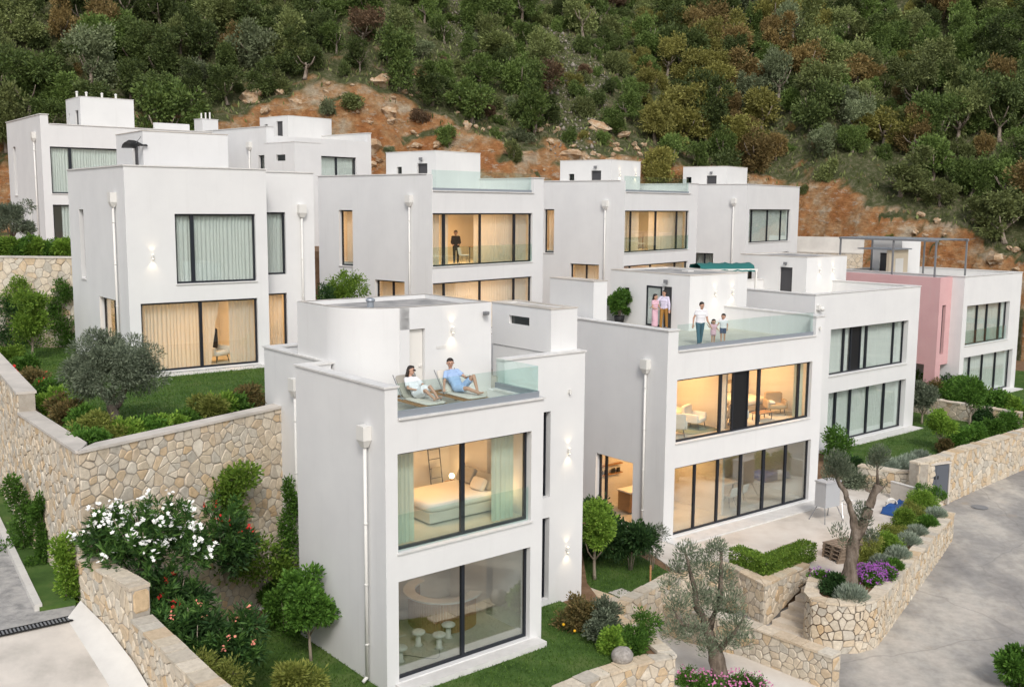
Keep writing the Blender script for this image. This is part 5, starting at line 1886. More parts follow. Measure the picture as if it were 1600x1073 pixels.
# low dry scrub over the slope: uncountable ground cover
n_s = 26000
X = RG.uniform(-75, 75, n_s)
Y = RG.uniform(80, 140, n_s)
P, keep = [], []
for x, y in zip(X, Y):
    d = y - interp(x, YC)
    wc = (interp(x, ZT) - interp(x, ZB)) / 1.75
    if d < wc * .92:
        continue
    P.append((x, y, terrain(x, y) - .02))
P = np.array(P)
D = rdirs(len(P)) * .6 + np.array([0, 0, 1])
V, F = leaf_quads(P, D, .55, .35)
o = bpy.data.objects.new('hillside_scrub', np_mesh('hillside_scrub', V, F, 'hill_olive'))
o['kind'] = 'stuff'
link(o)
P2_ = P[::3] + np.array([.3, .2, 0])
V, F = leaf_quads(P2_, rdirs(len(P2_)) * .5 + np.array([0, 0, 1]), .5, .22)
o = bpy.data.objects.new('dry_grass', np_mesh('dry_grass', V, F, 'dry_grass'))
o['kind'] = 'stuff'
link(o)

# ---- turf blades on the lawns
def inside(x, y, poly):
    r = False
    n = len(poly)
    for i in range(n):
        (x0, y0), (x1, y1) = poly[i], poly[i - 1]
        if (y0 > y) != (y1 > y) and x < (x1 - x0) * (y - y0) / (y1 - y0) + x0:
            r = not r
    return r


PV_, FV_ = [], []
for pl, z, dens, h in LAWNS:
    x0, x1 = min(p[0] for p in pl), max(p[0] for p in pl)
    y0, y1 = min(p[1] for p in pl), max(p[1] for p in pl)
    n = int((x1 - x0) * (y1 - y0) * dens)
    xx, yy_ = RG.uniform(x0, x1, n), RG.uniform(y0, y1, n)
    pts = np.array([(x, y, z - .004) for x, y in zip(xx, yy_) if inside(x, y, pl)])
    if len(pts) == 0:
        continue
    V, F = leaf_quads(pts, rdirs(len(pts)) * .75 + np.array([0, 0, .9]), h * 1.5, .28)
    FV_.append(F + sum(len(v) for v in PV_))
    PV_.append(V)
o = bpy.data.objects.new('turf', np_mesh('turf', np.concatenate(PV_), np.concatenate(FV_), 'grass'))
o['kind'] = 'stuff'
link(o)


# ---- garden plants
def small_tree(name, label, base, h, cw, ch, mat, seed, trunk_r=.05, bark='bark_pale', k=24, per=130, leaf=.11, aspect=.5, low=-.75, cat='tree', group=None):
    cm = lobed_crown('crown', mat, cw * 1.05, 10, 58, leaf * 1.1, aspect, seed, ch / cw, .34)
    tm = trunk_mesh(h, trunk_r, trunk_r * .7, .06, 4, cw * .5, bark, seed, 8, ch * .5)
    return plant(name, label, cat, base, [('crown', cm, (0, 0, h + ch)), ('trunk', tm, (0, 0, 0))], group)


def shrub(name, label, base, rx, ry, rz, mat, seed, k=18, per=110, leaf=.10, aspect=.45, group=None, rz_rot=0, low=-.35, lift=.45, stem='bark_pale', cat='shrub'):
    cm = lobed_crown('foliage', mat, (rx + ry) / 2, 8, max(14, int(per * .45)), leaf * 1.12, aspect, seed, rz / max(rx, ry), .36)
    return plant(name, label, cat, base, [('foliage', cm, (0, 0, rz * max(lift, .72))), ('stem', stems_mesh(5, rz * 1.1, min(rx, ry) * .6, .02, stem, seed), (0, 0, 0))], group, rz_rot)


def climber(name, label, base, w, h, mat, seed, k=26, leaf=.10, dep=.22):
    rg = np.random.default_rng(seed)
    P, D = [], []
    for i in range(k):
        t = (i + .5) / k
        c_ = np.array([(rg.normal() * .26 + .22 * math.sin(t * 7 + seed)) * w * (1 - .4 * t), rg.normal() * dep * .3, t * h])
        n = 190
        d = rdirs(n, rg)
        P.append(c_ + d * (rg.random(n) ** .5)[:, None] * np.array([w * .42 * (1.15 - .6 * t), dep, h / k * 2.4]))
        D.append(d + np.array([0, 0, .3]))
    V, F = leaf_quads(np.concatenate(P), np.concatenate(D), leaf, .55, rg)
    me = np_mesh('foliage', V, F, mat)
    return plant(name, label, 'plant', base, [('foliage', me, (0, 0, 0)), ('stem', stems_mesh(3, h * .9, .15, .015, 'bark_pale', seed), (0, 0, 0))])


LG = 5.475
# olive on the upper garden
ob = at_z(177, 668, LG)
mb = MB()
mb.tube([(0, 0, 0), (.03, 0, .35), (-.05, .03, .8), (-.32, .05, 1.15), (-.6, .1, 1.6)], [.24, .17, .15, .10, .05], 10)
mb.tube([(.05, 0, .3), (.16, .02, .7), (.36, .0, 1.1), (.62, -.05, 1.6)], [.15, .12, .09, .04], 9)
mb.tube([(0, 0, .7), (.02, .1, 1.2), (.0, .2, 1.8)], [.09, .07, .03], 8)
plant('olive_tree', 'round bushy olive tree with short forked trunk on the upper lawn', 'tree', ob,
      [('trunk', mesh_of(mb, 'trunk', 'bark'), (0, 0, 0)), ('crown', crown_mesh('crown', 'leaf_olive', 1.32, 1.25, 1.0, 46, 330, .105, .24, 301, -.65, .34, .5), (0, 0, 1.72))])
small_tree('citrus_tree', 'slim citrus tree on the upper lawn before the stone wall', at_z(50, 562, LG), .95, .76, .9, 'leaf_bright', 302, .05)
wl = at_z(92, 545, LG)
climber('climber', 'dark green climber on the rear garden stone wall beside the villa', (wl.x, 46.35, LG), 1.3, 3.0, 'leaf_green', 303)
climber('climber', 'leafy climber on the rear garden wall behind the citrus tree', (at_y(20, 500, 46.3).x, 46.3, LG), 2.2, 2.2, 'leaf_dark', 304)
climber('climber', 'tall bright climber hugging the rear garden wall', (at_y(33, 500, 46.4).x, 46.4, LG), 1.2, 3.1, 'leaf_bright', 3041)
# shrubs along the edge of the upper garden
edge1 = [(-4, 566), (14, 585), (30, 605), (46, 628), (62, 645), (80, 660), (98, 676), (117, 690)]
for k, (px, py) in enumerate(edge1):
    q = at_z(px, py, 5.6) + Vector((.35, .35, 0))
    shrub('border_shrub', 'mixed flowering shrub along the top of the tall retaining wall', (q.x, q.y, LG), .56, .56, .42, ('leaf_bright', 'leaf_green', 'leaf_reddish', 'leaf_green', 'leaf_bright', 'leaf_reddish', 'leaf_green', 'leaf_yellow')[k], 310 + k, 14, 90, group='shrubs along the tall retaining wall')
edge2 = [(150, 692), (182, 686), (212, 680), (243, 673), (275, 668), (305, 660), (330, 655), (352, 650), (375, 645), (400, 637)]
for k, (px, py) in enumerate(edge2):
    q = at_z(px, py, 5.7) + Vector((-.25, .25, 0))
    big = px > 320
    shrub('border_shrub', 'low leafy shrub on the wall edge before the olive lawn' if not big else 'fuller shrub with reddish tips at the wall end beside the white villa', (q.x, q.y, LG), .46 if not big else .55, .48, .27 if not big else .46, ('leaf_green', 'leaf_yellow', 'leaf_bright', 'leaf_green', 'leaf_bright')[k % 5] if px < 380 else 'leaf_reddish', 330 + k, 12, 90, group='low shrubs before the olive lawn' if not big else 'full shrubs at the wall end')
fl = [np.array(at_z(px, py, 6.2)) for px, py in ((24, 578), (66, 590), (62, 597), (22, 584))]
b0 = Vector(fl[0])
fo = plant('geranium', 'small red flowers among the shrubs on the tall retaining wall', 'flowers', (b0.x, b0.y, LG), [('blossom', flower_mesh([f - np.array([b0.x, b0.y, LG]) for f in fl], .09, 'petal_red', 5), (0, 0, 0)), ('stem', stems_mesh(5, .75, .3, .01, 'leaf_green', 9), (0, 0, 0))])
# hedge and olive on the row above
for k in range(9):
    q = at_y(-6 + k * 14.5, 395, 48.4)
    shrub('hedge_shrub', 'bright green hedge shrub on top of the rear garden wall', (q.x, 48.4, 9.4), .62, .5, .55, 'leaf_bright' if k % 3 else 'leaf_green', 350 + k, 14, 80, .11, group='hedge shrubs above the rear wall')
q = at_y(18, 352, 53)
plant('olive_tree', 'small olive tree above the rear garden wall by the upper villa', 'tree', (q.x, 53, 9.35), [('trunk', trunk_mesh(1.3, .12, .08, .1, 3, .5, 'bark', 8), (0, 0, 0)), ('crown', crown_mesh('crown', 'leaf_olive', 1.05, 1.0, .95, 26, 190, .13, .26, 361, -.6, .36, .5), (0, 0, 1.75))])

# A's garden: oleanders and climbers
GZ = -0.2


def oleander(label, base, rx, ry, rz, tips, seed, petals=None, nfl=0, fr=.10, name='oleander', leaf=.21):
    me, cs = oleander_mesh(rx, ry, rz, tips, seed, 'leaf_oleander', leaf)
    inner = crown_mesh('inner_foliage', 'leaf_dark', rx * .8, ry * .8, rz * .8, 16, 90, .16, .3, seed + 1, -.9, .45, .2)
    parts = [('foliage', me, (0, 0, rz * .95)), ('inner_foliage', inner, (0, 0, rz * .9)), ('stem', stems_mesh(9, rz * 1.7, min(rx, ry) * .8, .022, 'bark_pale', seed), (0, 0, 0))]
    if nfl:
        rg = np.random.default_rng(seed)
        sel = [c_ for c_ in cs if c_[1] < ry * .35 and c_[2] > -rz * .25]
        rg.shuffle(sel)
        parts.append(('blossom', flower_mesh([c_ * 1.05 + np.array([0, -.04, .08]) for c_ in sel[:nfl]], fr, petals, seed, 6), (0, 0, rz * .95)))
    return plant(name, label, 'shrub', base, parts)


def gp(px, py, Y):
    q = at_y(px, py, Y)
    return q


def oz(px, py, Y, rz, zc):
    """foot of a bush whose foliage centre appears at the pixel"""
    q = at_y(px, py, Y)
    return (q.x, q.y, q.z - rz * .95), q.z


p, _ = oz(228, 850, 24.6, 1.25, 0)
oleander('big oleander bush covered with white blossom by the stone wall corner', p, 1.68, 1.15, 1.25, 210, 401, 'petal_white', 70, .085)
p, _ = oz(352, 845, 27.2, 1.25, 0)
oleander('dark oleander with a few red blossoms before the tall stone wall', p, .95, .8, 1.25, 75, 402, 'petal_red', 9, .07)
q = gp(362, 800, 28.9)
climber('climber', 'tall bushy climber with yellowish tips on the tall stone wall', (q.x, q.y - .1, 1.2), 2.0, 3.3, 'leaf_bright', 403, 38, .13, .4)
climber('climber', 'narrow climber on the white side wall of the small villa', (A.world(.6, 6.0, 0).x - .2, A.world(.6, 6.0, 0).y, GZ), .62, 4.1, 'leaf_green', 404, 34, .09, .25)
climber('climber', 'low leafy growth at the foot of the small villa side wall', (A.world(-.35, 4.9, 0).x, A.world(-.35, 4.9, 0).y, GZ), .9, 1.5, 'leaf_green', 4041, 16, .10, .4)
p, _ = oz(268, 945, 24.2, 1.15, 0)
oleander('leafy oleander with deep red blossoms beside the stepped driveway wall', p, .95, .85, 1.15, 85, 405, 'petal_red', 7, .09)
p, _ = oz(305, 1000, 23.0, 1.05, 0)
oleander('light green oleander with coral blossoms beside the driveway wall', p, .95, .85, 1.05, 85, 406, 'petal_coral', 5, .05)
p, _ = oz(365, 1000, 23.6, .95, 0)
oleander('thin oleander with pale stems and coral buds on the front lawn edge', p, .75, .7, .95, 44, 407, 'petal_coral', 7, .045)
p, _ = oz(330, 1050, 21.8, .7, 0)
shrub('shrub', 'yellow-green feathery shrub at the end of the driveway wall', p, .6, .6, .7, 'leaf_yellow', 408, 14, 100, .10, .25, lift=.95)
for kk, (px, py, Y_, r_) in enumerate(((238, 955, 24.2, .95), (258, 990, 23.2, .85))):
    p, _ = oz(px, py, Y_, r_, 0)
    oleander(('leafy oleander without blossom behind the stepped wall end', 'dense oleander without blossom beside the lower driveway wall', 'young oleander at the top of the front lawn')[kk], p, r_ * .95, r_ * .8, r_, 60, 4085 + kk)
q = gp(466, 1085, 24.2)
shrub('shrub', 'bright yellow-green shrub on the front lawn below the young tree', (q.x, q.y, GZ), .60, .55, .46, 'leaf_yellow', 409, 20, 120, .13, .3, lift=.8)
tb = at_z(486, 1032, GZ)
small_tree('citrus_tree', 'young broad-leaved tree against the white side wall of the small villa', tb, 1.15, .66, .62, 'leaf_green', 410, .045, 'bark_pale', 30, 150, .115, .5)
q = at_z(432, 950, GZ)
shrub('shrub', 'small green shrub with white stones at its foot on the front lawn', (q.x, q.y, GZ), .55, .5, .45, 'leaf_green', 411, 12, 100)
for k, (px, py) in enumerate(((408, 950), (422, 958))):
    o = bpy.data.objects.new('garden_stone', bm_rocks[k])
    link(o)
    o.material_slots[0].link = 'OBJECT'
    o.material_slots[0].material = MATS['coping']
    q = at_z(px, py, GZ)
    o.location = (q.x, q.y, GZ + .03)
    o.scale = (.16, .13, .09)
    tag(o, 'white stone on the lawn beside the small shrub', 'stone', 'white lawn stones')
# bushes at the right of A's lawn
for k, (px, py, r, mt_, lab) in enumerate(((905, 985, .58, 'leaf_reddish', 'bronze-green citrus shrub with orange fruit by the villa corner'), (945, 1000, .58, 'leaf_olive', 'loose olive-brown shrub between the citrus shrub and the box ball'), (1000, 1012, .62, 'leaf_green', 'dense rounded green shrub at the end of the stone edge wall'), (962, 1018, .34, 'leaf_bright', 'small bright leafy plant behind the grey boulder'))):
    q = at_z(px, py, GZ)
    sh = shrub('shrub', lab, (q.x, q.y, GZ), r, r, r * .95, mt_, 420 + k, 20, 130, .085 if k < 3 else .13, .45, lift=.6)
    if k == 0:
        rgk = np.random.default_rng(4)
        d = rdirs(9, rgk)
        d[:, 1] = -abs(d[:, 1])
        fm = MB()
        for p in d:
            fm.ball((p[0] * r * .95, p[1] * r * .95, r * .6 + p[2] * r * .5), .045, 8, 6)
        qf = bpy.data.objects.new('orange_fruit', mesh_of(fm, 'orange_fruit', 'petal_yellow'))
        link(qf, sh)
mb = MB().ball((0, 0, 0), 1, 20, 14)
mb.v = [tuple(Vector(p) * (1 + .07 * mnoise.noise(Vector(p) * 2))) for p in mb.v]
ro = mb.build('boulder', 'rock_grey', None, True)
q = at_z(972, 1036, GZ)
ro.location = (q.x, q.y, GZ + .22)
ro.scale = (.30, .28, .26)
tag(ro, 'rounded grey boulder on the lawn beside the shrubs', 'boulder')

# side lawn between the villas
small_tree('citrus_tree', 'round-topped lollipop tree with small blossoms on the side lawn', at_z(929, 905, -.6), 1.15, .72, .75, 'leaf_bright', 430, .06, 'bark_pale', 30, 150, .10, .5)
q = at_z(985, 890, -.6)
shrub('shrub', 'large dark glossy shrub below the lit side window', (q.x, q.y, -.6), .95, .75, 1.15, 'leaf_dark', 431, 26, 130, .14, .4, lift=.8)
q = at_z(940, 868, -.6)
shrub('shrub', 'dark shrub in the corner behind the lollipop tree', (q.x, q.y, -.6), .9, .7, 1.1, 'leaf_dark', 432, 22, 120, .14, .4, lift=.8)
q = at_z(1018, 890, -.6)
shrub('shrub', 'sparse grey twiggy shrub beside the villa downpipe', (q.x, q.y, -.6), .6, .5, 1.05, 'leaf_olive', 433, 16, 26, .10, .25, lift=.9)
dc = B(None, 'drain_cover', 'concrete', (-.3, .3, -.3, .3, 0, .03))
q = at_z(971, 927, -.6)
dc.location, dc.rotation_euler = (q.x, q.y, -.60), (0, 0, .66)
tag(dc, 'square concrete drain cover on the side lawn', 'drain cover')
stk = MB().box(-.03, .03, -.03, .03, 0, .62).build('marker_post', 'wood')
q = at_z(1016, 910, -.6)
stk.location = (q.x, q.y, -.6)
tag(stk, 'short orange-brown timber post at the edge of the side lawn', 'post')

# front olive (leaning) at the street side
ob = at_z(1128, 1072, -1.9)
tp = [at_y(1128, 1072, ob.y), at_y(1118, 1020, ob.y + .05), at_y(1105, 985, ob.y + .1), at_y(1090, 945, ob.y + .1), at_y(1082, 905, ob.y + .1), at_y(1070, 860, ob.y)]
tp = [Vector(p) - ob for p in tp]
mb = MB().tube(*resample(tp, [.30, .20, .14, .10, .07, .03]), 12)
mb.tube([tp[2], at_y(1125, 935, ob.y + .2) - ob, at_y(1125, 860, ob.y + .3) - ob], [.13, .08, .03], 8)
mb.tube([tp[1], at_y(1150, 985, ob.y - .2) - ob, at_y(1165, 960, ob.y - .2) - ob], [.10, .06, .03], 8)
mb.tube([tp[2], at_y(1066, 975, ob.y - .3) - ob, at_y(1050, 950, ob.y - .3) - ob], [.08, .05, .02], 8)
rg = np.random.default_rng(77)
P, D = [], []
for (px, py, r, n, dy) in ((1075, 865, .34, 260, 0), (1060, 890, .28, 160, .2), (1098, 885, .40, 330, .2), (1120, 858, .28, 230, .3), (1128, 900, .36, 300, .3), (1060, 945, .36, 260, -.3), (1052, 985, .34, 200, -.3), (1085, 985, .36, 260, -.3), (1110, 945, .40, 320, .1), (1140, 940, .40, 300, .1), (1150, 975, .38, 280, -.2), (1090, 925, .36, 240, 0), (1135, 1000, .32, 160, -.3), (1105, 1012, .26, 130, -.4), (1160, 1000, .28, 120, 0), (1045, 915, .26, 110, 0)):
    c_ = np.array(at_y(px, py, ob.y + dy) - ob)
    n = int(n * 3.0)
    d = rdirs(n, rg)
    P.append(c_ + d * (rg.random(n) ** .5)[:, None] * r * 1.2)
    D.append(d * .6 + np.array([0, 0, .6]))
V, F = leaf_quads(np.concatenate(P), np.concatenate(D), .105, .26, rg)
plant('olive_tree', 'leaning old olive tree with silvery open foliage in front of the street wall', 'tree', ob, [('trunk', mesh_of(gnarl(mb), 'trunk', 'bark_dark'), (0, 0, 0)), ('crown', np_mesh('crown', V, F, 'leaf_olive'), (0, 0, 0))])
for k, (px, py) in enumerate(((1075, 1072), (1105, 1080), (1150, 1078), (1175, 1085))):
    q = at_z(px, py, -1.9)
    sh = shrub('flower_mound', 'low mound of pink flowers at the foot of the leaning olive', (q.x, q.y, -1.9), .5, .4, .26, 'leaf_green', 440 + k, 10, 80, .06, .4, 'pink flower mounds')
    rgk = np.random.default_rng(k)
    d = rdirs(34, rgk)
    d[:, 2] = abs(d[:, 2])
    qf = bpy.data.objects.new('blossom', flower_mesh([p * np.array([.58, .5, .36]) + np.array([0, 0, .2]) for p in d], .05, 'petal_pink', k, 3))
    link(qf, sh)

# pollarded olive in the planter
ob = at_z(1327, 918, -.35)


def rel(px, py, dy=0.0):
    return at_y(px, py, ob.y + dy) - ob


mb = MB().tube(*resample([rel(1325, 924), rel(1328, 890), rel(1333, 850), rel(1340, 825)], [.32, .22, .19, .19]), 14)
mb.tube(*resample([rel(1340, 835), rel(1330, 800), rel(1326, 780), rel(1318, 765), rel(1306, 742), rel(1300, 728)], [.15, .11, .10, .09, .07, .04]), 10)
mb.tube(*resample([rel(1338, 840), rel(1350, 812), rel(1358, 790), rel(1366, 772), rel(1374, 757)], [.19, .16, .14, .12, .13]), 12)
mb.tube([rel(1366, 775), rel(1360, 768), rel(1352, 765)], [.07, .06, .05], 8)
mb.tube([rel(1372, 760), rel(1371, 740), rel(1372, 722)], [.05, .035, .02], 7)
rg = np.random.default_rng(78)
P, D = [], []
for (px, py, r, n) in ((1308, 722, .34, 420), (1300, 738, .28, 260), (1318, 735, .28, 240), (1374, 712, .30, 330), (1368, 722, .24, 160), (1348, 812, .26, 160), (1345, 795, .22, 90), (1360, 838, .22, 150), (1310, 830, .26, 70), (1322, 845, .22, 60)):
    c_ = np.array(rel(px, py))
    n *= 3
    d = rdirs(n, rg)
    P.append(c_ + d * (rg.random(n) ** .5)[:, None] * r * 1.2)
    D.append(d * .6 + np.array([0, 0, .8]))
V, F = leaf_quads(np.concatenate(P), np.concatenate(D), .11, .22, rg)
plant('olive_tree', 'pollarded old olive tree with thick forked trunk in the curved planter', 'tree', ob, [('trunk', mesh_of(gnarl(mb), 'trunk', 'bark_dark'), (0, 0, 0)), ('crown', np_mesh('crown', V, F, 'leaf_olive'), (0, 0, 0))])
# planter row: lavender mounds, box shrubs, purple flowers
for k, (px, py, r, mt_) in enumerate(((1330, 937, .52, 'leaf_lavender'), (1378, 886, .42, 'leaf_lavender'), (1404, 872, .42, 'leaf_lavender'), (1420, 850, .42, 'leaf_lavender'), (1432, 836, .38, 'leaf_lavender'), (1448, 822, .42, 'leaf_green'), (1462, 808, .40, 'leaf_lavender'), (1394, 890, .36, 'leaf_green'))):
    q = at_z(px, py, -.35)
    plant('lavender', 'silvery lavender mound in the planter beside the street' if mt_ == 'leaf_lavender' else 'green grassy mound between the lavender plants of the planter', 'plant', (q.x, q.y, -.38), [('foliage', spike_mesh(r * 1.2, r * 1.05, 2200, mt_, 450 + k, .17), (0, 0, .03))], 'lavender mounds' if mt_ == 'leaf_lavender' else 'grassy mounds')
for k, (px, py, mt_) in enumerate(((1362, 880, 'leaf_yellow'), (1380, 862, 'leaf_bright'), (1396, 848, 'leaf_yellow'), (1410, 830, 'leaf_bright'), (1424, 815, 'leaf_yellow'), (1438, 800, 'leaf_bright'), (1449, 790, 'leaf_green'))):
    q = at_z(px, py, -.5)
    shrub('box_shrub', 'clipped yellow-green box shrub on the patio side of the planter', (q.x, q.y, -.62), .58, .58, .5, mt_, 470 + k, 16, 150, .06, .6, 'box shrubs along the patio')
for k, (px, py, r) in enumerate(((1362, 912, .42), (1378, 905, .40), (1352, 903, .36), (1282, 908, .34))):
    q = at_z(px, py, -.35)
    sh = shrub('flower_mound', 'purple flower mound below the pollarded olive' if k < 3 else 'green flowering mound beside the garden steps', (q.x, q.y, -.38), r, r, r * .7, 'leaf_green', 480 + k, 12, 90, .06, .4, 'purple flower mounds' if k < 3 else None)
    rgk = np.random.default_rng(k + 30)
    d = rdirs(120 if k < 3 else 22, rgk)
    d[:, 2] = abs(d[:, 2])
    link(bpy.data.objects.new('blossom', flower_mesh([p * np.array([r, r, r * .85]) * 1.16 + np.array([0, 0, r * .48]) for p in d], .045, 'petal_purple', k, 3)), sh)
q = at_z(1300, 925, -.35)
shrub('shrub', 'dark green leafy shrub at the planter edge beside the steps', (q.x, q.y, -.38), .42, .36, .34, 'leaf_dark', 488, 12, 100, .08)
# clipped hedge on the patio wall
hd = [at_z(1140, 880, -.45), at_z(1197, 903, -.45), at_z(1272, 872, -.45)]
hroot = thing('hedge', 'clipped dark green L-shaped hedge on the patio wall', 'hedge', (hd[1].x, hd[1].y, -.62))
for a, b_ in ((hd[0], hd[1]), (hd[1], hd[2])):
    n = int((b_ - a).length * 4600)
    t = RG.random(n)
    ax = (b_ - a).normalized()
    sd_ = np.array([-ax.y, ax.x, 0])
    base = np.array(a)[None] + np.array(b_ - a)[None] * t[:, None]
    e = RG.uniform(-1, 1, (n, 2))
    ff = RG.integers(0, 2, n)
    e[np.arange(n), ff] = np.where(RG.random(n) < .5, -1, 1) * RG.uniform(.8, 1.06, n)
    pos = base + sd_[None] * (e[:, :1] * .30 + .22) + np.array([0, 0, 1])[None] * (e[:, 1:] * .30 + .28)
    pos[:, 2] = np.maximum(pos[:, 2], -.62)
    pos -= np.array([hd[1].x, hd[1].y, -.62])
    V, F = leaf_quads(pos, rdirs(n) + np.array([0, 0, .5]), .075, .5)
    link(bpy.data.objects.new('foliage', np_mesh('foliage', V, F, 'leaf_bright')), hroot)

# right-hand gardens
for k, (px, py, h, cw, ch, mt_, lab) in enumerate(((1468, 704, .9, .66, .6, 'leaf_bright', 'young bushy tree on the right lawn'), (1514, 678, 1.6, .78, .75, 'leaf_green', 'slender tall tree before the boundary wall'), (1440, 662, .9, .8, .7, 'leaf_olive', 'small pale-trunked tree at the corner of the right lawn'))):
    small_tree('garden_tree', lab, at_z(px, py, -.52), h, cw, ch, mt_, 500 + k, .07)
for k, (px, py, r, mt_, lab) in enumerate(((1308, 716, .95, 'leaf_green', 'citrus shrub at the corner between the two right villas'), (1322, 735, .6, 'leaf_dark', 'dark low shrub behind the pollarded olive'), (1500, 695, .6, 'leaf_green', 'green shrub along the street side wall'), (1528, 688, .62, 'leaf_green', 'green shrub along the street side wall'), (1550, 680, .62, 'leaf_green', 'green shrub along the street side wall'), (1575, 672, .7, 'leaf_green', 'green shrub along the street side wall'), (1535, 664, .7, 'leaf_dark', 'dark reddish shrub below the boundary wall'), (1480, 708, .45, 'leaf_reddish', 'reddish low shrub at the start of the street side wall'))):
    q = at_z(px, py, -.52)
    shrub('shrub', lab, (q.x, q.y, -.55), r, r, r * .8, mt_, 510 + k, 16, 90, .12, .45, 'shrubs along the street side wall' if 'along the street' in lab else None, lift=.6)
for k, (px, py) in enumerate(((1378, 733), (1398, 730), (1415, 728), (1430, 722), (1448, 716))):
    q = at_z(px, py, .3) + Vector((0, .7, 0))
    plant('lavender', 'grey lavender mound on the lawn edge above the cabinet', 'plant', (q.x, q.y, -.1), [('foliage', spike_mesh(.62, .6, 1100, 'leaf_lavender', 530 + k, .22), (0, 0, .05))], 'lavender by the cabinet')
q = at_z(1385, 765, -.62)
shrub('shrub', 'wild olive-toned scrub behind the blue tarpaulin', (q.x, q.y, -.62), .9, .6, .55, 'leaf_olive', 540, 14, 70, .12, .3)
q = at_z(1335, 760, -.62)
shrub('shrub', 'wild grey scrub at the far edge of the patio', (q.x, q.y, -.62), .8, .6, .5, 'leaf_olive', 541, 14, 70, .12, .3)
for k, (px, py, r, mt_) in enumerate(((1438, 600, 1.1, 'leaf_green'), (1455, 610, .9, 'leaf_reddish'), (1472, 606, 1.0, 'leaf_dark'), (1490, 618, .9, 'leaf_green'), (1508, 612, 1.1, 'leaf_green'), (1525, 622, 1.0, 'leaf_bright'), (1548, 626, .9, 'leaf_green'), (1566, 630, .9, 'leaf_green'), (1582, 634, .8, 'leaf_bright'))):
    q = at_z(px, py + 14, -.2)
    shrub('shrub', 'leafy shrub in the bed below the pink house', (q.x, q.y, -.5), r, r, r * .95, mt_, 550 + k, 16, 80, .16, .45, 'shrubs below the pink house', lift=.7)
q = at_z(1592, 1075, -1.9)
shrub('shrub', 'broad-leaved shrub on the near side of the street', (q.x, q.y, -1.9), .62, .62, .75, 'leaf_green', 560, 16, 110, .13, .5, lift=.6)
# growth on the tall wall by the driveway
for k, (px, py, w, h, mt_) in enumerate(((28, 862, .9, 2.1, 'leaf_green'), (58, 885, .5, 1.9, 'leaf_green'), (97, 938, .55, 1.6, 'leaf_bright'))):
    q = at_z(px, py, DZ)
    climber('climber', ('leafy climber on the tall wall above the driveway', 'thin staked climber on the tall wall', 'small bright climber near the wall corner by the drain', 'climber at the far end of the driveway wall')[k], (q.x + .1, q.y + .1, DZ), w, h, mt_, 570 + k, 18, .10, .3)
# tree between the villas and the plant on the terrace
q = at_y(540, 470, 46.5)
small_tree('citrus_tree', 'young citrus tree against the side wall of the middle villa', (q.x, q.y, 5.42), 1.0, .9, 1.15, 'leaf_bright', 580, .06)
q = at_y(508, 470, 45)
climber('climber', 'dark climber in the gap between the two upper villas', (q.x, q.y, 5.42), 1.1, 3.0, 'leaf_dark', 581)
q = at_y(482, 520, 40.5)
shrub('shrub', 'small shrub peeping above the roof parapet of the small villa', (q.x, q.y, 5.42), .7, .6, .62, 'leaf_green', 582, 14, 90, .11, lift=.9)
pw = RV.world(6.45, 10.0, 6.5)
# ================================================================== THINGS IN AND AROUND THE VILLAS
def local_thing(vl, name, label, cat, s, t, z, rot=0.0, group=None):
    p = vl.world(s, t, z)
    return thing(name, label, cat, p, vl.yaw + rot, group)


def soft_box(parent, name, mat, x0, x1, y0, y1, z0, z1, r=.06, puff=0.0):
    """rounded cushion-like block"""
    n, m = 14, 8
    V, F = [], []
    cx_, cy_, cz_ = (x0 + x1) / 2, (y0 + y1) / 2, (z0 + z1) / 2
    hx, hy, hz = (x1 - x0) / 2, (y1 - y0) / 2, (z1 - z0) / 2
    e = .28
    for a in range(m + 1):
        ph = -math.pi / 2 + math.pi * a / m
        for j in range(n):
            th = 2 * math.pi * j / n

            def sg(v, p):
                return math.copysign(abs(v) ** p, v)
            V.append((cx_ + hx * sg(math.cos(ph), e) * sg(math.cos(th), e), cy_ + hy * sg(math.cos(ph), e) * sg(math.sin(th), e), cz_ + hz * sg(math.sin(ph), e)))
    for a in range(m):
        for j in range(n):
            q = (j + 1) % n
            F.append((a * n + j, a * n + q, (a + 1) * n + q, (a + 1) * n + j))
    me = bpy.data.meshes.new(name)
    me.from_pydata(V, [], F)
    me.materials.append(MATS[mat])
    me.shade_smooth()
    return link(bpy.data.objects.new(name, me), parent)


# ---- bedroom of the small villa
bd = local_thing(A, 'bed', 'low upholstered double bed with pale bedding behind the upper glass', 'bed', 2.25, 1.35, 3.40)
B(bd, 'bed_base', 'fabric_pale', (0, 2.45, 0, 1.75, .06, .34))
soft_box(bd, 'mattress', 'white_soft', -.02, 2.42, -.02, 1.77, .32, .60)
B(bd, 'headboard', 'fabric_pale', (2.42, 2.52, -.15, 1.9, 0, .95))
for k, (y0, y1, mt_) in enumerate(((.08, .80, 'linen_grey'), (.90, 1.66, 'linen_grey'))):
    p = soft_box(bd, 'pillow', mt_, -.10, .10, -.36, .36, -.24, .24)
    p.location = (2.22, (y0 + y1) / 2, .82)
    p.rotation_euler = (0, .45, 0)
p = soft_box(bd, 'cushion', 'fabric_pale', -.09, .09, -.25, .25, -.19, .19)
p.location, p.rotation_euler = (1.98, .40, .76), (0, .6, .1)
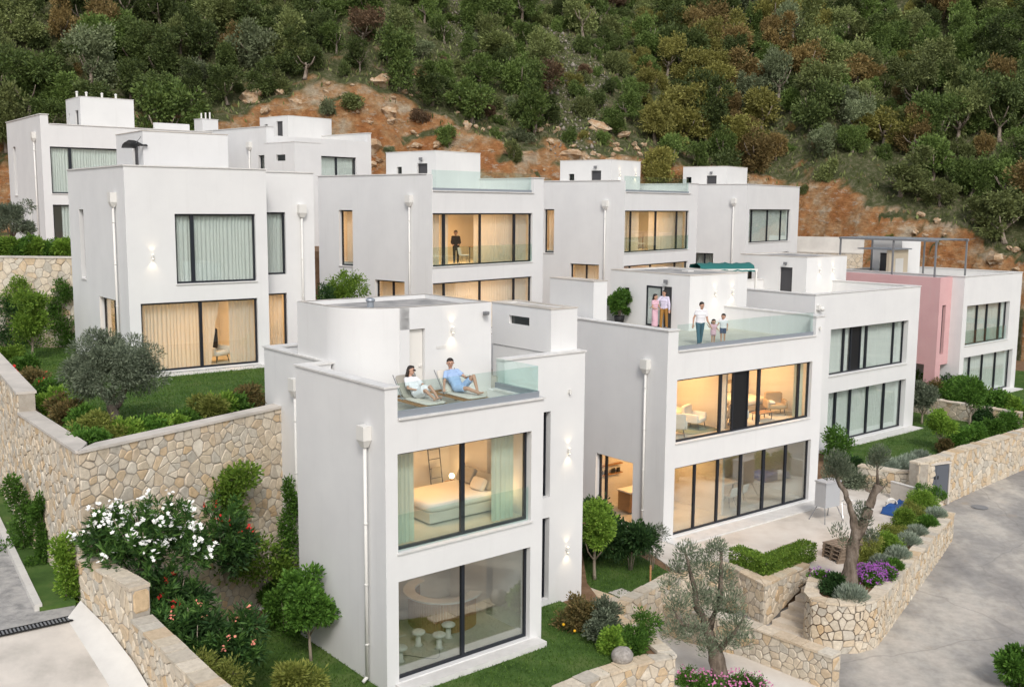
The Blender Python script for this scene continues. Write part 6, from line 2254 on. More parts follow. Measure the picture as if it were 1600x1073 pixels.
for k, (ss, tt, lab) in enumerate(((4.45, .98, 'glowing bedside lamp on a round table between bed and window'), (4.45, 3.35, 'glowing bedside lamp on the far side of the bed'))):
    nt_ = local_thing(A, 'bedside_table', ('round grey bedside table close to the window', 'round grey bedside table by the leaning ladder')[k], 'table', ss, tt, 3.40)
    MB().tube([(0, 0, 0), (0, 0, .40)], .14, 14).build('pedestal', 'linen_grey', nt_)
    MB().tube([(0, 0, .401), (0, 0, .44)], .23, 18).build('table_top', 'wood', nt_)
    lp = local_thing(A, 'bedside_lamp', lab, 'lamp', ss, tt, 3.845)
    MB().tube([(0, 0, 0), (0, 0, .10)], .05, 10).build('lamp_base', 'wood', lp)
    MB().ball((0, 0, .18), .085, 12, 8).build('lamp_globe', 'lamp_glow', lp, True)
    ld = bpy.data.lights.new('bedside_light', 'POINT')
    ld.energy, ld.color, ld.shadow_soft_size = 7, (1, .62, .28), .1
    lo = bpy.data.objects.new('bedside_light', ld)
    link(lo, lp)
    lo.location = (0, 0, .34)
ldr = local_thing(A, 'towel_ladder', 'slim dark towel ladder leaning on the bedroom back wall', 'ladder', 3.95, 3.80, 3.40)
for x in (0, .42):
    MB().tube([(x, -.15, 0), (x, .15, 1.75)], .016, 7).build('rail', 'frame_grey', ldr)
for k in range(6):
    z = .25 + k * .28
    MB().tube([(0, -.15 + .3 * z / 1.75, z), (.42, -.15 + .3 * z / 1.75, z)], .012, 6).build('rung', 'frame_grey', ldr)
B(ldr, 'towel', 'linen_grey', (.04, .38, -.06, -.03, .55, .85))
vn = local_thing(A, 'air_vent', 'small dark air vent high on the bedroom side wall', 'vent', 4.80, 2.2, 5.4)
B(vn, 'vent_frame', 'white_soft', (0, .02, -.2, .2, -.08, .08))
for k in range(4):
    B(vn, 'louvre', 'linen_grey', (-.015, -.001, -.18, .18, -.07 + k * .037, -.05 + k * .037))

# ---- ground floor of the small villa: curved counter and white mushroom stools
tub = local_thing(A, 'curved_counter', 'curved ribbed brown counter with pale rim behind the ground-floor glass', 'counter', 3.55, 2.55, 0.0)
n_ = 44
rim, wal = MB(), MB()
for k in range(n_):
    a0, a1 = math.pi * (.55 + 1.15 * k / n_), math.pi * (.55 + 1.15 * (k + .86) / n_)
    for (r, w, z0, z1, mb_) in ((1.02, .05, 0, .92, wal),):
        mb_.prism([(r * math.cos(a0), r * math.sin(a0)), ((r - w) * math.cos(a0), (r - w) * math.sin(a0)), ((r - w) * math.cos(a1), (r - w) * math.sin(a1)), (r * math.cos(a1), r * math.sin(a1))][::-1], z0, z1)
for k in range(n_):
    a0, a1 = math.pi * (.53 + 1.2 * k / n_), math.pi * (.53 + 1.2 * (k + 1) / n_)
    rim.prism([(1.16 * math.cos(a0), 1.16 * math.sin(a0)), (.82 * math.cos(a0), .82 * math.sin(a0)), (.82 * math.cos(a1), .82 * math.sin(a1)), (1.16 * math.cos(a1), 1.16 * math.sin(a1))][::-1], .921, .97)
wal.build('ribbed_front', 'wood', tub)
rim.build('counter_top', 'fabric_pale', tub)
for k, (ss, tt) in enumerate(((2.0, 1.55), (2.35, 1.05), (2.95, 1.45), (1.05, 1.0))):
    ms = local_thing(A, 'mushroom_stool', 'white mushroom-shaped stool on the ground-floor tiles', 'stool', ss, tt, 0.0, 0, 'mushroom stools in the glazed room')
    MB().tube([(0, 0, 0), (0, 0, .06), (0, 0, .34)], [.13, .08, .07], 14).build('stem', 'white_soft', ms, True)
    MB().ball((0, 0, .38), .20, 16, 8, (1, 1, .38)).build('seat', 'white_soft', ms, True)
pts_ = [(0.9 + 1.5 * t_, .9 + .35 * math.sin(t_ * 7), .012) for t_ in np.linspace(0, 1, 26)]
cbl = MB().tube([tuple(A.world(x, y, z)) for x, y, z in pts_], .008, 5).build('floor_cable', 'frame_grey')
tag(cbl, 'thin cable lying across the ground-floor tiles by the stools', 'cable')
rgg = local_thing(A, 'floor_mat', 'pale framed floor mat behind the ground-floor glass', 'mat', .6, 2.3, 0.0)
B(rgg, 'mat_border', 'fabric_pale', (0, 1.5, 0, .14, .001, .05), (0, 1.5, 1.16, 1.3, .001, .05), (0, .14, .14, 1.16, .001, .05), (1.36, 1.5, .14, 1.16, .001, .05))
B(rgg, 'mat_field', 'linen_grey', (.14, 1.36, .14, 1.16, .001, .03))

# ---- sun loungers on the roof terrace
ZD = 6.552


def lounger(s, t, label, back_mat):
    """foot end at t, head end at t+1.75; local +y towards the head"""
    lg = local_thing(A, 'sun_lounger', label, 'lounger', s, t, ZD)
    B(lg, 'frame', 'wood', (0, .05, 0, 1.85, .24, .30), (.67, .72, 0, 1.85, .24, .30), (.05, .67, 0, .05, .24, .30), (.05, .67, 1.80, 1.85, .24, .30))
    for k in range(9):
        B(lg, 'slat', 'wood', (.05, .67, .08 + k * .125, .16 + k * .125, .285, .305))
    for (x, y) in ((.0, .12), (.66, .12), (.0, 1.5), (.66, 1.5)):
        B(lg, 'leg', 'wood', (x, x + .06, y, y + .06, 0, .238))
    soft_box(lg, 'seat_pad', 'fabric_pale', .03, .69, .02, 1.18, .306, .355)
    bk = soft_box(lg, 'backrest', back_mat, .03, .69, 0, .72, -.02, .04)
    bk.location = (0, 1.16, .33)
    bk.rotation_euler = (math.radians(52), 0, 0)
    fr = MB()
    for x in (.0, .70):
        fr.tube([(x, 1.15, .31), (x, 1.62, .92)], .014, 7)
    fr.build('back_frame', 'steel_grey', lg)
    return lg


lounger(1.78, .78, 'wooden sun lounger under the reclining woman in white', 'linen_grey')
lounger(3.18, .82, 'wooden sun lounger under the reclining man in blue', 'fabric_pale')
bt = local_thing(A, 'bottle', 'small dark bottle standing on the terrace between the two loungers', 'bottle', 2.92, 1.75, ZD)
MB().tube([(0, 0, 0), (0, 0, .17), (0, 0, .21), (0, 0, .29)], [.035, .035, .014, .014], 10).build('bottle_body', 'bottle_brown', bt, True)
MB().tube([(0, 0, .291), (0, 0, .305)], .016, 8).build('bottle_cap', 'steel', bt)

# ---- rooms of the large villa


def armchair(vl, s, t, z, rot, label, mt_, group=None):
    c_ = local_thing(vl, 'armchair', label, 'chair', s, t, z, rot, group)
    soft_box(c_, 'seat', mt_, -.38, .38, -.36, .36, .26, .46)
    soft_box(c_, 'backrest', mt_, -.40, .40, .28, .46, .30, .92)
    soft_box(c_, 'armrest', mt_, -.46, -.34, -.34, .40, .28, .64)
    soft_box(c_, 'armrest', mt_, .34, .46, -.34, .40, .28, .64)
    for x in (-.3, .3):
        for y in (-.28, .3):
            MB().tube([(x, y, .28), (x * 1.15, y * 1.15, 0)], .02, 6).build('leg', 'frame_grey', c_)
    return c_


def bed(vl, s, t, z, rot, label):
    b_ = local_thing(vl, 'bed', label, 'bed', s, t, z, rot)
    B(b_, 'bed_base', 'fabric_tan', (-.9, .9, -1.05, 1.05, .08, .32))
    soft_box(b_, 'mattress', 'white_soft', -.92, .92, -1.06, 1.03, .31, .58)
    B(b_, 'headboard', 'fabric_tan', (-.95, .95, 1.06, 1.16, 0, 1.05))
    for x in (-.42, .42):
        p_ = soft_box(b_, 'pillow', 'fabric_pale', -.33, .33, -.10, .10, -.2, .2)
        p_.location, p_.rotation_euler = (x, .85, .74), (-.5, 0, 0)
    return b_


f1 = 3.135
bed(RV, 3.1, 3.25, f1, 0, 'double bed at the back of the lit left upper room')
armchair(RV, 1.75, 1.15, f1, math.pi * .75, 'pale green armchair at the end of the lit left upper room', 'fabric_pale')
armchair(RV, 3.3, 1.55, f1, math.pi * .1, 'cream rounded armchair on the green rug upstairs', 'white_soft')
rg1 = local_thing(RV, 'rug', 'flat green rug under the cream armchair upstairs', 'rug', 3.1, 1.4, f1)
soft_box(rg1, 'pile', 'rug_green', -.9, .9, -.7, .7, .001, .018)
bed(RV, 8.0, 3.3, f1, 0, 'double bed with tan headboard in the lit right upper room')
armchair(RV, 8.35, 1.45, f1, -.6, 'tan armchair with a draped blanket in the right upper room', 'fabric_tan')
armchair(RV, 5.35, 1.1, f1, 2.4, 'white rounded armchair by the dark curtain upstairs', 'white_soft')
ct = local_thing(RV, 'coffee_table', 'low brown coffee table by the upper right window', 'table', 6.9, 1.0, f1)
B(ct, 'table_top', 'wood', (-.45, .45, -.25, .25, .30, .34))
for x in (-.4, .38):
    for y in (-.2, .18):
        B(ct, 'leg', 'frame_grey', (x, x + .03, y, y + .03, 0, .299))
bk_ = local_thing(RV, 'blanket', 'white blanket over the tan armchair', 'blanket', 8.35, 1.45, f1 + .47, -.6)
soft_box(bk_, 'fold', 'white_soft', -.36, -.05, -.2, .34, .0, .10)

# ground floor of the large villa
f0 = -.505
tb_ = local_thing(RV, 'dining_table', 'long white dining table inside the glazed ground floor', 'table', 5.6, 2.4, f0)
B(tb_, 'table_top', 'white_soft', (-1.1, 1.1, -.45, .45, .72, .76))
for x in (-.9, .9):
    for y in (-.35, .35):
        MB().tube([(x, y, 0), (x * .95, y * .9, .72)], .022, 7).build('leg', 'steel_grey', tb_)


def wire_chair(vl, s, t, z, rot, label, group):
    c_ = local_thing(vl, 'wire_chair', label, 'chair', s, t, z, rot, group)
    soft_box(c_, 'seat', 'white_soft', -.24, .24, -.22, .22, .42, .48)
    bk = soft_box(c_, 'backrest', 'white_soft', -.23, .23, -.03, .03, 0, .40)
    bk.location, bk.rotation_euler = (0, .22, .46), (-.2, 0, 0)
    for x in (-.2, .2):
        for y in (-.2, .2):
            MB().tube([(x * .5, y * .5, .43), (x * 1.1, y * 1.1, 0)], .011, 6).build('leg', 'steel_grey', c_)
    MB().tube([(-.2, -.2, .15), (.2, .2, .15)], .008, 5).build('brace', 'steel_grey', c_)
    return c_


for (s_, t_, r_) in ((4.6, 1.5, math.pi), (5.5, 1.45, math.pi), (6.3, 1.55, math.pi + .2), (5.0, 3.3, 0), (6.1, 3.3, 0)):
    wire_chair(RV, s_, t_, f0, r_, 'white shell chair with thin metal legs at the long dining table', 'chairs at the dining table')
kc = local_thing(RV, 'kitchen_island', 'warm wood kitchen island at the back of the ground floor', 'counter', 2.4, 3.4, f0)
B(kc, 'carcass', 'wood', (-1.2, 1.2, -.35, .35, .08, .88))
B(kc, 'worktop', 'white_soft', (-1.25, 1.25, -.4, .4, .881, .93))
for x in (-.7, 0, .7):
    st_ = local_thing(RV, 'bar_stool', 'dark thin-legged bar stool at the kitchen island', 'stool', 2.4 + x, 2.7, f0, 0, 'bar stools')
    soft_box(st_, 'seat', 'black', -.18, .18, -.18, .18, .66, .71)
    for a in (-.14, .14):
        for c_ in (-.14, .14):
            MB().tube([(a * .8, c_ * .8, .67), (a * 1.3, c_ * 1.3, 0)], .010, 6).build('leg', 'black', st_)
sh_ = local_thing(RV, 'lounge_chair', 'brown low lounge chair by the left end of the ground-floor glass', 'chair', 1.25, 1.4, f0, .8)
p_ = soft_box(sh_, 'seat', 'bark', -.3, .3, -.5, .45, .25, .33)
p_ = soft_box(sh_, 'backrest', 'bark', -.3, .3, 0, .6, -.03, .04)
p_.location, p_.rotation_euler = (0, .4, .30), (math.radians(48), 0, 0)
for x in (-.25, .25):
    MB().tube([(x, -.35, 0), (x, .35, .26)], .014, 6).build('leg', 'steel_grey', sh_)
    MB().tube([(x, .4, 0), (x, -.3, .26)], .014, 6).build('leg', 'steel_grey', sh_)
shv = local_thing(RV, 'wall_shelf', 'wooden wall shelf with small frames seen through the side window', 'shelf', 4.0, 4.45, f0)
B(shv, 'shelf_board', 'wood', (-3.4, -1.9, -.02, .14, 1.35, 1.39))
B(shv, 'shelf_board', 'wood', (-3.4, -1.9, -.02, .14, 1.75, 1.79))
for x in (-3.2, -2.9, -2.5, -2.2):
    B(shv, 'picture_frame', 'black', (x, x + .18, .02, .05, 1.391, 1.60))

# ---- upstairs of the middle villa: table, chair
tb2 = local_thing(M_, 'side_table', 'small desk with a white picture frame behind parted curtains', 'table', 4.9, 1.5, 9.06)
B(tb2, 'table_top', 'wood', (-.4, .4, -.3, .3, .82, .86))
for x in (-.37, .33):
    for y in (-.27, .23):
        B(tb2, 'leg', 'frame_grey', (x, x + .04, y, y + .04, 0, .819))
pf = local_thing(M_, 'picture_frame', 'white picture frame standing on the small desk', 'picture frame', 4.9, 1.5, 9.923)
B(pf, 'frame', 'white_soft', (-.25, .25, -.02, .02, 0, .5))
B(pf, 'picture', 'linen_grey', (-.18, .18, -.03, -.021, .08, .42))
wire_chair(M_, 3.3, .95, 9.06, .5, 'white chair beside the dark figure behind parted curtains', None)
wire_chair(NV, 4.2, 1.2, 9.22, .4, 'white slatted chair behind the parted curtains', None)
tb3 = local_thing(NV, 'console_table', 'dark console table behind the white slatted chair', 'table', 5.2, 2.1, 9.22)
B(tb3, 'table_top', 'wood', (-.5, .5, -.2, .2, .80, .84))
for x in (-.47, .43):
    for y in (-.18, .14):
        B(tb3, 'leg', 'wood', (x, x + .04, y, y + .04, 0, .799))
# lower lounge of the left villa
armchair(L, 3.9, 1.4, 5.59, .4, 'white armchair with a dark coat behind the swept curtain', 'white_soft')
co = local_thing(L, 'coat', 'dark coat hanging over the white armchair', 'coat', 3.9, 1.55, 6.2, .4)
soft_box(co, 'cloth', 'cloth_black', -.16, .16, -.02, .30, -.1, .75)

# ---- patio objects
q = at_z(1291, 812, -.62)
pc = thing('patio_cooler', 'grey box cabinet on splayed metal legs on the patio', 'cabinet', (q.x, q.y, -.62), .55)
B(pc, 'box', 'bin_grey', (-.42, .42, -.28, .28, .62, 1.62))
B(pc, 'lid', 'bin_grey', (-.45, .45, -.31, .31, 1.621, 1.68))
for x in (-1, 1):
    for y in (-1, 1):
        MB().tube([(x * .34, y * .2, .62), (x * .55, y * .42, 0)], .018, 7).build('leg', 'steel_grey', pc)
q = at_z(1330, 808, -.62)
fs = thing('folding_frame', 'folded thin metal table frame standing on the white patio', 'table', (q.x, q.y, -.62), .4)
MB().tube([(.42 * math.cos(a), .42 * math.sin(a), .62) for a in np.linspace(0, 6.283, 19)], .012, 6).build('ring', 'steel', fs)
for a in (0.3, 2.4, 4.5):
    MB().tube([(.4 * math.cos(a), .4 * math.sin(a), .62), (.5 * math.cos(a + .9), .5 * math.sin(a + .9), 0)], .010, 6).build('leg', 'steel', fs)
for k, (px, py, rot, n) in enumerate(((1318, 872, .35, 4), (1352, 858, .2, 2))):
    q = at_z(px, py, -.62)
    for j in range(n):
        pal = thing('pallet', ('weathered wooden pallet in the stack behind the pollarded olive', 'weathered wooden pallet in the low stack by the box shrubs')[k], 'pallet', (q.x, q.y, -.62 + j * .15), rot + j * .06, ('pallets stacked behind the olive', 'pallets by the box shrubs')[k])
        for i in range(6):
            B(pal, 'deck_board', 'wood_grey', (-.6, .6, -.48 + i * .17, -.36 + i * .17, .115, .14))
        for y in (-.45, -.03, .38):
            B(pal, 'runner', 'wood_grey', (-.6, .6, y, y + .08, .0, .114))
q = at_z(1407, 800, -.62)
mb = MB()
nn_ = 16
for i in range(nn_):
    for j in range(nn_):
        x, y = -.85 + 1.7 * i / (nn_ - 1), -.5 + 1.0 * j / (nn_ - 1)
        ed = min(i, j, nn_ - 1 - i, nn_ - 1 - j)
        mb.v.append((x, y, (0.02 if ed == 0 else .30 + .22 * mnoise.noise((x * 2.3, y * 2.3, 1)) + .1 * mnoise.noise((x * 7, y * 7, 4)))))
for i in range(nn_ - 1):
    for j in range(nn_ - 1):
        a = i * nn_ + j
        mb.f.append((a, a + nn_, a + nn_ + 1, a + 1))
tp_ = mb.build('tarpaulin', 'tarp_blue', None, True)
tp_.location, tp_.rotation_euler = (q.x, q.y, -.62), (0, 0, .75)
tag(tp_, 'crumpled blue tarpaulin heap at the far end of the patio', 'tarpaulin')
q = at_z(1392, 795, -.62)
hz = thing('hose_reel', 'white coiled hose beside the blue tarpaulin', 'hose', (q.x, q.y, -.62))
for k in range(4):
    MB().tube([(.22 * math.cos(a), .05 * k - .1, .24 + .22 * math.sin(a)) for a in np.linspace(0, 6.283, 17)], .028, 6).build('hose_coil', 'white_soft', hz)
# grey board behind the tarpaulin
q0, q1 = at_z(1392, 778, -.62), at_z(1432, 790, -.62)
gb = thing('screen_panel', 'plain concrete panel standing behind the blue tarpaulin', 'panel', (q0.x, q0.y, -.62), math.atan2(q1.y - q0.y, q1.x - q0.x))
B(gb, 'slab', 'concrete', (0, (q1 - q0).length, -.06, .06, 0, .75))
B(gb, 'slab_cap', 'concrete_pale', (-.02, (q1 - q0).length + .02, -.08, .08, .751, .79))
# meter cabinet in the street wall
c0, c1 = at_z(1440, 780, -.92), at_z(1478, 787, -.98)
c0 = at_y(1440, 778, c1.y - .55)
cdv = Vector((c1.x - c0.x, c1.y - c0.y))
cb = thing('meter_cabinet', 'dark grey double-door cabinet built into the street wall', 'cabinet', (c0.x, c0.y, c0.z), math.atan2(cdv.y, cdv.x))
cl = cdv.length
hC = 1.36
B(cb, 'surround', 'concrete', (-.09, -.001, -.08, .75, -.4, hC + .06), (cl + .001, cl + .09, -.08, .75, -.4, hC + .06), (-.09, cl + .09, -.10, .75, hC + .101, hC + .17))
B(cb, 'back_panel', 'black', (0, cl, .10, .14, 0, hC + .1))
for x0, x1 in ((.01, cl / 2 - .008), (cl / 2 + .008, cl - .01)):
    d_ = B(cb, 'door', 'cabinet_grey', (x0, x1, -.05, .0, 0.03, hC + .06))
    B(d_, 'handle', 'black', (x1 - .10 if x0 < .1 else x0 + .06, x1 - .06 if x0 < .1 else x0 + .10, -.08, -.051, .8, .95))

# ---- roof-terrace plant and roof clutter
pw = RV.world(6.35, 9.3, 6.5)
pp = thing('potted_ficus', 'bushy potted shrub on the roof terrace beside the stair tower', 'plant', pw)
MB().tube([(0, 0, 0), (0, 0, .36)], [.20, .26], 16).build('pot', 'black', pp, True)
link(bpy.data.objects.new('foliage', crown_mesh('foliage', 'leaf_green', .58, .52, .72, 22, 130, .13, .45, 600, -.8, .38, .45)), pp).location = (0, 0, 1.15)
link(bpy.data.objects.new('stem', stems_mesh(6, 1.1, .3, .02, 'bark_pale', 601)), pp).location = (0, 0, .3)
# green tarpaulin on the gallery between the villas
gt = at_y(1128, 412, 60.0)
mb = MB()
for i in range(22):
    for j in range(10):
        x, y = -1.7 + 3.4 * i / 21, -.9 + 1.8 * j / 9
        mb.v.append((x, y, .55 * math.sqrt(max(0, 1 - (y / .95) ** 2)) + .14 * mnoise.noise((x * 2.2, y * 2, 0)) + .07 * mnoise.noise((x * 6, y * 5, 2)) - (.35 if j in (0, 9) else 0)))
for i in range(21):
    for j in range(9):
        a = i * 10 + j
        mb.f.append((a, a + 10, a + 11, a + 1))
gto = mb.build('tarpaulin', 'tarp_green', None, True)
gto.location, gto.rotation_euler = (gt.x, gt.y, gt.z - .30), (0, 0, .25)
gto.scale = (1, 1, .6)
tag(gto, 'dark green tarpaulin over roof goods behind the family terrace', 'tarpaulin')
sp_ = thing('storage_rack', 'white rack carrying the dark green tarpaulin', 'rack', (gt.x, gt.y, 5.42), .25)
B(sp_, 'shelf', 'pipe_white', (-1.9, 1.9, -.85, .85, gt.z - 5.42 - .36, gt.z - 5.42 - .26))
for x in (-1.8, 1.8):
    for y in (-.8, .8):
        B(sp_, 'post', 'pipe_white', (x - .05, x + .05, y - .05, y + .05, 0, gt.z - 5.42 - .361))
# satellite dish on the left villa's tower
dp = L.world(1.75, 4.2, 14.45)
ds = thing('satellite_dish', 'black mesh satellite dish on the roof tower of the left villa', 'antenna', dp, .5)
dm_ = MB()
for i in range(7):
    for j in range(15):
        a, r = math.pi * (j / 14), .075 * i
        dm_.v.append((r * math.cos(a) * 1.15, -.2 + .35 * r * r + .06 * mnoise.noise((r * 6, a * 2, 0)), r * .55 * math.sin(a) * (1 + .5 * mnoise.noise((a * 2, r * 5, 3))) - .12 + .05 * math.cos(a * 3)))
for i in range(6):
    for j in range(14):
        a = i * 15 + j
        dm_.f.append((a, a + 15, a + 16, a + 1))
dm_.build('dish', 'black', ds, True)
MB().tube([(0, 0, -.3), (0, -.1, .05)], .025, 7).build('mount', 'pipe_white', ds)
MB().tube([(.05, -.2, .05), (.2, -.55, .30)], .012, 6).build('feed_arm', 'steel_grey', ds)
# cables on the right wall of the small villa
for k, (z0, z1, bow) in enumerate(((7.2, 5.6, .35), (5.0, 4.9, .3))):
    p0, p1 = A.world(RW + .02, RT + .3, z0), A.world(RW + .02, RT + .3, z1)
    mid_ = p0.lerp(p1, .5) + Vector((A.u.x, A.u.y, 0)) * bow
    c_ = MB().tube([p0.lerp(mid_, t_) .lerp(mid_.lerp(p1, t_), t_) for t_ in np.linspace(0, 1, 10)], .014, 6).build('wall_cable', 'steel_grey')
    tag(c_, ('looped grey cable hanging from the side of the small villa', 'short grey cable stub on the side of the small villa')[k], 'cable')
# ================================================================== PEOPLE
def fuse(mb, name, mat, voxel=.010, smooth_it=2):
    """merge overlapping capsules into one continuous skin"""
    me = bpy.data.meshes.new('tmp')
    me.from_pydata([tuple(p) for p in mb.v], [], mb.f)
    o = bpy.data.objects.new('tmp', me)
    COL.objects.link(o)
    md = o.modifiers.new('r', 'REMESH')
    md.mode, md.voxel_size = 'VOXEL', voxel
    sm = o.modifiers.new('s', 'SMOOTH')
    sm.iterations, sm.factor = smooth_it, .5
    dg = bpy.context.evaluated_depsgraph_get()
    r = bpy.data.meshes.new_from_object(o.evaluated_get(dg))
    bpy.data.objects.remove(o)
    bpy.data.meshes.remove(me)
    r.name = name
    r.materials.clear()
    r.materials.append(MATS[mat])
    r.shade_smooth()
    return r


def cap(mb, a, b, ra, rb):
    a, b = Vector(a), Vector(b)
    mb.tube([a, b], [ra, rb], 12)
    mb.ball(a, ra, 12, 8)
    mb.ball(b, rb, 12, 8)


def hand(mb, w, d, side, k, curl=.35):
    """palm, four fingers of unequal length and a thumb off the side of the palm"""
    d = Vector(d).normalized()
    sv = d.cross(Vector(side)).normalized()
    nn = sv.cross(d).normalized()
    w = Vector(w)
    palm = w + d * .085 * k
    for off in (-.018, 0, .018):
        cap(mb, w + sv * off * k, palm + sv * off * 1.4 * k, .016 * k, .014 * k)
    for off, ln in ((-.032, .062), (-.011, .075), (.011, .070), (.031, .054)):
        st = palm + sv * off * k
        m1 = st + (d + nn * curl * .5).normalized() * ln * .55 * k
        e = m1 + (d + nn * curl * 1.6).normalized() * ln * .5 * k
        cap(mb, st, m1, .0105 * k, .0095 * k)
        cap(mb, m1, e, .0095 * k, .008 * k)
    t0 = w + d * .025 * k - sv * .03 * k
    t1 = t0 + (d * .6 - sv * .8 + nn * .3).normalized() * .04 * k
    cap(mb, t0, t1, .013 * k, .011 * k)
    cap(mb, t1, t1 + (d * .9 - sv * .3 + nn * .3).normalized() * .034 * k, .011 * k, .009 * k)


def person(label, loc, rz, J, k, top, bottom, hair='hair_dark', long_hair=False, sleeves=.55, skirt=None, shoes='shoe', leg_cover=1.0, head_k=1.0, glasses=False, name='person', child=False):
    """J: joints in a local frame facing -Y (metres); k: body thickness scale"""
    P = {n: Vector(v) for n, v in J.items()}
    root = thing(name, label, 'person', loc, rz)
    hk = head_k
    b = MB()
    ch, pe, nk, hd = P['chest'], P['pelvis'], P['neck'], P['head']
    fx = Vector(J.get('face', (0, -1, 0))).normalized()
    upv = (hd - nk).normalized()
    rt = fx.cross(upv).normalized()
    # torso
    sl_, sr_ = P['shl'], P['shr']
    ax = (sl_ - sr_).normalized()
    for t_, wd, r in ((0, .080, .092), (.3, .065, .090), (.6, .080, .098), (.9, .095, .098)):
        c_ = pe.lerp(ch, t_)
        cap(b, c_ - ax * wd * k, c_ + ax * wd * k, r * k, r * k)
    cap(b, ch, nk, .085 * k, .050 * k)
    cap(b, sl_, sr_, .052 * k, .052 * k)
    cap(b, nk, hd - upv * .03 * hk, .050 * k, .048 * hk)
    # head: cranium, jaw, nose, ears
    b.ball(hd + upv * .02 * hk, .098 * hk, 16, 12)
    b.ball(hd + fx * .015 * hk - upv * .045 * hk, .076 * hk, 14, 10)
    b.ball(hd + fx * .055 * hk - upv * .075 * hk, .040 * hk, 10, 8)
    cap(b, hd + fx * .090 * hk + upv * .01 * hk, hd + fx * .108 * hk - upv * .022 * hk, .010 * hk, .015 * hk)
    for sg in (-1, 1):
        b.ball(hd + rt * sg * .097 * hk - upv * .008 * hk, .022 * hk, 8, 6)
    # limbs
    for sd_ in ('l', 'r'):
        s_, e_, w_ = P['sh' + sd_], P['el' + sd_], P['wr' + sd_]
        cap(b, s_, e_, .050 * k, .038 * k)
        cap(b, e_, w_, .039 * k, .026 * k)
        hand(b, w_, w_ - e_, P['palm' + sd_] if 'palm' + sd_ in P else (0, 0, 1), k * (1.0 if not child else .95))
        h_, kn, an, to = P['hip' + sd_], P['kn' + sd_], P['an' + sd_], P['to' + sd_]
        cap(b, h_, kn, .084 * k, .056 * k)
        mid_ = kn.lerp(an, .3)
        cap(b, kn, mid_, .054 * k, .054 * k)
        cap(b, mid_, an, .054 * k, .036 * k)
        cap(b, an, to, .036 * k, .026 * k)
        heel = an - (to - an).normalized() * .04 * k
        cap(b, heel - Vector((0, 0, .012 * k)), an, .03 * k, .034 * k)
    link(bpy.data.objects.new('body', fuse(b, 'body', 'skin', .0095)), root)
    # top garment
    g = .016 * max(.8, k)
    t = MB()
    for t_, wd, r in ((0.02, .082, .094), (.3, .070, .092), (.6, .082, .100), (.9, .097, .100)):
        c_ = pe.lerp(ch, t_)
        cap(t, c_ - ax * wd * k, c_ + ax * wd * k, r * k + g, r * k + g)
    cap(t, ch, nk.lerp(ch, .35), .090 * k + g, .060 * k + g * .6)
    cap(t, sl_, sr_, .054 * k + g * .8, .054 * k + g * .8)
    for sd_ in ('l', 'r'):
        s_, e_, w_ = P['sh' + sd_], P['el' + sd_], P['wr' + sd_]
        if sleeves <= 1:
            t.tube([s_, s_.lerp(e_, sleeves)], [.054 * k + g, (.046 * k + g * 1.3)], 12)
            t.ball(s_, .054 * k + g, 12, 8)
        else:
            cap(t, s_, e_, .054 * k + g, .042 * k + g)
            cap(t, e_, e_.lerp(w_, sleeves - 1), .042 * k + g, .030 * k + g)
    link(bpy.data.objects.new('shirt', fuse(t, 'shirt', top, .011)), root)
    # lower garment
    q = MB()
    cap(q, pe - ax * .082 * k, pe + ax * .082 * k, .092 * k + g * .8, .092 * k + g * .8)
    if skirt:
        cen = P['hipl'].lerp(P['hipr'], .5)
        kc_ = P['knl'].lerp(P['knr'], .5)
        e_ = cen.lerp(kc_, skirt) if skirt <= 1 else kc_.lerp(P['anl'].lerp(P['anr'], .5), skirt - 1)
        pts_ = [pe, cen, e_] if skirt <= 1 else [pe, cen, kc_, e_]
        rr = [.15 * k, .165 * k, .185 * k] if skirt <= 1 else [.14 * k, .16 * k, .165 * k, .17 * k]
        q.tube(pts_, rr, 18)
        for sd_ in ('l', 'r'):
            cap(q, P['hip' + sd_], P['hip' + sd_].lerp(P['kn' + sd_], min(1, skirt)), .09 * k + g, .075 * k + g)
    else:
        for sd_ in ('l', 'r'):
            h_, kn, an = P['hip' + sd_], P['kn' + sd_], P['an' + sd_]
            if leg_cover <= .5:
                q.tube([h_, h_.lerp(kn, leg_cover * 2)], [.088 * k + g, .070 * k + g * 1.4], 12)
                q.ball(h_, .088 * k + g, 12, 8)
            else:
                cap(q, h_, kn, .088 * k + g, .060 * k + g)
                cap(q, kn, kn.lerp(an, leg_cover * 2 - 1), .060 * k + g, .046 * k + g)
    link(bpy.data.objects.new('skirt' if skirt else 'trousers', fuse(q, 'trousers', bottom, .011)), root)
    # hair
    hm = MB()
    hm.ball(hd + upv * .045 * hk - fx * .018 * hk, .103 * hk, 16, 12)
    hm.ball(hd + upv * .0 * hk - fx * .045 * hk, .090 * hk, 14, 10)
    hm.ball(hd + upv * .085 * hk + fx * .035 * hk, .052 * hk, 10, 8)
    if long_hair:
        for sg in (-1, 0, 1):
            st = hd - fx * .06 * hk + rt * sg * .06 * hk
            cap(hm, st, st - upv * .16 * hk - fx * .02 + rt * sg * .02, .048 * hk, .036 * hk)
    link(bpy.data.objects.new('hair', fuse(hm, 'hair', hair, .010)), root)
    em = MB()
    for sg in (-1, 1):
        em.ball(hd + fx * .090 * hk + rt * sg * .034 * hk + upv * .010 * hk, .012 * hk, 8, 6)
    em.build('eyes', 'black', root)
    mm = MB()
    cap(mm, hd + fx * .094 * hk - upv * .058 * hk - rt * .018 * hk, hd + fx * .094 * hk - upv * .058 * hk + rt * .018 * hk, .006 * hk, .006 * hk)
    mm.build('mouth', 'terracotta', root)
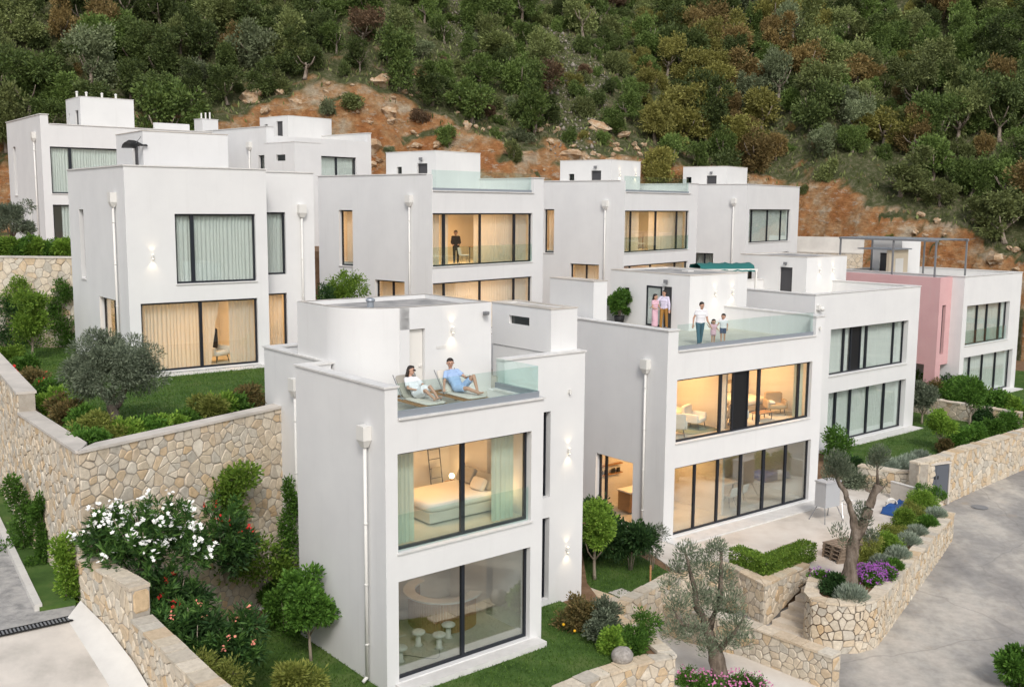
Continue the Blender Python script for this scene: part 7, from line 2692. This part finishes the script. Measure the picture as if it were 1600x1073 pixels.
    if glasses:
        gm = MB()
        for sg in (-1, 1):
            gm.ball(hd + fx * .098 * hk + rt * sg * .036 * hk + upv * .010 * hk, .030 * hk, 10, 6, (1, 1, .8))
        cap(gm, hd + fx * .105 * hk - rt * .03 * hk + upv * .014 * hk, hd + fx * .105 * hk + rt * .03 * hk + upv * .014 * hk, .006, .006)
        gm.build('sunglasses', 'black', root)
    if shoes:
        sm_ = MB()
        for sd_ in ('l', 'r'):
            an, to = P['an' + sd_], P['to' + sd_]
            heel = an - (to - an).normalized() * .05 * k
            cap(sm_, heel - Vector((0, 0, .02 * k)), to, .040 * k, .036 * k)
        link(bpy.data.objects.new('shoes', fuse(sm_, 'shoes', shoes, .011)), root)
    return root


def standing(h, arms, legs=((.0, 0), (.0, 0)), lean=(0, 0), face=(0, -1, -.1), wide=1.0):
    """x>0 is to the right when the figure faces the viewer (-Y)"""
    J = {'pelvis': (0, 0, .54 * h), 'chest': (lean[0] * .5, lean[1] * .5, .735 * h), 'neck': (lean[0], lean[1], .835 * h), 'head': (lean[0] * 1.1, lean[1] * 1.2 - .01, .922 * h),
         'shl': (.098 * h * wide + lean[0], lean[1], .800 * h), 'shr': (-.098 * h * wide + lean[0], lean[1], .800 * h), 'face': face}
    for sd_, sg, (ax_, ay_) in (('l', 1, legs[0]), ('r', -1, legs[1])):
        J['hip' + sd_] = (sg * .052 * h, 0, .515 * h)
        J['kn' + sd_] = (sg * .055 * h + ax_ * .4, ay_ * .55 - .01, .285 * h)
        J['an' + sd_] = (sg * .052 * h + ax_, ay_, .042 * h)
        J['to' + sd_] = (sg * .060 * h + ax_, ay_ - .085 * h, .018 * h)
    J.update(arms)
    return J


def on_terrace(px, py):
    v = at_z(px, py, 6.50)
    return (v.x, v.y, 6.502)


h = 1.76
person('man in white t-shirt and teal trousers holding the little girl by the hand', on_terrace(1093, 539), .12,
       standing(h, {'ell': (.29, -.05, .99), 'wrl': (.40, -.12, .78), 'elr': (-.27, .02, 1.10), 'wrr': (-.30, -.02, .84)}, ((-.02, .14), (.02, -.10)), (.03, -.03), (.35, -1, -.55)), 1.0, 'cloth_white', 'cloth_teal', leg_cover=.97)
h = .98
person('little girl in pink top and shorts between the man and the boy', on_terrace(1114, 537), .05,
       standing(h, {'ell': (.15, -.02, .62), 'wrl': (.22, -.03, .55), 'elr': (-.17, -.02, .68), 'wrr': (-.24, -.04, .76)}, ((.0, .05), (.0, -.03)), (0, 0), (.1, -1, .1)), .64, 'cloth_pink', 'cloth_pink', long_hair=True, skirt=.55, head_k=.86, sleeves=.45, child=True)
h = 1.17
person('boy in pale shirt and denim shorts holding the little girl by the hand', on_terrace(1129, 535), -.25,
       standing(h, {'ell': (.18, .03, .72), 'wrl': (.17, -.05, .58), 'elr': (-.20, -.02, .76), 'wrr': (-.30, -.06, .62)}, ((.01, .05), (.0, -.05)), (0, 0), (-.3, -1, -.2)), .74, 'cloth_white', 'cloth_navy', head_k=.92, leg_cover=.40, sleeves=.6, child=True)
h = 1.63
person('woman in a long pink dress by the open glass door', tuple(RV.world(5.95, 6.55, 6.502)), .75,
       standing(h, {'ell': (.22, -.06, 1.03), 'wrl': (.12, -.24, .98), 'elr': (-.21, -.02, 1.03), 'wrr': (-.10, -.22, .96)}, ((0, .04), (0, -.04)), (0, 0), (.3, -1, 0)), .86, 'cloth_pink', 'cloth_pink', long_hair=True, skirt=1.75, sleeves=.5)
h = 1.78
person('man in lilac shirt and tan trousers stepping out of the roof door', tuple(RV.world(6.62, 6.62, 6.502)), -.55,
       standing(h, {'ell': (.26, -.03, 1.12), 'wrl': (.28, -.06, .88), 'elr': (-.33, -.14, 1.18), 'wrr': (-.47, -.30, 1.02)}, ((0, .12), (0, -.14)), (0, 0), (-.6, -1, -.1)), 1.0, 'cloth_lilac', 'cloth_tan', sleeves=1.9)


# reclining pair: local frame of the lounger, +y towards the head end
def recline(s, t, J, **kw):
    p = A.world(s, t, ZD)
    return p, A.yaw


zb = .36
Jw = {'pelvis': (.36, .98, zb + .12), 'chest': (.36, 1.22, zb + .38), 'neck': (.38, 1.34, zb + .54), 'head': (.42, 1.36, zb + .68), 'face': (.55, -.75, .05),
      'shl': (.53, 1.27, zb + .46), 'shr': (.21, 1.29, zb + .47), 'ell': (.60, 1.02, zb + .30), 'wrl': (.52, .82, zb + .24), 'elr': (.12, 1.06, zb + .26), 'wrr': (.28, .86, zb + .23),
      'hipl': (.45, .92, zb + .10), 'hipr': (.28, .92, zb + .10), 'knl': (.50, .56, zb + .34), 'knr': (.32, .52, zb + .26), 'anl': (.52, .22, zb + .07), 'anr': (.40, .20, zb + .06), 'tol': (.54, .09, zb + .12), 'tor': (.42, .07, zb + .11)}
p = A.world(1.78, .78, ZD)
person('reclining woman in white dress and sunglasses on the roof lounger', tuple(p), A.yaw, Jw, .86, 'cloth_white', 'cloth_white', long_hair=True, skirt=.75, shoes=None, glasses=True, sleeves=.8)
Jm = {'pelvis': (.36, .98, zb + .13), 'chest': (.34, 1.22, zb + .42), 'neck': (.34, 1.32, zb + .62), 'head': (.33, 1.31, zb + .77), 'face': (-.45, -.85, -.05),
      'shl': (.54, 1.27, zb + .53), 'shr': (.14, 1.25, zb + .52), 'ell': (.66, 1.02, zb + .36), 'wrl': (.60, .80, zb + .42), 'elr': (-.04, 1.08, zb + .26), 'wrr': (-.16, .92, zb + .14),
      'hipl': (.46, .92, zb + .11), 'hipr': (.27, .92, zb + .11), 'knl': (.62, .60, zb + .46), 'knr': (.34, .50, zb + .16), 'anl': (.56, .34, zb + .07), 'anr': (.46, .14, zb + .07), 'tol': (.58, .20, zb + .05), 'tor': (.50, .02, zb + .10)}
p = A.world(3.18, .82, ZD)
person('reclining man in light blue shirt and shorts on the roof lounger', tuple(p), A.yaw, Jm, 1.0, 'cloth_blue', 'cloth_blue', shoes=None, leg_cover=.36, sleeves=.6)

h = 1.72
person('dark-clothed figure standing behind the parted curtains upstairs', tuple(M_.world(3.3, 1.55, 9.065)), M_.yaw - .9,
       standing(h, {'ell': (.22, -.12, 1.08), 'wrl': (.16, -.32, 1.0), 'elr': (-.22, -.12, 1.08), 'wrr': (-.14, -.32, .98)}, ((0, .05), (0, -.05)), (0, -.16), (0, -1, -.5)), .95, 'cloth_black', 'cloth_black', sleeves=1.9)
